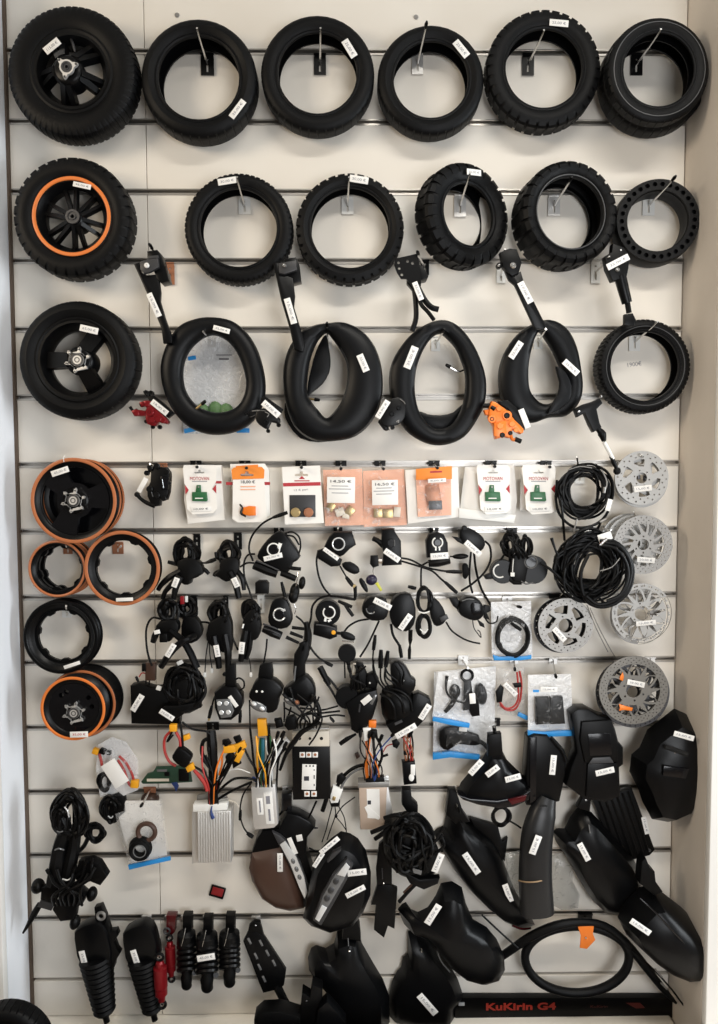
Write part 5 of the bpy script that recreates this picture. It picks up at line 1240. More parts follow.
item('switch_cluster', 'black switch with crossing cable coil tied by white ties, sticker leaning up', 'switch', 405, 612, .055, [
    ('housing', SB, [('p', [(391, 603), (400, 594), (411, 595), (416, 610), (414, 625), (406, 632), (395, 628), (390, 618)], -.014, .014, .004, 2)]),
    ('cable_loop', CB, [('c', 424, 600, 6.5, 12, 5, 1.2, 3, 1.2, .010, .010)]),
    ('cable_loop', CB, [('c', 424, 626, 6, 10.5, 5, 1.2, 6, 1.2, .010, .010)]),
    ('tie', 'white_plastic', [('t', [(418, 611.5, .021), (424, 613, .023), (429.5, 611.5, .021)], .7)], 'white cable tie'),
    ('tie', 'white_plastic', [('t', [(420, 629, .022), (424.5, 632.5, .023), (428, 629, .022)], .6)], 'white cable tie'),
    ('thumb_switch', BP, [('p', [(432, 598), (440, 603), (445, 612), (446, 621), (440, 626), (434, 625), (430, 612)], -.010, .012, .003, 2)]),
    ('switch_window', 'graphite', [('b', 444, 618, 8, 5, .010, .015, -25)]),
    ('plug', BP, [tip(408, 586.5, 416, 588.5, .006, 2)]),
    ('cable', CB, [('t', [(421, 575, .006), (421, 589, .008)], 1, 1)]),
    ('cable', CB, [('t', [(391, 624), (393, 635), (399, 645), (401, 651)], 1.3)]),
    ('plug', BP, [tip(399.5, 645, 401.5, 657.5, 0, 2)]),
    ('plug', BP, [('t', [(410.5, 630), (410.3, 640), (410, 645), (409.5, 650), (409.3, 659)], [2.2, 2.2, .9, 1.8, 1.5], 1)]),
    ('cable', CB, [('t', [(446, 622), (452, 631), (463, 638.5), (472, 642), (480, 643.5)], .9)])],
    [(405.5, 622, .0155, 18, 6, -55)])
item('horn', 'black cup-shaped horn with chrome-edged mouth and loose fine wires, beside the bagged cable', 'horn', 469, 608, .055, [
    ('cup', SB, [('p', [(459, 613), (460, 603), (467, 597.5), (477, 598.5), (483, 605), (485, 612), (481, 619), (474, 621), (465, 618)], -.016, .018, .004, 2)]),
    ('mouth', GB, [('p', [(472, 603), (481, 604), (482, 614), (474, 616), (471, 610)], .018, .021, .001, 2)]),
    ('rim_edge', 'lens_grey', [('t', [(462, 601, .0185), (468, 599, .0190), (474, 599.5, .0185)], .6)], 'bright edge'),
    ('bracket', BP, [('p', [(449, 598), (457, 597.5), (461, 604), (459, 611), (453, 606)], -.008, .008, .002)]),
    ('lug', BP, [('p', [(484, 605), (490, 606), (491, 611), (487, 613), (490, 620), (484, 618)], -.004, .006, .001)]),
    ('wire', CB, [('t', [(472.5, 620), (474, 628), (478, 634), (481, 637.5), (480, 632), (477.5, 630)], .5)]),
    ('wire', CB, [('t', [(484, 616, .004), (489, 623, .004), (496, 622, .004), (498, 616, .004)], .8)]),
    ('plug', BP, [('p', [(477, 619), (484, 624), (485, 628), (480, 626)], -.002, .006, .001)]),
    ('cable', CB, [('t', [(478, 600, .004), (481, 605, .008), (480, 611, .012)], 1.0)])])
T = Thing('zip_bag', 'small clear zip bag with a ring of black cable, blue seal at its foot', 'plastic bag', 512, 632, .045)
T.part('film', MB().bag([(491, 602), (531, 601), (532.5, 659), (492, 660)], .030, .052, 11, amp=.002), 'clear_bag', label='clear plastic film')
T.part('back_film', MB().prism([(491, 602), (531, 601), (532.5, 659), (492, 660)], .030-.004, .030-.0025, 0), 'bag_back', label='milky back film')
T.part('blue_seal', ops(MB(), .045, [('p', [(493, 655), (500, 657), (512, 656), (524, 656.5), (531.5, 655), (531.5, 659), (520, 660.5), (494, 660.5)], -.006, -.001, .0005)]), 'blue', label='blue zip seal')
T.part('cable_ring', ops(MB(), .045, [('c', 512.5, 637, 15, 18, 5, 1.35, 12, 1.4, .010)]), 'cable_black', label='black cable ring')
T.part('plug', ops(MB(), .045, [tip(511, 623, 521, 630, .010, 2)]), BP, label='black plug')
hook(507, 602, (520.5, 607), .062, 'the bagged cable ring', 'metal', 10, 12, True)
# --- third line: boxes, coils, headlights
T = item('controller_pouch', 'flat black controller pouch with a tilted sticker, beside the lowest rims', 'controller', 154, 706, .050, [
    ('case', BP, [('p', [(130, 686), (140, 684), (152, 688), (166, 688), (181, 695), (179, 725), (131, 724)], -.020, .010, .003)]),
    ('wire', CB, [('t', [(146, 687, -.004), (146, 679, -.004), (146, 672, -.004)], .8)]),
    ('wire', CB, [('t', [(149, 688, -.004), (149.5, 679, -.004), (149.5, 672, -.004)], .8)]),
    ('wire', 'red_wire', [('t', [(147, 674, -.004), (142, 673, -.004), (139, 677, -.004)], .6)], 'red wire'),
    ('plug', 'brown_shell', [('b', 151, 671, 10, 18, -.012, .002, 2)], 'dark brown plug'),
    ('plug', BP, [tip(138.5, 682, 136, 676.5, -.004, 1.5)]),
    ('plug', BP, [('b', 144.5, 667, 4, 8, -.008, .004, 0)]),
    ('white_plug', 'white_plastic', [('b', 159, 688, 5, 4.4, .008, .014, 20)], 'white plug')],
    [(137.3, 703, .0112, 19, 6, -58, '45,00 €')])
item('cable_harness', 'thick round bundle of black cable with sticker below it, above the red fused cable', 'cable', 184, 690, .070, [
    ('winding', CB, [('c', 184, 687, 13, 16.5, 22, 1.5, 21, 5.0, .030)]),
    ('core', BP, [('l', [(167, 680), (175, 668), (190, 664), (201, 674), (203, 695), (198, 709), (180, 714), (167, 700)], -.014, .012, .35)]),
    ('foot', BP, [('p', [(176, 706), (198, 702), (201, 708), (184, 714), (176, 720), (160, 712), (164, 706)], -.008, .014, .003)]),
    ('white_plug', 'white_plastic', [('b', 180, 662.5, 6, 4, .004, .010, -25)], 'white plug')],
    [(166.8, 715, .0160, 16, 5.5, 34)])
def lamp_face(lens, pts): return ('lens', 'lens_grey', [('p', lens, .0, .0)], 'grey lamp lens')
item('headlight', 'black four-lamp headlight with grey lens facing forward, first of three headlights', 'headlight', 228, 703, .060, [
    ('shell', SB, [('p', [(214, 693), (222, 687), (236, 687), (242, 696), (242.5, 706), (239, 714), (231, 720.5), (219, 720.5), (214.5, 708)], -.020, .014, .004)]),
    ('lens', 'lens_grey', [('p', [(216, 700), (229.5, 699), (234, 711), (231, 717), (221, 718.5), (217.5, 710)], .013, .018, .0015)], 'grey lens plate'),
    ('lamp', 'lens', [('d', 219.3, 703.5, 2.4, .017, .0195)], 'bright lamp'), ('lamp', 'lens', [('d', 226.3, 703.3, 2.4, .017, .0195)], 'bright lamp'),
    ('lamp', 'lens', [('d', 221.3, 712.5, 2.4, .017, .0195)], 'bright lamp'), ('lamp', 'lens', [('d', 228.3, 712.3, 2.4, .017, .0195)], 'bright lamp'),
    ('bracket', BP, [('p', [(225, 666), (235, 664), (235.5, 688), (225, 689)], -.012, .006, .002), ('d', 224.5, 674, 1.8, -.004, .006)]),
    ('cable', CB, [('t', [(235, 680), (239, 678), (243.5, 681), (244, 687), (240.5, 690)], .9)]),
    ('cable', CB, [('t', [(225, 686), (218, 691), (214, 699), (211.5, 708)], .9)]),
    ('connector', BP, [tip(211.8, 706, 209, 718, 0, 1.9)]),
    ('connector_tip', 'brass', [('t', [(209.2, 717.5), (208.8, 720.5)], 1.2, 1)], 'yellow connector tip'),
    ('connector', BP, [tip(240.5, 710, 239.8, 722.5, -.004, 1.8)])],
    [(233.2, 701.5, .0152, 13, 4, 55, '')], 'headlights')
item('headlight', 'black headlight tilted down with two white dots on its shell, middle headlight', 'headlight', 265, 696, .060, [
    ('shell', SB, [('p', [(248.5, 698), (251, 690), (255, 682), (263, 678), (275, 681), (283, 690), (279, 699), (277, 710), (268, 714), (258, 707)], -.022, .014, .006, 2)]),
    ('lens', 'lens_grey', [('e', 258.5, 706.5, 9.5, 4.6, .013, .0180, 24)], 'grey lens'),
    ('lamp', 'lens', [('e', 254, 704, 3, 2, .0165, .0205, 24)], 'bright lamp'), ('lamp', 'lens', [('e', 262, 708.5, 3, 2, .0165, .0205, 24)], 'bright lamp'),
    ('screw_dot', 'white_plastic', [('d', 256.6, 691.4, 1.2, .012, .0155)], 'white dot'), ('screw_dot', 'white_plastic', [('d', 262.2, 691.6, 1.2, .012, .0155)], 'white dot'),
    ('bracket', BP, [('p', [(259.5, 666), (263, 664), (271.5, 662.5), (273, 672), (272.5, 682), (258.5, 682), (258, 676)], -.012, .004, .002)]),
    ('cable', CB, [('t', [(249.5, 700, .0), (249.8, 715, 0), (250, 728, 0)], .8)])],
    [], 'headlights')
item('headlight', 'black headlight turned aside with a pale strip on its stem, third headlight', 'headlight', 302, 692, .060, [
    ('shell', SB, [('p', [(283, 691), (293, 683), (303, 675), (312, 682), (315.5, 692), (314, 702), (307, 707), (296, 705), (285, 699)], -.022, .012, .006, 2)]),
    ('lens', 'lens_grey', [('e', 292, 701.5, 9, 4.4, .008, .015, 22)], 'grey lens'),
    ('lamp', 'copper_bronze', [('e', 297, 702.5, 2.6, 2.2, .0135, .0175, 22)], 'reddish lamp'), ('lamp', 'lens', [('e', 287.5, 699, 2.4, 1.8, .0125, .0165, 22)], 'bright lamp'),
    ('bracket', BP, [('p', [(294, 655), (300, 645), (308, 641), (309, 655), (305, 664), (305, 680), (294, 682), (293, 672)], -.012, .006, .002)]),
    ('strip', 'lens_grey', [('t', [(295.6, 666, .0070), (294.8, 674, .0070), (294.2, 681, .0070)], .9)], 'pale strip'),
    ('cable', CB, [('t', [(284, 702), (284.5, 712), (284, 722)], .9)]),
    ('cable', CB, [('t', [(291, 707), (289, 714), (286, 720)], .9)])],
    [], 'headlights')
item('cable_harness', 'tangle of thin black cables with loose ends over the black terminal controller', 'cable', 310, 716, .070, [
    ('cable', CB, [('t', [(312, 695, .0), (318, 706, .01), (319, 716, .012), (312, 726, .012), (302, 732, .01), (294, 742, .01), (286, 754, .01), (280, 770, 0)], [1.6, 2.2, 2.6, 2.2, 2.6, 2.8, 2, 1.4])]),
    ('cable', CB, [('t', [(300, 708, .008), (310, 709, .012), (322, 710, .014), (338, 706, .014)], .9)]),
    ('cable', CB, [('t', [(299, 716, .010), (310, 714, .016), (322, 713, .018), (340, 711, .016)], 1.0)]),
    ('cable', CB, [('t', [(300, 722, .016), (308, 712, .018), (318, 717, .020), (334, 715, .018), (345, 716, .016)], .9)]),
    ('cable', CB, [('t', [(319, 712, .016), (322, 720, .016), (316, 735, .018), (309, 745, .018)], .9)]),
    ('cable', CB, [('t', [(305, 730, .018), (312, 727, .02), (320, 722, .02)], 1.2)]),
    ('plug', BP, [('p', [(286, 718), (294, 716), (298, 722), (296, 730), (288, 731), (284, 726)], -.006, .012, .003)]),
    ('plug', BP, [('p', [(274, 720), (281, 719), (283, 727), (276, 729)], -.006, .010, .003)]),
    ('plug', BP, [tip(330, 717, 334, 722, .022, 1.6)])])
item('buzzer', 'black round-faced buzzer with a wedge-shaped body and stub plug, in the mid cluster', 'buzzer', 355, 708, .040, [
    ('round_housing', SB, [('d', 347, 696, 11.5, -.014, .012)]),
    ('wedge', SB, [('p', [(345, 704), (360, 694), (377, 690), (378, 701), (373, 718), (363, 733), (357, 734), (351, 730), (350, 718)], -.018, .018, .004)]),
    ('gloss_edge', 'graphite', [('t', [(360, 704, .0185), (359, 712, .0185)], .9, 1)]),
    ('stub', BP, [('t', [(356, 734, .0), (347, 739, .0), (340, 744, .0)], [1.2, 2.4, 2.2], 2)]),
    ('cable', CB, [('t', [(338, 690), (332, 682), (325, 674), (321, 667)], 1.2)]),
    ('cable', CB, [('t', [(337, 700), (330, 688), (324, 680)], 1.2)]),
    ('plug', BP, [('t', [(329, 685, .004), (324, 675, .004), (320, 667, .004)], [2.4, 3.2, 3.2], 2)]),
    ('rear_block', BP, [('p', [(352, 668), (357, 662), (363, 664), (367, 674), (366, 688), (354, 692), (350, 684)], -.020, .0, .003)]),
    ('rear_knob', BP, [('p', [(366, 676), (374, 672), (379, 680), (376, 690), (366, 688)], -.018, .004, .003)]),
    ('pale_plug', 'ivory', [('b', 354, 669, 3.4, 12, .001, .006, 4)], 'pale plug'),
    ('screw_dot', 'white_plastic', [('d', 369.8, 683, 1.0, .004, .007)], 'white dot'),
    ('tag', 'lens_grey', [('b', 373.5, 699.5, 3, 11, .0185, .020, 28)], 'grey tag')],
    [(366.5, 700, .0192, 11, 6, -38, '')])
item('switch_cluster', 'black lobed switch with ribbed cable and two stickers along its controller edge', 'switch', 405, 700, .065, [
    ('head', SB, [('p', [(391, 664), (399, 662), (407, 668), (412, 678), (416, 681), (414, 691), (406, 694), (394, 688), (391, 676)], -.016, .012, .004, 2)]),
    ('ribbed_body', BP, [('l', [(382, 690), (394, 685), (410, 690), (419, 700), (420, 712), (408, 722), (392, 726), (382, 714)], -.014, .014)]),
    ('rib', CB, [('t', [(384, 690, .010), (395, 694, .016), (402, 702, .018), (404, 713, .014)], 1.3)]),
    ('rib', CB, [('t', [(390, 688, .010), (402, 692, .016), (410, 700, .016), (412, 711, .012)], 1.3)]),
    ('rib', CB, [('t', [(380, 694, .008), (389, 699, .016), (394, 708, .018), (395, 719, .012)], 1.3)]),
    ('controller', SB, [('p', [(413, 695), (419, 693), (430, 699), (432, 706), (425, 720), (418, 727), (400, 737), (391, 733), (386, 725), (400, 718), (412, 708)], -.018, .010, .003)]),
    ('cable', CB, [('t', [(374, 660, .0), (373, 668, .0), (377, 680, .004), (385, 690, .008)], .9)]),
    ('plug', BP, [tip(375.3, 635, 373.5, 650, 0, 2)]), ('cable', CB, [('t', [(373.5, 648), (373, 662), (377, 678), (384, 690)], .8)]),
    ('plug', BP, [tip(381, 650, 380.5, 668, .004, 2.6)]), ('cable', CB, [('t', [(380.5, 666, .004), (381, 680, .004), (388, 690, .008)], .9)]),
    ('plug', BP, [tip(388, 651, 385.5, 667, .008, 2.4)]), ('cable', CB, [('t', [(385.5, 665, .008), (385, 680, .008), (392, 689, .010)], .9)]),
    ('screw_dot', 'white_plastic', [('d', 403.3, 680.6, .9, .012, .0145)], 'white dot'),
    ('mark', 'graphite', [('b', 398.5, 722.5, 8, 2.6, .0160, .0172, -25, 0)])],
    [(406, 731, .0112, 23, 6, -30), (425, 712, .0112, 17, 6, -58)])
# clear bags with spare parts
T = Thing('zip_bag', 'large clear bag of black horn parts, behind a smaller bag', 'plastic bag', 464, 715, .030)
T.part('film', MB().bag([(434, 672), (496, 666), (494, 748), (478, 758), (433, 759)], .022, .044, 21, amp=.003), 'clear_bag', label='clear plastic film')
T.part('back_film', MB().prism([(434, 672), (496, 666), (494, 748), (478, 758), (433, 759)], .022-.004, .022-.0025, 0), 'bag_back', label='milky back film')
T.part('blue_seal', ops(MB(), .030, [('p', [(433, 754), (450, 751.5), (464, 754), (480, 755.5), (479, 760), (450, 757.5), (433, 760)], -.006, .004, .0005)]), 'blue', label='blue zip seal')
T.part('black_part', ops(MB(), .030, [('p', [(440, 732), (450, 727), (462, 728), (470, 733), (479, 736), (480, 745), (470, 746), (458, 745), (448, 751), (440, 746)], -.004, .010, .004, 2)]), SB, label='black part')
T.part('black_hose', ops(MB(), .030, [('t', [(476, 740), (484, 744), (490, 752)], [2.6, 2.2, 2])]), CB, label='black hose')
T.part('black_disc', ops(MB(), .030, [('e', 481, 694, 6, 11, -.003, .008, -10)]), SB, label='black disc')
T.part('price_sticker', MB().pbox(463, 729.5, .0475, 8, 4, .0008, 5, .0002), 'sticker', label='white price sticker')
T = Thing('zip_bag', 'clear bag with a black ring-headed part, before the larger horn bag', 'plastic bag', 455, 698, .062)
T.part('film', MB().bag([(438, 672), (474, 671), (470, 725), (432, 719)], .056, .078, 22, amp=.002), 'clear_bag', label='clear plastic film')
T.part('back_film', MB().prism([(438, 672), (474, 671), (470, 725), (432, 719)], .056-.004, .056-.0025, 0), 'bag_back', label='milky back film')
T.part('blue_seal', ops(MB(), .062, [('p', [(433, 717.5), (450, 720), (470, 724), (469, 728), (450, 725), (432.5, 721)], -.004, .004, .0005)]), 'blue', label='blue zip seal')
T.part('ring_head', ops(MB(), .062, [('r', 467, 675.5, 5.6, 1.5), ('p', [(464, 681), (471, 680), (473, 694), (479, 702), (480, 716), (472, 717), (469, 710), (463, 711), (464, 700)], -.004, .006, .002)]), SB, label='black ring-headed part')
T.part('small_disc', ops(MB(), .062, [('e', 455, 691.5, 5.6, 7, -.002, .008, 0)]), SB, label='black disc')
T.part('lever', ops(MB(), .062, [('t', [(455, 697), (452, 704), (445, 712)], [3, 2.6, 2])]), SB, label='black lever')
T.part('cable', ops(MB(), .062, [('t', [(447, 676, .004), (446, 688, .004), (449, 696, .006), (457, 701, .006), (464, 703, .006)], [1.8, 1.1, 1.1, 1, 1])]), CB, label='black cable')
T.sticker(472.5, 698.5, .0790, 6, 10.5, -5, '')
hook(463, 660, (468, 668), .076, 'the two bags of horn parts', 'metal', 10, 10)
T = Thing('zip_bag', 'clear bag of dark red wires with a slanted white tag, between the two larger bags', 'plastic bag', 511, 690, .030)
T.part('film', MB().bag([(497, 668), (524, 667), (529, 718), (497, 714)], .024, .036, 23, amp=.002), 'milky_bag', label='clear plastic film')
T.part('red_wire', ops(MB(), .034, [('t', [(519.5, 671), (521.5, 684), (520, 700), (515, 709), (507, 710), (500, 705)], 1.1)]), 'red_wire', label='dark red wire')
T.part('red_wire', ops(MB(), .036, [('t', [(517, 672), (518, 684), (518, 699), (513, 707), (505, 708), (499, 701)], 1.0)]), 'red_wire', label='dark red wire')
T.part('plug', ops(MB(), .034, [('p', [(496, 692), (501, 685), (504, 688), (502, 702), (497, 703)], -.002, .006, .001)]), BP, label='black plug')
T.part('plug', ops(MB(), .034, [('p', [(513, 684), (521, 683), (522, 687), (515, 688)], .0, .008, .001)]), BP, label='black plug')
T.part('blue_seal', ops(MB(), .034, [('b', 523, 716, 11, 4, -.004, .002, 25, .0004)]), 'blue', label='blue zip seal')
T.sticker(510.5, 689.5, .0435, 17, 5, 45, '18,00 €')
hook(514, 661, (515, 670), .046, 'the bag of red wires', 'metal', 8, 6, True)
T = Thing('zip_bag', 'clear bag holding two dark battery cells, blue seal at its bottom', 'plastic bag', 550, 705, .055)
T.part('battery_cell', ops(MB(), .055, [('p', [(536, 698), (549, 697.5), (550, 724), (536.5, 725)], -.006, .008, .002)]), 'black_metal', label='dark battery cell')
T.part('battery_cell', ops(MB(), .055, [('p', [(550.5, 697.5), (563, 697), (565.5, 724), (551, 724.5)], -.006, .008, .002)]), 'black_metal', label='dark battery cell')
T.part('film', MB().bag([(528, 675), (571, 674), (573, 734), (528, 734)], .049, .068, 24, amp=.002), 'clear_bag', label='clear plastic film')
T.part('back_film', MB().prism([(528, 675), (571, 674), (573, 734), (528, 734)], .049-.004, .049-.0025, 0), 'bag_back', label='milky back film')
T.part('blue_seal', ops(MB(), .055, [('p', [(528, 731), (545, 732.5), (560, 731), (573, 731), (573, 736), (545, 737), (528, 735.5)], -.004, .004, .0005)]), 'blue', label='blue zip seal')
T.sticker(549, 689.5, .0700, 17, 5, 1, '12,00 €')
T.part('blue_print', MB().pbox(536, 691, .0690, 6, 2.5, .0005, 0, 0), 'blue', label='pale blue print')
hook(553, 661, (556, 677), .078, 'the bag of battery cells', 'metal', 8, 6, True)
# --- fourth line: controllers
T = Thing('zip_bag', 'crumpled clear bag of yellow-tipped red wires with a tilted white label', 'plastic bag', 115, 768, .045)
T.part('film', MB().bag([(98, 745), (112, 737), (126, 742), (138, 760), (138, 790), (118, 798), (100, 797), (96, 770)], .036, .058, 31, amp=.004), 'clear_bag', label='clear plastic film')
T.part('back_film', MB().prism([(98, 745), (112, 737), (126, 742), (138, 760), (138, 790), (118, 798), (100, 797), (96, 770)], .036-.004, .036-.0025, 0), 'bag_back', label='milky back film')
T.part('black_coil', ops(MB(), .045, [('c', 104.5, 782, 5, 8, 4, 1.3, 31, 1.2)]), CB, label='black cable coil')
T.part('red_wire', ops(MB(), .045, [('t', [(119, 756), (126, 763), (132, 774), (134, 783)], 1.3)]), 'red_wire', label='red wire')
T.part('red_wire', ops(MB(), .045, [('t', [(118, 760), (124, 770), (129, 784), (133, 786)], 1.3)]), 'red_wire', label='red wire')
T.part('red_wire', ops(MB(), .045, [('t', [(99, 753), (101, 760), (102, 766)], 1.5)]), 'red_wire', label='red wire')
T.part('yellow_plug', ops(MB(), .045, [('b', 96, 751, 6, 5.5, -.004, .008, 20)]), 'yellow', label='yellow plug')
T.part('yellow_plug', ops(MB(), .045, [('b', 135, 783.5, 7.5, 7.5, -.004, .008, 5)]), 'yellow', label='yellow plug')
T.part('plug', ops(MB(), .045, [('b', 103, 751, 6, 5, -.004, .008, 20), ('b', 109, 752.5, 4, 4, -.004, .006, 0)]), BP, label='dark plug')
T.sticker(115, 773.5, .0640, 16, 27, -32, '', name='paper_label')
item('circuit_board', 'dark green circuit board with a white edge strip, leaning on the groove', 'circuit board', 165, 776, .030, [
    ('board', 'pcb', [('p', [(141, 782), (147, 774), (153, 772), (156, 767), (182, 766), (190, 770), (192, 782), (170, 783.5), (143, 784)], -.004, .002, .0005)]),
    ('edge_strip', 'ivory', [('b', 158, 780, 22, 2.6, .002, .0035, 0, 0)], 'pale edge strip'),
    ('chip', 'black_plastic', [('b', 184, 775, 10, 12, .002, .008, 0, .001)], 'black chip'),
    ('chip', 'lens_grey', [('b', 162, 770.5, 10, 2.4, .002, .004, 0, .0004)], 'grey component'),
    ('chip', 'black_plastic', [('b', 167, 774, 5, 4, .002, .005, 0, .0004)], 'dark component'),
    ('ribbon', 'dark_blue', [('p', [(171, 783), (177, 782), (179, 786), (176, 792), (174, 787)], .002, .003, .0002)], 'blue ribbon')])
item('power_cable', 'red power cable looped through a black fuse holder with yellow plugs', 'cable', 181, 755, .085, [
    ('fuse_holder', BP, [('p', [(172, 756), (177.5, 748.5), (182, 749), (190, 755), (191, 760), (186, 768), (181, 767.5), (173, 761)], -.010, .012, .004, 2)]),
    ('yellow_plug', 'yellow', [('b', 173.5, 727.5, 7, 7, -.005, .007, 0)], 'yellow plug'),
    ('yellow_plug', 'yellow', [('b', 190.5, 767, 8, 6.5, -.005, .007, -25)], 'yellow plug'),
    ('yellow_plug', 'yellow', [('b', 186.5, 737, 7, 5, -.012, .0, -20)], 'small yellow plug'),
    ('red_wire', 'red_wire', [('t', [(171, 731), (165, 738), (164.5, 750), (169, 761), (176, 766)], 1.4)], 'red wire'),
    ('red_wire', 'red_wire', [('t', [(176, 732), (180, 740), (180.5, 749)], 1.6)], 'red wire'),
    ('red_wire', 'red_wire', [('t', [(194, 770), (201, 778), (205, 784), (207, 791)], [1.6, 2.2, 2, 1.6])], 'red wire'),
    ('black_wire', CB, [('t', [(172, 732, .004), (167, 742, .004), (173, 735, .006)], 1.0)]),
    ('black_wire', CB, [('t', [(180, 722), (182, 735), (183, 749)], 1.2)]),
    ('black_wire', CB, [('t', [(193, 766), (203, 772), (212, 784)], 1.2)]),
    ('black_wire', CB, [('t', [(182, 722, 0), (192, 729, -.004), (205, 731, -.008), (210, 734, -.01)], 1.1)])])
def finned(T, poly_c, d0, d1, n, m='alu'):
    """extruded aluminium case with upright fins; poly_c = (x0,y0,x1,y1)"""
    x0, y0, x1, y1 = poly_c; mb = MB().prism([(x0, y0), (x1, y0), (x1, y1), (x0, y1)], d0, d1-.004, .001)
    for i in range(n):
        x = x0+(x1-x0)*(i+.5)/n; mb.pbox(x, (y0+y1)/2, d1-.003, (x1-x0)/n*.55, y1-y0-1, .006, 0, .0005)
    T.part('finned_case', mb, m)
T = item('controller', 'silver finned motor controller with a fan of cables and orange plugs above it', 'controller', 214, 835, .060, [
    ('side_flange', 'alu', [('p', [(192, 812), (199, 810), (199, 862), (192, 864)], -.030, -.006, .001)], 'aluminium flange'),
    ('top_bracket', 'steel', [('p', [(197, 796), (206, 794), (226, 796), (229, 806), (196, 808)], -.030, -.020, .001)], 'steel bracket'),
    ('top_plate', 'white_plastic', [('p', [(193, 805), (227, 803), (227, 810), (193, 812)], -.014, .010, .001)], 'pale top plate'),
    ('label_tie', 'dark_blue', [('t', [(212, 806, .016), (211, 812, .018), (213, 818, .016)], [.6, 1.2, 2], 2)], 'blue tag'),
    ('harness', CB, [('t', [(213, 808), (213, 788, .004), (213, 765, .006), (212, 745, .004), (211, 730, 0)], [3.6, 4.4, 4.6, 5.4, 4.6])]),
    ('cable_loop', CB, [('t', [(209, 738, .004), (203, 742, .006), (202, 753, .006), (207, 763, .008), (213, 770, .008)], 2.0)]),
    ('cable', CB, [('t', [(209, 790, .006), (206, 775, .008), (203, 768, .008)], 1.2)]),
    ('cable', CB, [('t', [(215, 785, .006), (222, 775, .010), (228, 765, .012), (229, 756, .012)], 1.6)]),
    ('cable', CB, [('t', [(216, 795, .006), (224, 786, .010), (234, 779, .012), (246, 778, .012), (256, 780, .008)], 1.3)]),
    ('cable', CB, [('t', [(217, 800, .006), (228, 793, .010), (240, 787, .012), (252, 782, .012)], 1.3)]),
    ('white_wire', 'white_plastic', [('t', [(217, 780, .010), (226, 772, .012), (238, 769, .014), (250, 773, .012)], .6)], 'pale thin wire'),
    ('orange_wire', 'caliper_orange', [('t', [(219, 775, .010), (222, 764, .012), (222, 754, .012)], 1.0)], 'orange wire'),
    ('yellow_plug', 'yellow', [('b', 230, 748.5, 12, 7, .008, .020, -6)], 'orange-yellow plug'),
    ('yellow_plug', 'yellow', [('b', 240.5, 745.5, 11, 7, .008, .020, -22)], 'orange-yellow plug'),
    ('yellow_plug', 'yellow', [('b', 239, 755, 7, 13, .008, .020, 26)], 'orange-yellow plug'),
    ('plug_cap', BP, [('p', [(222, 741), (228, 740), (231, 744), (226, 746), (222, 745)], .006, .018, .002)]),
    ('plug_cap', BP, [('p', [(233, 738), (239, 736), (241.5, 741), (236, 744)], .006, .018, .002)]),
    ('plug_cap', BP, [('p', [(232, 764), (238, 760), (241, 764), (233, 769)], .006, .018, .002)]),
    ('plug_cap', BP, [('p', [(225, 757), (230, 752), (234, 755), (232, 763), (227, 766)], .006, .018, .002)]),
    ('sensor_lead', CB, [('t', [(252, 782, .008), (243, 795, .006), (240, 812, .004), (243, 826, .004), (249, 835, .004)], .8)]),
    ('sensor_plug', BP, [tip(247, 833, 253, 837, .004, 2.2)]),
    ('sensor_plug', BP, [tip(240.5, 810, 240, 820, .004, 1.7)]),
    ('ground_wire', 'ivory', [('t', [(228, 800, 0), (236, 803, 0), (240, 810, 0)], .5)], 'pale thin wire')])
finned(T, (197.5, 811, 231, 863), .030, .074, 13)
hook(213, 726, (212, 728), .03, 'the finned controller', 'black', 12, 8, prong=False)
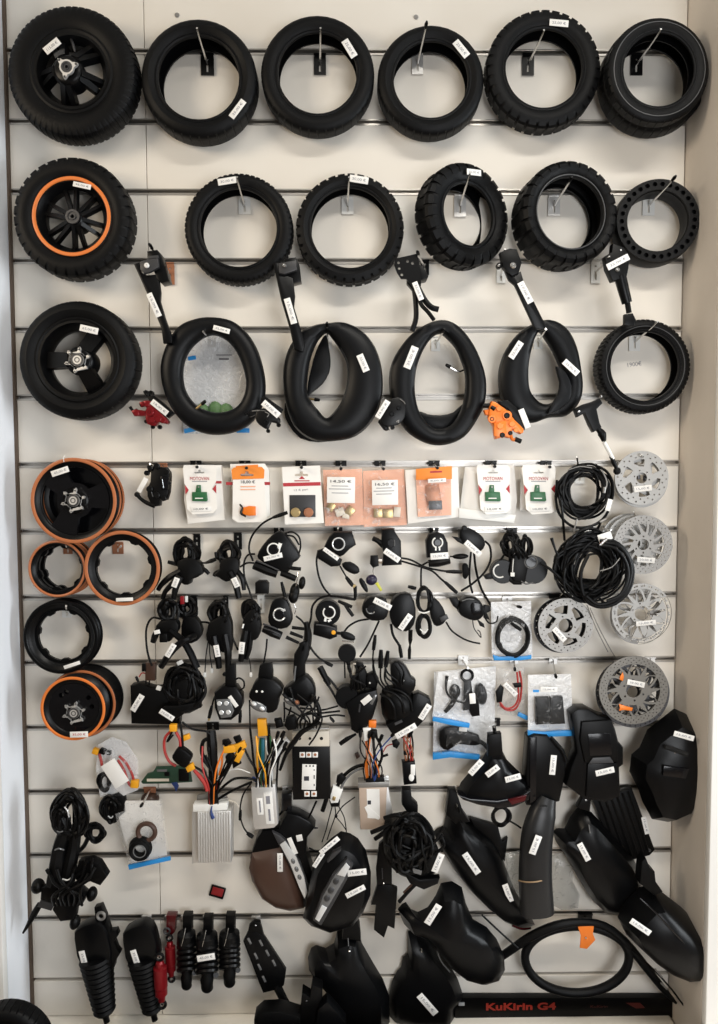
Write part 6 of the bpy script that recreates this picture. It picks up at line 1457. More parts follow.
T = item('controller', 'small smooth silver controller with two paper labels, wires of many colours above', 'controller', 264, 807, .055, [
    ('case', 'alu', [('p', [(251, 787), (275, 784), (278, 824), (274, 828), (255, 830), (253, 826)], -.020, .010, .002)], 'silver case'),
    ('paper_label', 'sticker', [('b', 260, 806.5, 6, 17, .010, .0108, -4, .0002)], 'white label'),
    ('paper_label', 'sticker', [('b', 269, 808, 8.5, 33, .010, .0108, -4, .0002)], 'white label'),
    ('label_print', 'ink_grey', [('b', 260, 806.5, 1.4, 12, .0109, .0113, -4, 0), ('b', 268, 800, 4, 8, .0109, .0113, -4, 0), ('b', 269.5, 815, 2, 12, .0109, .0113, -4, 0)]),
    ('yellow_plug', 'yellow', [('p', [(257, 720), (266, 720), (267.5, 736), (258, 737)], -.004, .012, .002)], 'orange-yellow plug'),
    ('yellow_wire', 'yellow', [('t', [(258, 738, .0), (257, 755, .004), (258, 770, .004), (261, 786, 0)], 1.1)], 'yellow wire'),
    ('teal_wire', 'teal', [('t', [(263, 738, .0), (263, 755, .006), (262, 772, .004), (263, 786, 0)], 1.9)], 'teal wire'),
    ('green_wire', 'green', [('t', [(261, 738, -.004), (260, 755, -.002), (261, 775, -.002), (262, 786, -.002)], 1.4)], 'green wire'),
    ('black_wire', CB, [('t', [(268, 725, 0), (269, 745, .004), (268, 765, .004), (266, 786, 0)], 2.0)]),
    ('black_wire', CB, [('t', [(283, 740, .006), (277, 750, .008), (272, 765, .008), (268, 784, .004)], 1.8)]),
    ('black_wire', CB, [('t', [(244, 748, .0), (250, 760, .004), (256, 770, .004), (259, 784, 0)], 1.2)]),
    ('black_wire', CB, [('t', [(250, 728), (252, 745), (254, 765), (258, 780)], 1.2)]),
    ('red_wire', 'red_wire', [('t', [(260, 768, .008), (261, 776, .008), (262, 786, .004)], 1.2)], 'red wire'),
    ('blue_wire', 'dark_blue', [('t', [(252, 778, .004), (257, 781, .006), (259, 786, .004)], 2.0)], 'blue wire'),
    ('white_wire', 'white_plastic', [('t', [(266, 740, .006), (267, 752, .008), (271, 760, .010)], .7)], 'white wire'),
    ('grey_sleeve', 'lens', [('t', [(288, 739, .0), (281, 746, .002), (275, 755, .004), (271, 766, .004), (270, 780, .002)], [3.6, 4, 3.8, 3, 3])], 'clear grey sleeve'),
    ('small_plug', 'yellow', [('b', 268.3, 761.5, 3, 2.6, .010, .014, 0, .0004)], 'small yellow plug'),
    ('long_cable', CB, [('t', [(286, 748, -.004), (279, 757, -.004), (277, 775, -.006), (276, 800, -.02)], 1.2)])])
item('relay', 'small black relay on a cable under the terminal controller, above the brown fairing', 'relay', 287, 800, .030, [
    ('case', GB, [('b', 287, 800.5, 10, 18, -.012, .010, 0, .002)]),
    ('cable', CB, [('t', [(284, 808, -.002), (281, 813, -.002), (277, 817, -.004)], 1.2)]),
    ('cable', CB, [('t', [(289, 809), (289, 815), (290, 822)], 1.2)])])
hook(287, 788, (287, 786), .02, 'the small black relay', 'metal', 9, 5, prong=False)
T = item('controller', 'black motor controller with white label, five square terminals and a bare metal top plate', 'controller', 311, 768, .050, [
    ('case', 'black_metal', [('p', [(292, 747), (329.5, 747), (330.5, 799), (293, 800)], -.030, .012, .001)]),
    ('top_plate', 'ivory', [('p', [(292, 733), (329, 731), (329.5, 748), (292, 748)], -.020, .008, .001)], 'bare metal top plate'),
    ('top_lip', 'steel', [('p', [(293, 729), (329, 728), (329, 733), (293, 735)], -.024, -.004, .001)], 'steel lip'),
    ('plate_hole', 'seam_black', [('d', 299.5, 738.5, 1.7, .0075, .0086)]), ('plate_hole', 'seam_black', [('d', 310, 738.5, 1.4, .0075, .0086)]), ('plate_hole', 'seam_black', [('d', 321.5, 738.5, 1.7, .0075, .0086)]),
    ('main_label', 'sticker', [('b', 309, 777, 14, 26, .012, .0128, 2, .0002)], 'pinkish white label'),
    ('label_print', 'ink', [('b', 306.5, 778.5, 5, 4.5, .0129, .0133, 0, 0), ('b', 314.2, 770, 1, 1.4, .0129, .0133, 0, 0), ('b', 314.2, 777, 1, 4, .0129, .0133, 0, 0), ('b', 314.2, 785, 1, 2, .0129, .0133, 0, 0)]),
    ('label_dots', 'ink', [('d', x, 766, .9, .0125, .0134) for x in (306.3, 310, 313.3)])])
for x, y in ((302.3, 754.7), (308.7, 754.7), (315.2, 754.7), (307, 793.8), (314, 793.8)):
    o = T.part('terminal', ops(MB(), .050, [('b', x, y, 5.4, 5.2, .011, .0145, 0, .0006)]), 'sticker', label='white square terminal')
    T.part('screw', ops(MB(), .050, [('d', x, y, 1.5, .0142, .0152)]), 'copper_bronze', o, 'copper screw')
single('hanging_cable', 'thin black cable slanting from the terminal controller down to the brown fairing', 'cable', ops(MB(), .040, [('t', [(316.5, 801), (311, 813), (305.5, 825)], 1.0)]), CB)
single('cable_plug', 'short black plug end dangling beside the terminal controller corner', 'plug', ops(MB(), .050, [('t', [(329, 790, .0), (326, 800, .004), (322.5, 811, .004)], [1.2, 2.2, 2.2], 2)]), BP)
T = item('indicator_plug', 'clear white plug with tied thin black leads, between the two labelled controllers', 'plug', 335, 795, .050, [
    ('housing', 'white_plastic', [('p', [(333, 786), (343, 790), (338, 803), (331, 803.5), (329.5, 799)], -.006, .008, .002)], 'clear white housing'),
    ('brass_pin', 'brass', [('b', 334, 798.5, 3, 4, .008, .0095, 15, .0003)], 'brass pin'),
    ('base', BP, [('p', [(329.5, 802), (340, 801.5), (339.5, 807), (331, 807)], -.006, .006, .001)]),
    ('black_lead', CB, [('t', [(336, 789, -.002), (342, 778, -.004), (352, 769, -.004), (363, 765, -.004), (367, 768, -.004)], 1.8)]),
    ('grey_lead', 'lens_grey', [('t', [(340, 790, .004), (346, 779, .002), (355, 771, .002), (364, 768, .0)], 1.2)], 'grey lead'),
    ('plug', BP, [('p', [(337, 777), (342, 774), (346, 779), (341, 785), (336, 783)], -.006, .006, .002)]),
    ('thin_lead', CB, [('t', [(332, 807), (329, 818), (326, 830), (322, 842)], .55)]),
    ('thin_lead', CB, [('t', [(335, 807), (335.5, 815), (331, 828), (327, 840)], .55)]),
    ('thin_lead', CB, [('t', [(335.5, 816), (343, 806), (355, 797)], .6)]),
    ('thin_lead', CB, [('t', [(339, 807), (344, 817), (346, 828), (346.5, 836)], .55)]),
    ('thin_lead', CB, [('t', [(336, 817), (342, 824), (346, 830)], .5)]),
    ('knot', CB, [('d', 336, 816, 1.5, -.003, .004)])])
T = item('controller', 'tan-fronted silver controller with a white label and small black square mark', 'controller', 373, 807, .055, [
    ('front', 'kraft', [('p', [(359, 788), (387, 787), (385, 829.5), (360.5, 829.5)], .008, .012, .0006)], 'tan front panel'),
    ('case', 'alu', [('p', [(359, 787), (388, 786), (393, 815), (393, 829), (360, 829.5)], -.024, .008, .001)], 'silver case'),
    ('flange', 'steel', [('p', [(358, 783), (389, 782), (389, 787.5), (358, 788)], -.018, .012, .0006)], 'steel flange'),
    ('corner_plate', 'lens', [('b', 386.5, 780, 5, 9, -.006, .002, -10)], 'clear corner plate'),
    ('main_label', 'sticker', [('p', [(366.5, 789), (379.5, 789), (380, 819), (367.5, 818)], .012, .0126, 0)], 'white label'),
    ('small_label', 'sticker', [('p', [(364.5, 807.5), (367, 805.5), (380, 817), (378.5, 820), (368, 815)], .0127, .0134, 0)], 'folded white label'),
    ('black_mark', 'ink', [('b', 369.3, 802.5, 3.4, 4, .0127, .0131, 0, 0)], 'black square mark'),
    ('connector_row', BP, [('p', [(366, 779), (384, 777), (385, 785), (366, 786)], -.006, .010, .001)]),
    ('white_plug', 'white_plastic', [('b', 367.5, 733.5, 8, 13, -.004, .008, -6)], 'white plug'),
    ('orange_plug', 'caliper_orange', [('b', 372.5, 723.5, 7.5, 7, -.004, .008, 3)], 'orange plug'),
    ('orange_wire', 'caliper_orange', [('t', [(366, 739), (367, 752, .004), (367, 768, .004), (368, 782, 0)], 1.3)], 'orange wire'),
    ('brown_wire', 'copper_bronze', [('t', [(368, 739, .002), (371, 752, .006), (370, 768, .006), (371, 782, .002)], 1.0)], 'brown wire'),
    ('white_wire', 'white_plastic', [('t', [(369, 738, .004), (371, 754, .008), (373, 768, .008), (372, 780, .004)], .7)], 'white wire'),
    ('blue_wire', 'dark_blue', [('t', [(377, 768, .008), (375, 775, .008), (374, 784, .004)], 2.0)], 'dark blue wire'),
    ('black_wire', CB, [('t', [(373, 732), (374, 750, .004), (376, 765, .004), (375, 780, 0)], 1.4)]),
    ('black_wire', CB, [('t', [(375, 735), (380, 744, .004), (382, 756, .004), (378, 768, .004), (374, 780, 0)], 1.4)]),
    ('plug', BP, [('p', [(370, 730), (377, 731), (378, 738), (371, 738)], -.002, .010, .001)]),
    ('plug', BP, [('t', [(381, 757, .004), (388, 754.5, .004)], [1.2, 1.4], 1)]),
    ('red_wire', 'red_wire', [('t', [(383, 752), (387, 746), (393, 744)], .6)], 'thin red wire'),
    ('plug', BP, [('p', [(392, 742), (397, 740), (400, 744), (397, 749), (393, 747)], -.004, .006, .001)])])
single('connector_stub', 'tiny dark brown connector stub lying on the board beside the terminal controller', 'connector', ops(MB(), .012, [('p', [(355, 755), (358, 753.5), (360, 757), (356.5, 759.5)], -.008, .004, .001)]), 'brown_shell')
item('sensor_module', 'small black module with white oval label and brown wires rising from it', 'module', 410, 774, .050, [
    ('case', SB, [('p', [(402, 762.5), (415, 761.5), (417, 784), (404, 785.5)], -.012, .010, .003)]),
    ('oval_label', 'sticker', [('b', 413, 770, 4.5, 11, .0100, .0106, 0, .0002), ('e', 411.5, 777.5, 2.8, 4, .0098, .0110, 0)], 'white oval label'),
    ('brown_wire', 'copper_bronze', [('t', [(404, 735), (404, 748), (406, 762)], .9)], 'brown wire'),
    ('brown_wire', 'copper_bronze', [('t', [(408, 733), (407, 748), (409, 762)], .9)], 'brown wire'),
    ('dark_wire', CB, [('t', [(411, 732), (413, 746), (411, 762)], .9)]),
    ('red_wire', 'red_wire', [('t', [(410, 733, .004), (411, 750, .004), (413, 762, .004)], .6)], 'red wire'),
    ('plug', BP, [('b', 406, 752.5, 5, 4, -.003, .006, 0), ('b', 412, 754, 3.5, 4, -.003, .006, 0)])])
item('cable_harness', 'big tangled black wiring loom with plugs sticking out and an upright sticker', 'cable', 412, 846, .100, [
    ('hanger', BP, [('p', [(402, 790), (411, 790), (412, 800), (418, 806), (418, 815), (408, 814), (402, 805)], -.030, -.006, .003)]),
    ('core', BP, [('l', [(385, 820), (405, 812), (420, 814), (430, 830), (438, 848), (440, 866), (428, 878), (408, 878), (394, 870), (384, 852)], -.020, .012)]),
    ('winding', CB, [('c', 409, 844, 14, 20, 16, 1.8, 41, 7, .040, .012)]),
    ('bow_cable', CB, [('t', [(384, 818, .012), (398, 815, .020), (412, 824, .022), (425, 838, .020), (436, 850, .012)], 2.0)]),
    ('plug', BP, [('t', [(371, 832.5, .008), (380, 829, .012), (390, 824, .014)], [2.2, 2.4, 1.6], 2)]),
    ('plug', BP, [('t', [(375, 839, .010), (382, 834, .014), (390, 827, .016)], [2.2, 2.4, 1.6], 2)]),
    ('red_end', 'brown_shell', [('t', [(404, 893, .0), (411, 886, .0), (418, 879, .0)], [1.6, 1.6, 1.4], 2)], 'dark red cable end'),
    ('cable_end', CB, [('t', [(399, 902, .004), (408, 892, .004), (420, 880, .002)], [2, 1.8, 1.6], 2)]),
    ('lower_plate', BP, [('p', [(403, 872), (420, 880), (440, 878), (438, 884), (424, 890), (410, 884)], -.012, .006, .002)]),
    ('grey_tag', 'lens_grey', [('p', [(412, 868), (422, 871), (421, 875), (414, 873)], .016, .018, 0)], 'grey tag')],
    [(438, 863, .0200, 20, 6.5, -68)])
item('mud_flap', 'narrow black flap with a pointed end hanging under the wiring loom', 'flap', 384, 895, .060, [
    ('strap', SB, [('p', [(379, 845), (386, 838), (392, 850), (392, 888), (377, 888), (376, 870)], -.014, .0, .002)]),
    ('plate', SB, [('p', [(377, 886), (389, 885), (397.5, 889), (394.5, 929), (388, 926), (384, 938), (374, 930), (376, 905), (371, 905)], -.010, .002, .001)]),
    ('rivet', 'chrome', [('d', 383.5, 883.5, 1.1, -.001, .002)], 'bright rivet'),
    ('slit', 'graphite', [('t', [(382, 868, .0005), (382.5, 879, .0005)], .6, 1)])])
item('cable_harness', 'hanging black cable bundle with grey-banded plugs in the corner beside the cool white wall', 'cable', 72, 850, .095, [
    ('upper_loop', CB, [('c', 70, 815, 12, 19, 22, 1.6, 51, 4.5, .030)]),
    ('inner_loop', CB, [('c', 62, 822, 5.5, 10, 8, 1.6, 52, 2.4, .016, .012)]),
    ('bundle', CB, [('t', [(66, 830, .0), (60, 848, .004), (58, 866, .006), (54, 884, .006)], [7, 7.5, 9, 8])]),
    ('bundle', CB, [('t', [(76, 826, .0), (74, 846, .0), (70, 866, .006), (66, 890, .008)], [6, 6, 7, 8])]),
    ('tie', 'lens_grey', [('t', [(55, 850, .022), (59, 848.5, .026), (64, 850, .022)], .8)], 'pale cable tie'),
    ('tie', 'white_plastic', [('t', [(62.5, 879, .028), (68, 880, .030), (73, 876, .026)], .7)], 'white cable tie'),
    ('tie', 'lens', [('t', [(64.5, 807, .022), (67.5, 811, .024), (69, 817, .022)], .7)], 'bright tie'),
    ('tie', 'lens_grey', [('t', [(57, 831, .024), (60, 832, .026), (63, 831, .024)], .6)], 'pale cable tie'),
    ('switch_box', BP, [('p', [(78, 862), (90, 860), (99, 864), (107, 877), (100, 886), (90, 882), (80, 886), (74, 878)], -.010, .014, .003)]),
    ('knob', BP, [('e', 92, 894, 5, 7, -.004, .010, 10)]), ('knob', BP, [('e', 75, 922, 5, 7, -.004, .010, 10)]),
    ('charger_block', SB, [('p', [(62, 892), (74, 886), (86, 896), (82, 905), (76, 908), (74, 920), (60, 922), (52, 910)], -.014, .012, .003)]),
    ('grey_band', 'graphite', [('p', [(40, 901), (54, 904), (51, 911), (37, 907)], .000, .010, .001)], 'grey banded plug'),
    ('plug', BP, [('e', 38, 886, 6.5, 7, -.004, .012, 10)]),
    ('plug', BP, [('p', [(41, 888), (56, 884), (60, 895), (54, 904), (40, 900)], -.008, .010, .003)]),
    ('tail_lead', CB, [('t', [(40, 904, -.004), (34, 914, .0), (28, 925, .004), (23, 933, .006)], [3, 3.4, 2, 1])])])
item('cable_harness', 'small round coil of black cable hanging just off the big corner bundle', 'cable', 95, 834, .050, [
    ('coil', CB, [('c', 95.5, 833, 7.5, 7.2, 9, 1.5, 55, 2.0)]), ('lead', CB, [('t', [(88, 838, .004), (84, 846, .004), (78, 852, .004)], 2.2)])])
item('cable_harness', 'tight dark coil of cable behind the bag of rubber rings', 'cable', 112, 808, .035, [
    ('coil', CB, [('c', 111, 809, 7, 10, 10, 1.6, 57, 2.4, .018)]),
    ('body', BP, [('p', [(110, 796), (118, 793), (124, 798), (125, 812), (116, 820), (108, 816)], -.016, .004, .003)]),
    ('bright_tie', 'lens', [('t', [(108, 816, .012), (111, 818, .013), (113, 816, .012)], .6)], 'bright tie')])
T = Thing('zip_bag', 'milky bag with two dark rubber rings and a blue bottom seal', 'plastic bag', 144, 832, .055)
T.part('film', MB().bag([(125, 800.5), (162, 800), (164, 815), (170, 857), (130, 866), (121, 838), (115, 814), (124, 811)], .040, .046, 61, amp=.002), 'milky_bag', label='milky plastic film')
T.part('backing', ops(MB(), .036, [('p', [(126, 801), (160, 801), (167, 855), (132, 863), (124, 838), (118, 815)], -.002, .0, 0)]), 'paper', label='white backing')
T.part('rubber_ring', ops(MB(), .055, [('r', 146.5, 832, 8.6, 2.4)]), 'brown_shell', label='brown rubber ring')
T.part('rubber_ring', ops(MB(), .055, [('r', 140.5, 847.5, 8.4, 3.4), ('r', 139.5, 850.5, 8.4, 2.6, .006)]), 'rubber', label='black rubber ring')
T.part('steel_rim', ops(MB(), .067, [('r', 139.5, 851.5, 6.2, .6)]), 'lens_grey', label='bright ring edge')
T.part('blue_seal', ops(MB(), .050, [('p', [(128, 865.5), (150, 861), (170, 857), (170.5, 860.5), (150, 865), (129, 870)], -.004, .002, .0005)]), 'blue', label='blue zip seal')
hook(150, 790, (141, 806), .075, 'the bag of rubber rings', 'copper', 12, 6, True)
single('rubber_grip', 'dark round rubber end peeping over the bag of rubber rings', 'grip', ops(MB(), .020, [('e', 150, 799, 9, 6, -.012, .004, 0)]), 'brown_shell')
item('reflector', 'small red reflector stuck on the board above the coil shocks', 'reflector', 217.5, 892, .006, [
    ('rim', BP, [('b', 217.5, 891.8, 15, 11.5, -.005, .001, 17, .002)], 'black rim'),
    ('lens', 'red_plastic', [('b', 217.5, 891.8, 11.5, 8, .001, .003, 17, .001)], 'red lens')])

# ------------------------------------------------------------------ further loose wiring the photo shows between the hanging goods
def wires(T, d, n, x0, x1, y0, xa, xb, ya, seed, mats, r=.9, bow=6, plug=True):
    """a fan of single wires from a connector strip up to loose ends, each a part of its controller"""
    R = random.Random(seed)
    for i in range(n):
        a = x0+(x1-x0)*(i+.5)/n; b = R.uniform(xa, xb); yy = ya+R.uniform(-6, 8); z = R.uniform(.004, .022)
        P = [(a, y0, 0), (a+R.uniform(-2, 2), y0-(y0-yy)*.3, z), ((a+b)/2+R.uniform(-bow, bow), y0-(y0-yy)*.65, z), (b, yy, z*.6)]
        T.part('wire', ops(MB(), d, [('t', P, r)]), mats[i % len(mats)])
        if plug and i % 2 == 0:
            dx, dy = b-P[2][0], yy-P[2][1]; q = math.hypot(dx, dy) or 1
            T.part('wire_end', ops(MB(), d, [tip(b, yy, b+dx/q*7, yy+dy/q*7, z*.6, 1.9)]), BP)
def find(lbl): return [o for o in COL.objects if o.get('label', '').startswith(lbl)][0]
class Wrap(Thing):
    def __init__(s, o): s.o = o; s.loc = V(o.location); s.k = 1
wires(Wrap(find('silver finned motor')), .066, 9, 208, 219, 806, 200, 238, 752, 3, [CB, 'red_wire', CB, CB, 'caliper_orange', CB], .9, 7)
wires(Wrap(find('small smooth silver')), .078, 9, 255, 273, 787, 252, 284, 742, 5, [CB, 'white_plastic', CB, 'green', CB, 'yellow'], .8, 5)
wires(Wrap(find('tan-fronted silver')), .058, 9, 364, 382, 780, 358, 392, 742, 7, [CB, 'caliper_orange', CB, 'copper_bronze', 'dark_blue', CB], .7, 5)
wires(Wrap(find('small black module')), .050, 4, 405, 414, 763, 402, 417, 738, 9, ['copper_bronze', CB, 'red_wire'], .6, 3)
wires(Wrap(find('tangle of thin black')), .075, 7, 296, 318, 728, 282, 345, 700, 11, [CB], .9, 8)
wires(Wrap(find('black lobed switch')), .070, 4, 392, 406, 690, 376, 412, 668, 13, [CB], .9, 4, False)
wires(Wrap(find('big tangled black')), .108, 8, 395, 430, 872, 384, 442, 838, 15, [CB], 1.4, 12)
wires(Wrap(find('hanging black cable bundle')), .112, 8, 52, 84, 905, 46, 98, 868, 17, [CB], 1.5, 10)
for lb, q in (('black brake lever bundle with two', ((205, 673), (212, 669))), ('narrow black brake lever', ((251, 673),))):
    W = Wrap(find(lb))
    for x, y in q: W.part('wire_plug', ops(MB(), .050, [('b', x, y+1.5, 2.6, 4.5, -.003, .003, 0, .0005)]), 'white_plastic', label='white wire plug')
wires(Wrap(find('black round-faced buzzer')), .050, 5, 350, 366, 690, 340, 366, 668, 19, [CB], 1.0, 7)
wires(Wrap(find('pair of black round buzzers')), .062, 5, 508, 530, 560, 500, 534, 538, 29, [CB], 1.1, 5, False)
mat('grey_black', (0.016, 0.016, 0.0165), 0.34, spec=0.3)
# ------------------------------------------------------------------ fairings, mudguards, shocks, bottom row
T = item('fairing', 'black and brown headlight fairing with a slanted lamp strip, under the small silver controller', 'fairing', 280, 865, .060, [
    ('black_shell', SB, [('p', [(250, 858), (256, 840), (262, 831), (279, 829), (287, 813), (299, 816), (310, 822), (315, 828), (307, 838), (306, 853), (311, 868), (318, 888), (315, 905), (304, 908), (290, 908), (262, 895), (252, 880)], -.045, -.004, .004)]),
    ('brown_panel', 'brown_shell', [('l', [(252, 853), (268, 850), (282, 847), (289, 858), (297, 877), (303, 897), (304, 908), (290, 911), (276, 908), (262, 899), (252, 881), (249, 868)], -.004, .018, .45, 0)], 'brown outer panel'),
    ('lamp_bezel', 'graphite', [('p', [(272, 832), (280, 836), (288, 843), (300, 862), (309, 888), (313, 905), (309, 908), (300, 890), (288, 863), (279, 846)], -.002, .010, .002)], 'grey lamp bezel'),
    ('lamp_strip', 'lens', [('p', [(280, 845), (285, 841.5), (296, 857), (304, 877), (307.5, 893), (304.5, 899), (299, 887), (290, 864)], .010, .015, .001)], 'clear lamp strip'),
    ('lug', 'black_metal', [('t', [(311, 826, -.01), (315, 828, -.01), (318, 828, -.01)], [1.4, 1, .6], 1)])],
    [(280, 862.5, .0210, 19, 5.5, 90), (299.5, 838, -.0028, 6, 6.5, -12, '')], 'headlight fairings')
for i, (x, y) in enumerate(((293, 861), (296.5, 869), (299.5, 877))): T.part('lamp_cell', ops(MB(), .060, [('e', x, y, 2.2, 3, .0145, .0175, -20)]), 'lens_grey', label='round lamp cell')
T.sticker(292.5, 846, .0712, 18, 4.5, 68, '')
T = item('fairing', 'black headlight fairing with a slanted lamp strip and several stickers, beside the brown one', 'fairing', 340, 882, .125, [
    ('shell', SB, [('l', [(314, 862), (322, 848), (331, 839), (341, 832), (350, 834), (358, 839), (366, 851), (371, 873), (370.5, 895), (363, 913), (353, 926), (330, 933), (311, 926), (303, 918), (306, 905), (310, 882)], -.035, .012, .35, 0)]),
    ('edge_rib', 'graphite', [('p', [(327, 862), (333, 853), (341, 849), (341, 851), (334, 858), (328, 863)], -.004, .010, .001)], 'grey triangular rib'),
    ('lamp_bezel', 'graphite', [('p', [(347, 859), (353, 865), (347, 880), (333, 905), (321, 926), (313, 921), (321, 896), (333, 874)], .002, .015, .002)], 'grey lamp bezel'),
    ('lamp_strip', 'lens_grey', [('p', [(346, 863), (350, 867), (344, 880), (331, 902), (319, 922), (315, 919), (323, 896), (335, 875)], .015, .018, .001)], 'clear lamp strip'),
    ('lamp_end', 'lens', [('p', [(346, 863), (350, 867), (345, 877), (337, 875)], .018, .0195, .0005)], 'bright lamp end'),
    ('lamp_end', 'lens', [('p', [(322, 905), (327, 908), (319, 922), (315, 919)], .018, .0195, .0005)], 'bright lamp end')],
    [(329.5, 845.5, .0125, 24, 5, -40), (318.5, 860, .0085, 17, 4.5, -57), (357, 872.5, .0150, 19, 6.5, -6), (355.5, 891.5, .0150, 21, 5.5, -27)], 'headlight fairings')
for x, y in ((336, 881), (331, 890), (327, 898)): T.part('lamp_cell', ops(MB(), .125, [('e', x, y, 3.2, 3.8, .0175, .0205, 30)]), 'graphite', label='round lamp cell')
single('zip_tie', 'thin black tie between the two headlight fairings', 'tie', ops(MB(), .050, [('t', [(309, 848), (316, 851), (323, 850)], 1.0)]), CB)
# mudguards
item('mudguard', 'black rear mudguard with three stickers and a dark red lens, upper middle of the mudguards', 'mudguard', 495, 778, .085, [
    ('shell', SB, [('l', [(457, 793), (461, 783), (472, 770), (482, 760), (489, 748), (501, 748), (507, 760), (518, 771), (528, 780), (532, 790), (528, 800), (515, 806), (498, 808), (478, 804), (463, 799)], -.035, .004, .35, 0)]),
    ('stem', BP, [('p', [(488.5, 735), (501.5, 733.5), (503, 755), (488, 757)], -.012, .008, .002)]),
    ('stem_tip', BP, [('t', [(494, 726), (495, 735)], 1.9, 1)]),
    ('skirt', GB, [('p', [(458, 795), (470, 799), (497, 801), (520, 797), (531, 790), (529, 800), (516, 806), (498, 808.5), (478, 805), (463, 800)], -.028, .006, .002)], 'glossy black skirt'),
    ('red_lens', 'dark_red_lens', [('p', [(508, 800), (527, 795), (525, 801), (512, 805)], .004, .009, .001)], 'dark red lens')],
    [(476, 767.5, .0045, 18, 6.5, -48), (492.5, 771, .0090, 15, 6, -37), (513, 778, .0060, 16, 6, -15)], 'mudguards')
hook(496, 722, (494.5, 727), .09, 'the mudguard with three stickers', 'black', 8, 8, prong=True)
single('cable_ring', 'small black cable ring hanging under the three-sticker mudguard', 'cable', ops(MB(), .050, [('c', 501, 816, 8, 9, 4, 1.4, 71, 1), ('t', [(508, 820), (515, 824), (521, 828)], 1.0)]), CB)
item('mudguard', 'black mudguard with ribbed honeycomb edge, hanging under the bag of battery cells', 'mudguard', 546, 768, .070, [
    ('shell', SB, [('p', [(528, 738), (535, 735), (548, 736), (556, 745), (566, 757), (566, 775), (560, 802), (540, 806), (527, 806), (526, 770)], -.040, .0, .005)]),
    ('ribbed_edge', BP, [('t', [(551, 737, .0), (557, 744, .0), (563, 752, .0), (566, 762, .0)], [1.4, 2, 2, 1.6])]),
    ('side_fold', GB, [('p', [(530, 738), (537, 737), (536, 800), (530, 804)], .0, .005, .001)])],
    [(553, 765, .0015, 20, 6, 95)], 'mudguards')
item('mudguard', 'long grey-black arched mudguard standing upright with an elastic band round it', 'mudguard', 536, 855, .085, [
    ('shell', 'graphite', [], 'dark grey arch')][:0]+[
    ('top_slot', 'seam_black', [('t', [(540, 806, .0080), (547, 806, .0080)], .8, 1)])],
    [(535.5, 845, .0275, 20, 7, -70)], 'mudguards')
Tm = [o for o in COL.objects if o.get('label', '').startswith('long grey-black arched')][0]
m_ = MB().shell([(547, 797, .060), (542, 812, .066), (537.5, 830, .072), (535.5, 850, .074), (535, 878, .074), (537, 912, .070)], [9, 13.5, 15.5, 16, 16.5, 17], [.018, .026, .029, .029, .029, .024], th=.004, p=.8)
o_ = m_.build('shell', 'grey_black', Tm, at(536, 855, .085)); o_['label'] = 'dark grey arch'
o_ = ops(MB(), .085, [('t', [(518.5, 880.5, -.006), (526, 882, .014), (534, 882, .022), (542, 880.5, .016), (549.5, 877, -.006)], .7)]).build('elastic_band', 'elastic', Tm, at(536, 855, .085)); o_['label'] = 'brown elastic band'
item('plastic_wrap', 'crumpled clear wrap behind the banded grey-black mudguard', 'plastic wrap', 560, 880, .018, [
    ('front_fold', 'smoky_bag', [('l', [(548, 858), (562, 852), (574, 862), (572, 880), (580, 895), (578, 908), (562, 910), (550, 904)], -.008, .012, .5, 0)])])
single('plastic_wrap', 'greenish clear wrap showing at the other side of the banded mudguard', 'plastic wrap', MB().bag([(505, 853), (522, 850), (522, 896), (508, 885)], .035, .050, 63, amp=.003), 'smoky_bag')
item('mudguard', 'black mudguard with a square recess and stepped top, beside the lowest rotors', 'mudguard', 597, 757, .085, [
    ('shell', SB, [('p', [(571, 714), (578, 709), (588, 709), (600, 716), (611, 719), (616, 730), (619, 742), (624, 748), (624, 765), (620, 768), (621, 797), (606, 803), (585, 800), (566, 786), (571, 768), (577, 752)], -.050, -.006, .006)]),
    ('recess_frame', BP, [('p', [(582, 722), (612, 720), (619, 744), (618, 762), (608, 763), (585, 763), (580, 740)], -.006, .002, .004)]),
    ('recess', GB, [('p', [(588, 734), (610, 733), (612, 755), (590, 756)], .002, .0035, .0005)], 'glossy square recess'),
    ('recess_ledge', 'graphite', [('p', [(593, 758), (610, 757), (614, 763), (589, 764)], .002, .005, .001)], 'grey ledge'),
    ('lower_plate', SB, [('p', [(588, 764), (617, 763), (620, 796), (604, 801), (586, 797)], -.008, .001, .003)])],
    [(605, 771.5, .0030, 19, 6, -13)], 'mudguards')
item('mudguard', 'broad black mudguard with a round-ended slot, against the beige side wall', 'mudguard', 668, 765, .120, [
    ('shell', SB, [('l', [(632, 755), (640, 748), (648, 730), (675, 709), (686, 714), (698, 724), (700, 740), (705, 755), (703, 772), (697, 792), (686, 814), (668, 822), (652, 819), (643, 802), (639, 790), (630, 772)], -.060, .0, .35, 0)]),
    ('slot', 'seam_black', [('t', [(665, 747, .0005), (672, 749, .0020), (680, 752, .0020), (687, 754.5, .0005)], 2.4)]),
    ('lower_pad', GB, [('p', [(664, 766), (690, 769), (686, 779), (663, 776)], -.002, .005, .002)], 'glossy lower pad'),
    ('side_crease', 'graphite', [('t', [(700, 740, -.028), (698, 760, -.014), (694, 785, -.014), (686, 808, -.020)], .8)]),
    ('bolt', 'chrome', [('d', 675, 753, .7, .0030, .0045)], 'bright bolt')],
    [(684, 736, .0045, 21, 5.5, 16)], 'mudguards')
T = item('heat_sink', 'black ribbed plate hanging aslant behind the mudguards, with a small sticker', 'ribbed plate', 624, 826, .025, [
    ('plate', BP, [('p', [(593, 800), (632, 788), (655, 850), (650, 855.5), (618, 864)], -.014, .0, .002)])],
    [(645.5, 825.5, .0015, 18, 5, 76)])
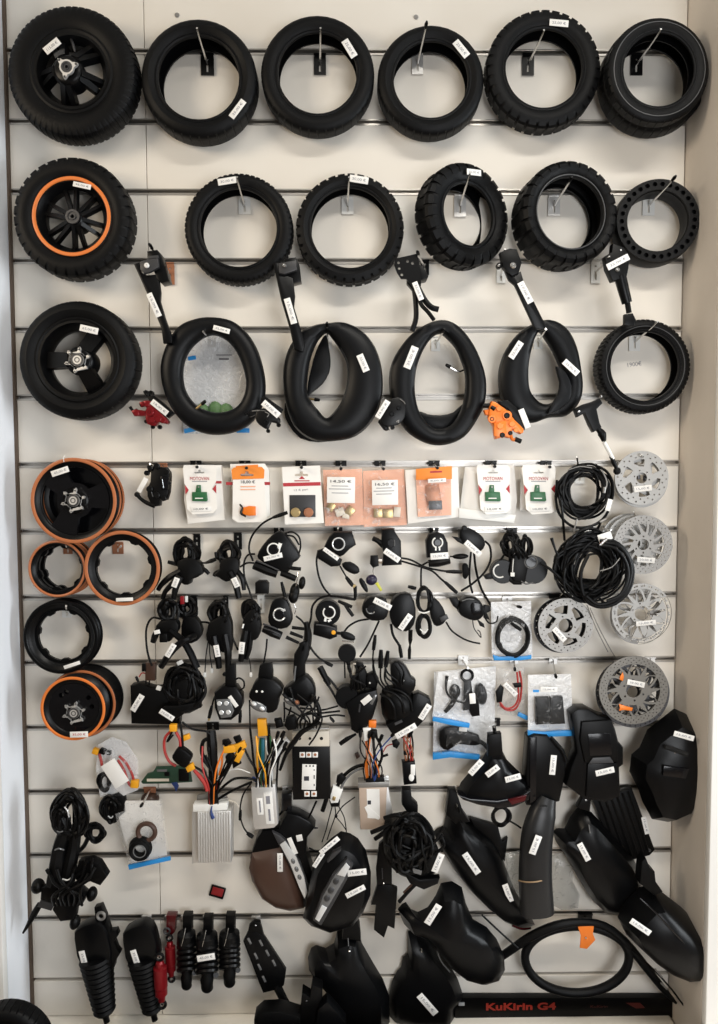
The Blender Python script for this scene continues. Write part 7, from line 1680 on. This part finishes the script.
for i in range(6):
    T.part('rib', ops(MB(), .025, [('t', [(599+i*5.8, 800-i*1.7, .001), (610+i*5.7, 830-i*1.7, .001), (621+i*5.4, 859-i*1.6, .001)], 1.1)]), SB)
T.part('corner_bolt', ops(MB(), .025, [('d', 649.5, 850.5, 1.6, -.001, .002)]), 'dark_steel')
item('mudguard', 'black curved mudguard with horned top and sticker, crossing the lower board', 'mudguard', 598, 862, .072, [
    ('shell', SB, [('l', [(553, 832), (557, 829), (565, 829), (570, 818), (577, 809), (584, 807), (592, 813), (604, 826), (620, 844), (634, 860), (641, 874), (642, 890), (634, 908), (620, 916), (606, 913), (592, 900), (578, 878), (566, 856), (556, 842)], -.040, .008, .35, 0)]),
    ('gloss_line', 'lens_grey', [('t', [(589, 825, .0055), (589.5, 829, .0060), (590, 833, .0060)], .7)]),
    ('horn', BP, [('p', [(577, 808), (584, 796), (592, 797), (590, 812)], -.030, -.012, .002)])],
    [(584, 852, .0080, 20, 6, 62)], 'mudguards')
hook(584, 790, (586, 800), .07, 'the horn-topped mudguard', 'metal', 12, 8, prong=True)
item('mudguard', 'large smooth black mudguard reaching out over the white pillar edge, lowest at that side', 'mudguard', 660, 928, .150, [
    ('shell', SB, [('l', [(618, 918), (626, 902), (640, 888), (650, 886), (664, 894), (682, 908), (700, 926), (704, 936), (704.5, 962), (700, 968), (679, 969.5), (660, 962), (640, 948), (626, 934)], -.070, .018, .30, 0)]),
    ('ridge', GB, [('t', [(640, 898, .010), (655, 912, .018), (672, 930, .018), (690, 950, .010)], .8)]),
    ('toothed_top', BP, [('p', [(642, 862), (646, 858), (650, 868), (655, 872), (656, 882), (663, 892), (655, 896), (640, 884)], -.060, -.030, .002)])],
    [(640.5, 927, .0160, 24, 6, 35)], 'mudguards')
item('mudguard', 'long narrow black mudguard with two stickers slanting beside the wiring loom', 'mudguard', 485, 866, .055, [
    ('shell', SB, [('l', [(433, 833), (437, 829), (444, 826), (447, 812), (452, 802), (462, 814), (478, 826), (492, 838), (500, 850), (506, 868), (516, 893), (530, 915), (535, 925), (522, 929), (505, 922), (488, 908), (470, 890), (456, 872), (444, 853)], -.045, .008, .35, 0)]),
    ('hanger', BP, [('p', [(449, 790), (456, 790), (463, 812), (470, 822), (456, 824), (446, 815)], -.035, -.012, .002)]),
    ('red_edge', 'dark_red_lens', [('t', [(512, 925.5, -.030), (522, 929, -.030), (531, 928, -.030)], 1.0)], 'dark red edge'),
    ('rear_panel', BP, [('p', [(470, 818), (498, 826), (502, 842), (508, 838), (505, 862), (494, 850), (476, 832)], -.050, -.036, .002)])],
    [(471.5, 863.5, .0085, 25, 6.5, 56), (508, 893, .0020, 19, 6, 70)], 'mudguards')
hook(452, 789, (459, 812), .066, 'the narrow two-sticker mudguard', 'metal', 9, 7, True)
item('mudguard', 'black mudguard with a hooked horn and single sticker, under the wiring loom', 'mudguard', 455, 935, .100, [
    ('shell', SB, [('l', [(398, 910), (402, 905), (406, 903), (411, 910), (418, 913), (428, 908), (436, 896), (441, 884), (452, 882), (462, 888), (466, 904), (473, 920), (487, 928), (497, 940), (504, 956), (505, 970), (499, 981), (486, 985), (468, 980), (450, 966), (434, 946), (420, 930), (404, 924)], -.045, .006, .35, 0)])],
    [(433, 914.5, .0035, 23, 7, -58)], 'mudguards')
item('mudguard', 'black mudguard at the very bottom with toothed top and a sticker turned down', 'mudguard', 428, 985, .042, [
    ('shell', SB, [('l', [(388, 1000), (392, 982), (397, 972), (401, 968), (403, 958), (408, 954), (408, 932), (416, 930), (428, 938), (438, 952), (450, 966), (458, 980), (464, 998), (456, 1008), (455, 1032), (412, 1032), (390, 1022)], -.030, .008, .35, 0)]),
    ('bolt', 'chrome', [('d', 421.5, 950.5, .9, -.002, .0095)], 'bright bolt'),
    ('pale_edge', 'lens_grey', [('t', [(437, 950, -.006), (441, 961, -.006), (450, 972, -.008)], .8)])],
    [(427.5, 1004.5, .0090, 26, 7, 50)], 'mudguards')
item('mudguard', 'plain black mudguard below the sticker-covered fairing, without any sticker', 'mudguard', 350, 980, .075, [
    ('shell', SB, [('l', [(308, 958), (311, 949), (316, 946), (326, 949), (334, 944), (337, 932), (350, 928), (358, 930), (362, 944), (371, 960), (383, 980), (389, 996), (390, 1032), (348, 1032), (336, 1008), (322, 985), (309, 970)], -.045, .004, .35, 0)]),
    ('hanger', BP, [('p', [(344, 924), (357, 920), (360, 930), (361, 942), (352, 940), (342, 940)], -.044, -.012, .002)]),
    ('bolt', 'chrome', [('d', 349.5, 950.5, .9, .0, .0095)], 'bright bolt'),
    ('bolt_slot', 'lens_grey', [('t', [(348, 938, .000), (348.5, 946, .004)], .5, 1)])],
    [], 'mudguards')
item('bracket_set', 'jumble of black angled brackets lying at the bottom beside the plain mudguard', 'bracket', 300, 1010, .115, [
    ('bracket', BP, [('p', [(254, 1020), (262, 1013), (280, 1012), (300, 1018), (300, 1034), (254, 1034)], -.03, .01, .002)]),
    ('bracket', BP, [('p', [(300, 1012), (302, 993), (310, 998), (312, 985), (322, 989), (322, 1000), (318, 1006), (318, 1034), (296, 1034)], -.03, .0, .002)]),
    ('bracket', SB, [('p', [(318, 1010), (327, 1002), (338, 1014), (346, 1024), (346, 1034), (314, 1034)], -.02, .012, .002)]),
    ('bolt', 'dark_steel', [('d', 306.5, 1001, .9, .000, .0025)])])
T = item('footrest_plate', 'black slotted metal plate hanging on a strap beside the coil shocks', 'plate', 266, 965, .050, [
    ('plate', SB, [('p', [(243, 942), (247, 934), (256, 932), (263, 936), (286, 971), (284, 986), (278, 990), (263, 993.5), (259, 984)], -.012, .002, .003)]),
    ('strap', BP, [('p', [(247, 936), (249, 926), (254, 921), (260, 922), (264, 938), (256, 941)], -.012, .0, .003)]),
    ('leg', BP, [('t', [(276, 984, -.006), (284, 1000, -.006), (292, 1016, -.006), (296, 1034, -.006)], [4.6, 4.2, 4.4, 4.4])])])
for x, y in ((249.5, 941), (261, 943), (267.5, 953), (274, 963), (256, 956), (259.5, 967), (264, 979)):
    T.part('slot', ops(MB(), .050, [('b', x, y, 2.2, 7, .0015, .0028, -24, .0005)]), 'lens_grey', label='pale slot')
hook(256, 918, (256, 925), .05, 'the slotted plate', 'metal', 9, 5, prong=True)
# shocks
def bellows(label, pts, w, stk, side=None, group='black bellows shocks'):
    """rubber-booted shock: a tapering ribbed sleeve under a smooth cap"""
    x0, y0, x1, y1 = pts; d = .065
    T = Thing('shock_absorber', label, 'shock absorber', (x0+x1)/2, (y0+y1)/2, d, group)
    cap = [(x0-w, y0+8), (x0-w+3, y0-2), (x0, y0-8), (x0+w*.5, y0-8), (x0+w, y0+2), (x0+w+4, y0+36), (x0-w+9, y0+40)]
    T.part('cap', MB().prism(cap, d-.030, d+.006, .006, 2, 2), SB)
    P, R = [], []
    n = 11
    for i in range(n*2+1):
        q = i/(n*2); x = x0+(x1-x0)*(.30+.70*q)+2; y = y0+(y1-y0)*(.30+.70*q)
        P.append((x, y, d-.010)); R.append((w*(.98-.38*q)+(.9 if i % 2 else -.9))*mpp(x, y, d))
    T.part('bellows', MB().tube(P, R, 16, 1), 'rubber', angle=20)
    T.part('rod', MB().tube([(x1+1, y1-1, d-.01), (x1+4, y1+10, d-.01)], .007, 10, 1), 'black_metal')
    T.sticker(stk[0], stk[1], d+.0075, stk[2], stk[3], stk[4])
    return T
T = bellows('black bellows shock with a side lug, first in the bottom row', (90, 932, 103, 1012), 16.5, (83.5, 959.5, 18, 6, 78))
T.part('side_lug', ops(MB(), .060, [('p', [(102, 925), (106, 920), (110, 932), (116, 931), (118, 936), (114, 942), (117, 950), (120, 954), (115, 962), (114, 968), (110, 972), (107, 966), (103, 958)], -.016, .004, .003)]), BP)
T.part('eye', ops(MB(), .060, [('r', 101, 916, 3.6, 1.4)]), 'steel', label='steel eye')
T.part('eye_post', ops(MB(), .060, [('p', [(94, 908), (101, 906), (106, 918), (106, 930), (96, 928)], -.02, -.002, .002)]), BP)
bellows('black bellows shock beside the red shocks, second in the bottom row', (138, 934, 151, 1010), 16, (135.5, 958.5, 18, 6, 74))
hook(147, 917, (146, 924), .05, 'the second bellows shock', 'metal', 9, 5, prong=True)
def shock_eye(T, x, y, d, r, m): return T.part('eye', MB().ring(x, y, d, r, r*.42), m, label='dark eye')
def red_shock(label, x0, y0, x1, y1, w, d):
    T = Thing('shock_absorber', label, 'shock absorber', (x0+x1)/2, (y0+y1)/2, d, 'red shocks')
    q = lambda t: (x0+(x1-x0)*t, y0+(y1-y0)*t, d)
    k = T.k
    T.part('body', MB().tube([q(.08), q(.12), q(.20), q(.22), q(.62), q(.64), q(.78), q(.80), q(.92)], [w*.45*k, w*.62*k, w*.62*k, w*k, w*k, w*.92*k, w*.92*k, w*.6*k, w*.5*k], 18, 1), 'red_anodised', angle=25)
    shock_eye(T, x0, y0, d, w*.52, 'black_metal'); shock_eye(T, x1, y1, d, w*.55, 'black_metal')
    T.part('bushing', MB().ring(x1, y1, d, w*.28, w*.1), 'chrome', label='bright bushing'); T.part('bushing', MB().ring(x0, y0, d, w*.26, w*.1), 'chrome', label='bright bushing')
    return T
red_shock('red anodised shock hanging lower and in front of its twin', 159.5, 957, 162, 1004.5, 6.6, .080)
red_shock('red anodised shock hanging higher behind its twin', 169.5, 938, 171.5, 979, 5.2, .045)
T = Thing('strap', 'short dark red strap over the rear red shock', 'strap', 171, 920, .030); T.part('band', ops(MB(), .030, [('p', [(166, 916), (176, 916), (175, 932), (171, 936), (166, 932)], -.016, .004, .002)]), 'dark_red_lens')
T.part('ring', ops(MB(), .036, [('r', 167, 931, 2.8, 1.0)]), 'dark_steel', label='dark ring')
def coil_shock(label, x, y0, y1, w, d, stk=None, tilt=0):
    T = Thing('shock_absorber', label, 'shock absorber', x, (y0+y1)/2, d, 'black coil shocks'); k = T.k
    L = y1-y0; X = lambda y: x+tilt*(y-y0)/L
    T.part('hanger', MB().prism([(X(y0)-4, y0-10), (X(y0)+5, y0-10), (X(y0)+5, y0+8), (X(y0)-4, y0+8)], d-.030, d-.008, .002), BP)
    T.part('upper_cup', MB().tube([(X(y), y, d) for y in (y0+4, y0+7, y0+16, y0+20)], [w*.5*k, w*.9*k, w*.98*k, w*.8*k], 18, 1), SB, angle=30)
    P = []; n = 5
    for i in range(n*14+1):
        t = 2*pi*i/14; yy = y0+18+(L-34)*i/(n*14); P.append(at(X(yy)+w*.78*cos(t), yy, d+w*.78*k*sin(t)))
    T.part('spring', MB().tube(P, w*.24*k, 8, 1, raw=True), 'black_metal')
    T.part('piston', MB().tube([(X(y), y, d) for y in (y0+16, y1-14, y1-12, y1-3)], [w*.5*k, w*.5*k, w*.58*k, w*.5*k], 14, 1), BP, angle=30)
    T.part('lower_eye', MB().ring(X(y1), y1-4, d, w*.34, w*.2), 'black_metal')
    T.part('bushing', MB().ring(X(y1), y1-4, d+.004, w*.2, w*.07), 'steel', label='bright bushing')
    T.part('wire_loop', MB().tube([(X(y0)-1, y0+2, d+.016), (X(y0)-3, y0+12, d+.024), (X(y0)-5, y0+20, d+.022)], .0009, 6, 3), 'chrome', label='bright wire hook')
    if stk: T.sticker(stk[0], stk[1], d+w*k*1.22, stk[2], stk[3], stk[4], '45,00 €')
    return T
coil_shock('narrow black coil shock beside the red shocks, no sticker', 186.5, 926, 989, 10, .050)
coil_shock('grey-capped black coil shock with white sticker round it, middle of three', 207, 928, 991, 11.5, .055, (206, 957.5, 18, 6.5, -9))
coil_shock('black coil shock hanging alone beside the slotted plate', 229.5, 926, 986, 11, .050)
for x, n in ((186, 'the narrow coil shock'), (208, 'the grey-capped coil shock'), (231, 'the lone coil shock'), (170, 'the red shocks')): hook(x, 917, (x, 921), .03, n, 'metal', 9, 5, prong=True)
# bottom: hose ring, box, ledge
T = Thing('inner_hose', 'big oval of black hose with an orange tag, in the bottom corner', 'hose', 577, 957, .055)
T.part('hose', MB().tube([(577+52*cos(2*pi*i/16), 957+36*sin(2*pi*i/16)*(1.0 if sin(2*pi*i/16) > 0 else .86), .055+.010*cos(2*pi*i/16)) for i in range(16)], .0098, 12, 4, True), 'rubber')
T.part('hose_end', MB().tube([(469, 976, .022), (482, 969, .024), (505, 954, .034), (530, 937, .056), (555, 926, .070), (580, 922, .070), (605, 926, .068), (625, 942, .066), (645, 966, .062), (664, 990, .058), (676, 1003, .055)], [.007, .008, .009, .0098, .0098, .0085, .0085, .0098, .0095, .008, .003], 10, 3), 'rubber')
T.part('thin_lead', MB().tube([(482, 915, .05), (500, 932, .055), (518, 948, .06)], .0022, 6, 2), CB)
T.part('thin_lead', MB().tube([(632, 950, .085), (650, 966, .08), (668, 985, .075), (684, 1006, .07), (690, 1016, .07)], .0022, 6, 3), CB)
T.part('bright_tip', MB().tube([(655, 969, .084), (662, 977, .082)], .0022, 6, 1), 'steel', label='bright tip')
T.part('bright_tip', MB().tube([(661, 983, .080), (667, 989, .078)], .0022, 6, 1), 'steel', label='bright tip')
T.part('orange_tag', ops(MB(), .075, [('p', [(578, 927), (594, 926), (593, 934), (595.5, 940), (587, 949), (580, 948), (581, 936)], -.001, .002, .0005)]), 'caliper_orange', label='orange tag')
hook(585, 916, (586, 938), .082, 'the big hose oval', 'black', 14, 6)
T = Thing('scooter_box', 'long black box with red lettering lying on the bottom ledge', 'box', 575, 1009, .012)
T.part('box', MB().prism([(455, 998), (689, 998), (690, 1018), (455, 1018.5)], .003, .020, .001), 'black_plastic')
T.part('lettering', MB().text('KuKirin G4', 521, 1006.5, .0205, 70, 0, 7.5, bold=True), 'red_print', label='red lettering')
T.part('small_lettering', MB().text('KuKirin', 599, 1006.5, .0205, 17, 0, 2.4), 'red_dim', label='faint red lettering')
T.part('red_mark', MB().prism([(626, 1003), (640, 1003), (645, 1008), (636, 1008.5)], .0200, .0206, 0), 'red_dim', label='faint red mark')
T.part('end_clip', MB().pbox(461.5, 1004, .0215, 6, 3, .003, 0, .0006), 'lens', label='pale clip')
# wheel standing in front of the left pillar, only its crown in the picture
c_ = at(8, 1043, .30); tz = PLZ
T = Thing('wheel', 'black tyred wheel standing in the bottom corner, only its crown in view', 'wheel', 8, 1043, .30)
R_ = (at(8, 1003, .30).z - tz)/2; cc = V((c_.x, c_.y, tz+R_))
T.part('tyre', tyre_mesh(R_, R_*.62, .045, cc, axis_of(0), 'street'), 'rubber')
T.part('rim', MB().revolve([(R_*.63, .03), (R_*.63, -.03), (R_*.55, -.02), (R_*.2, -.01), (.02, -.012), (.02, .012), (R_*.2, .01), (R_*.55, .02)], cc, axis_of(0), 48), 'satin_black')
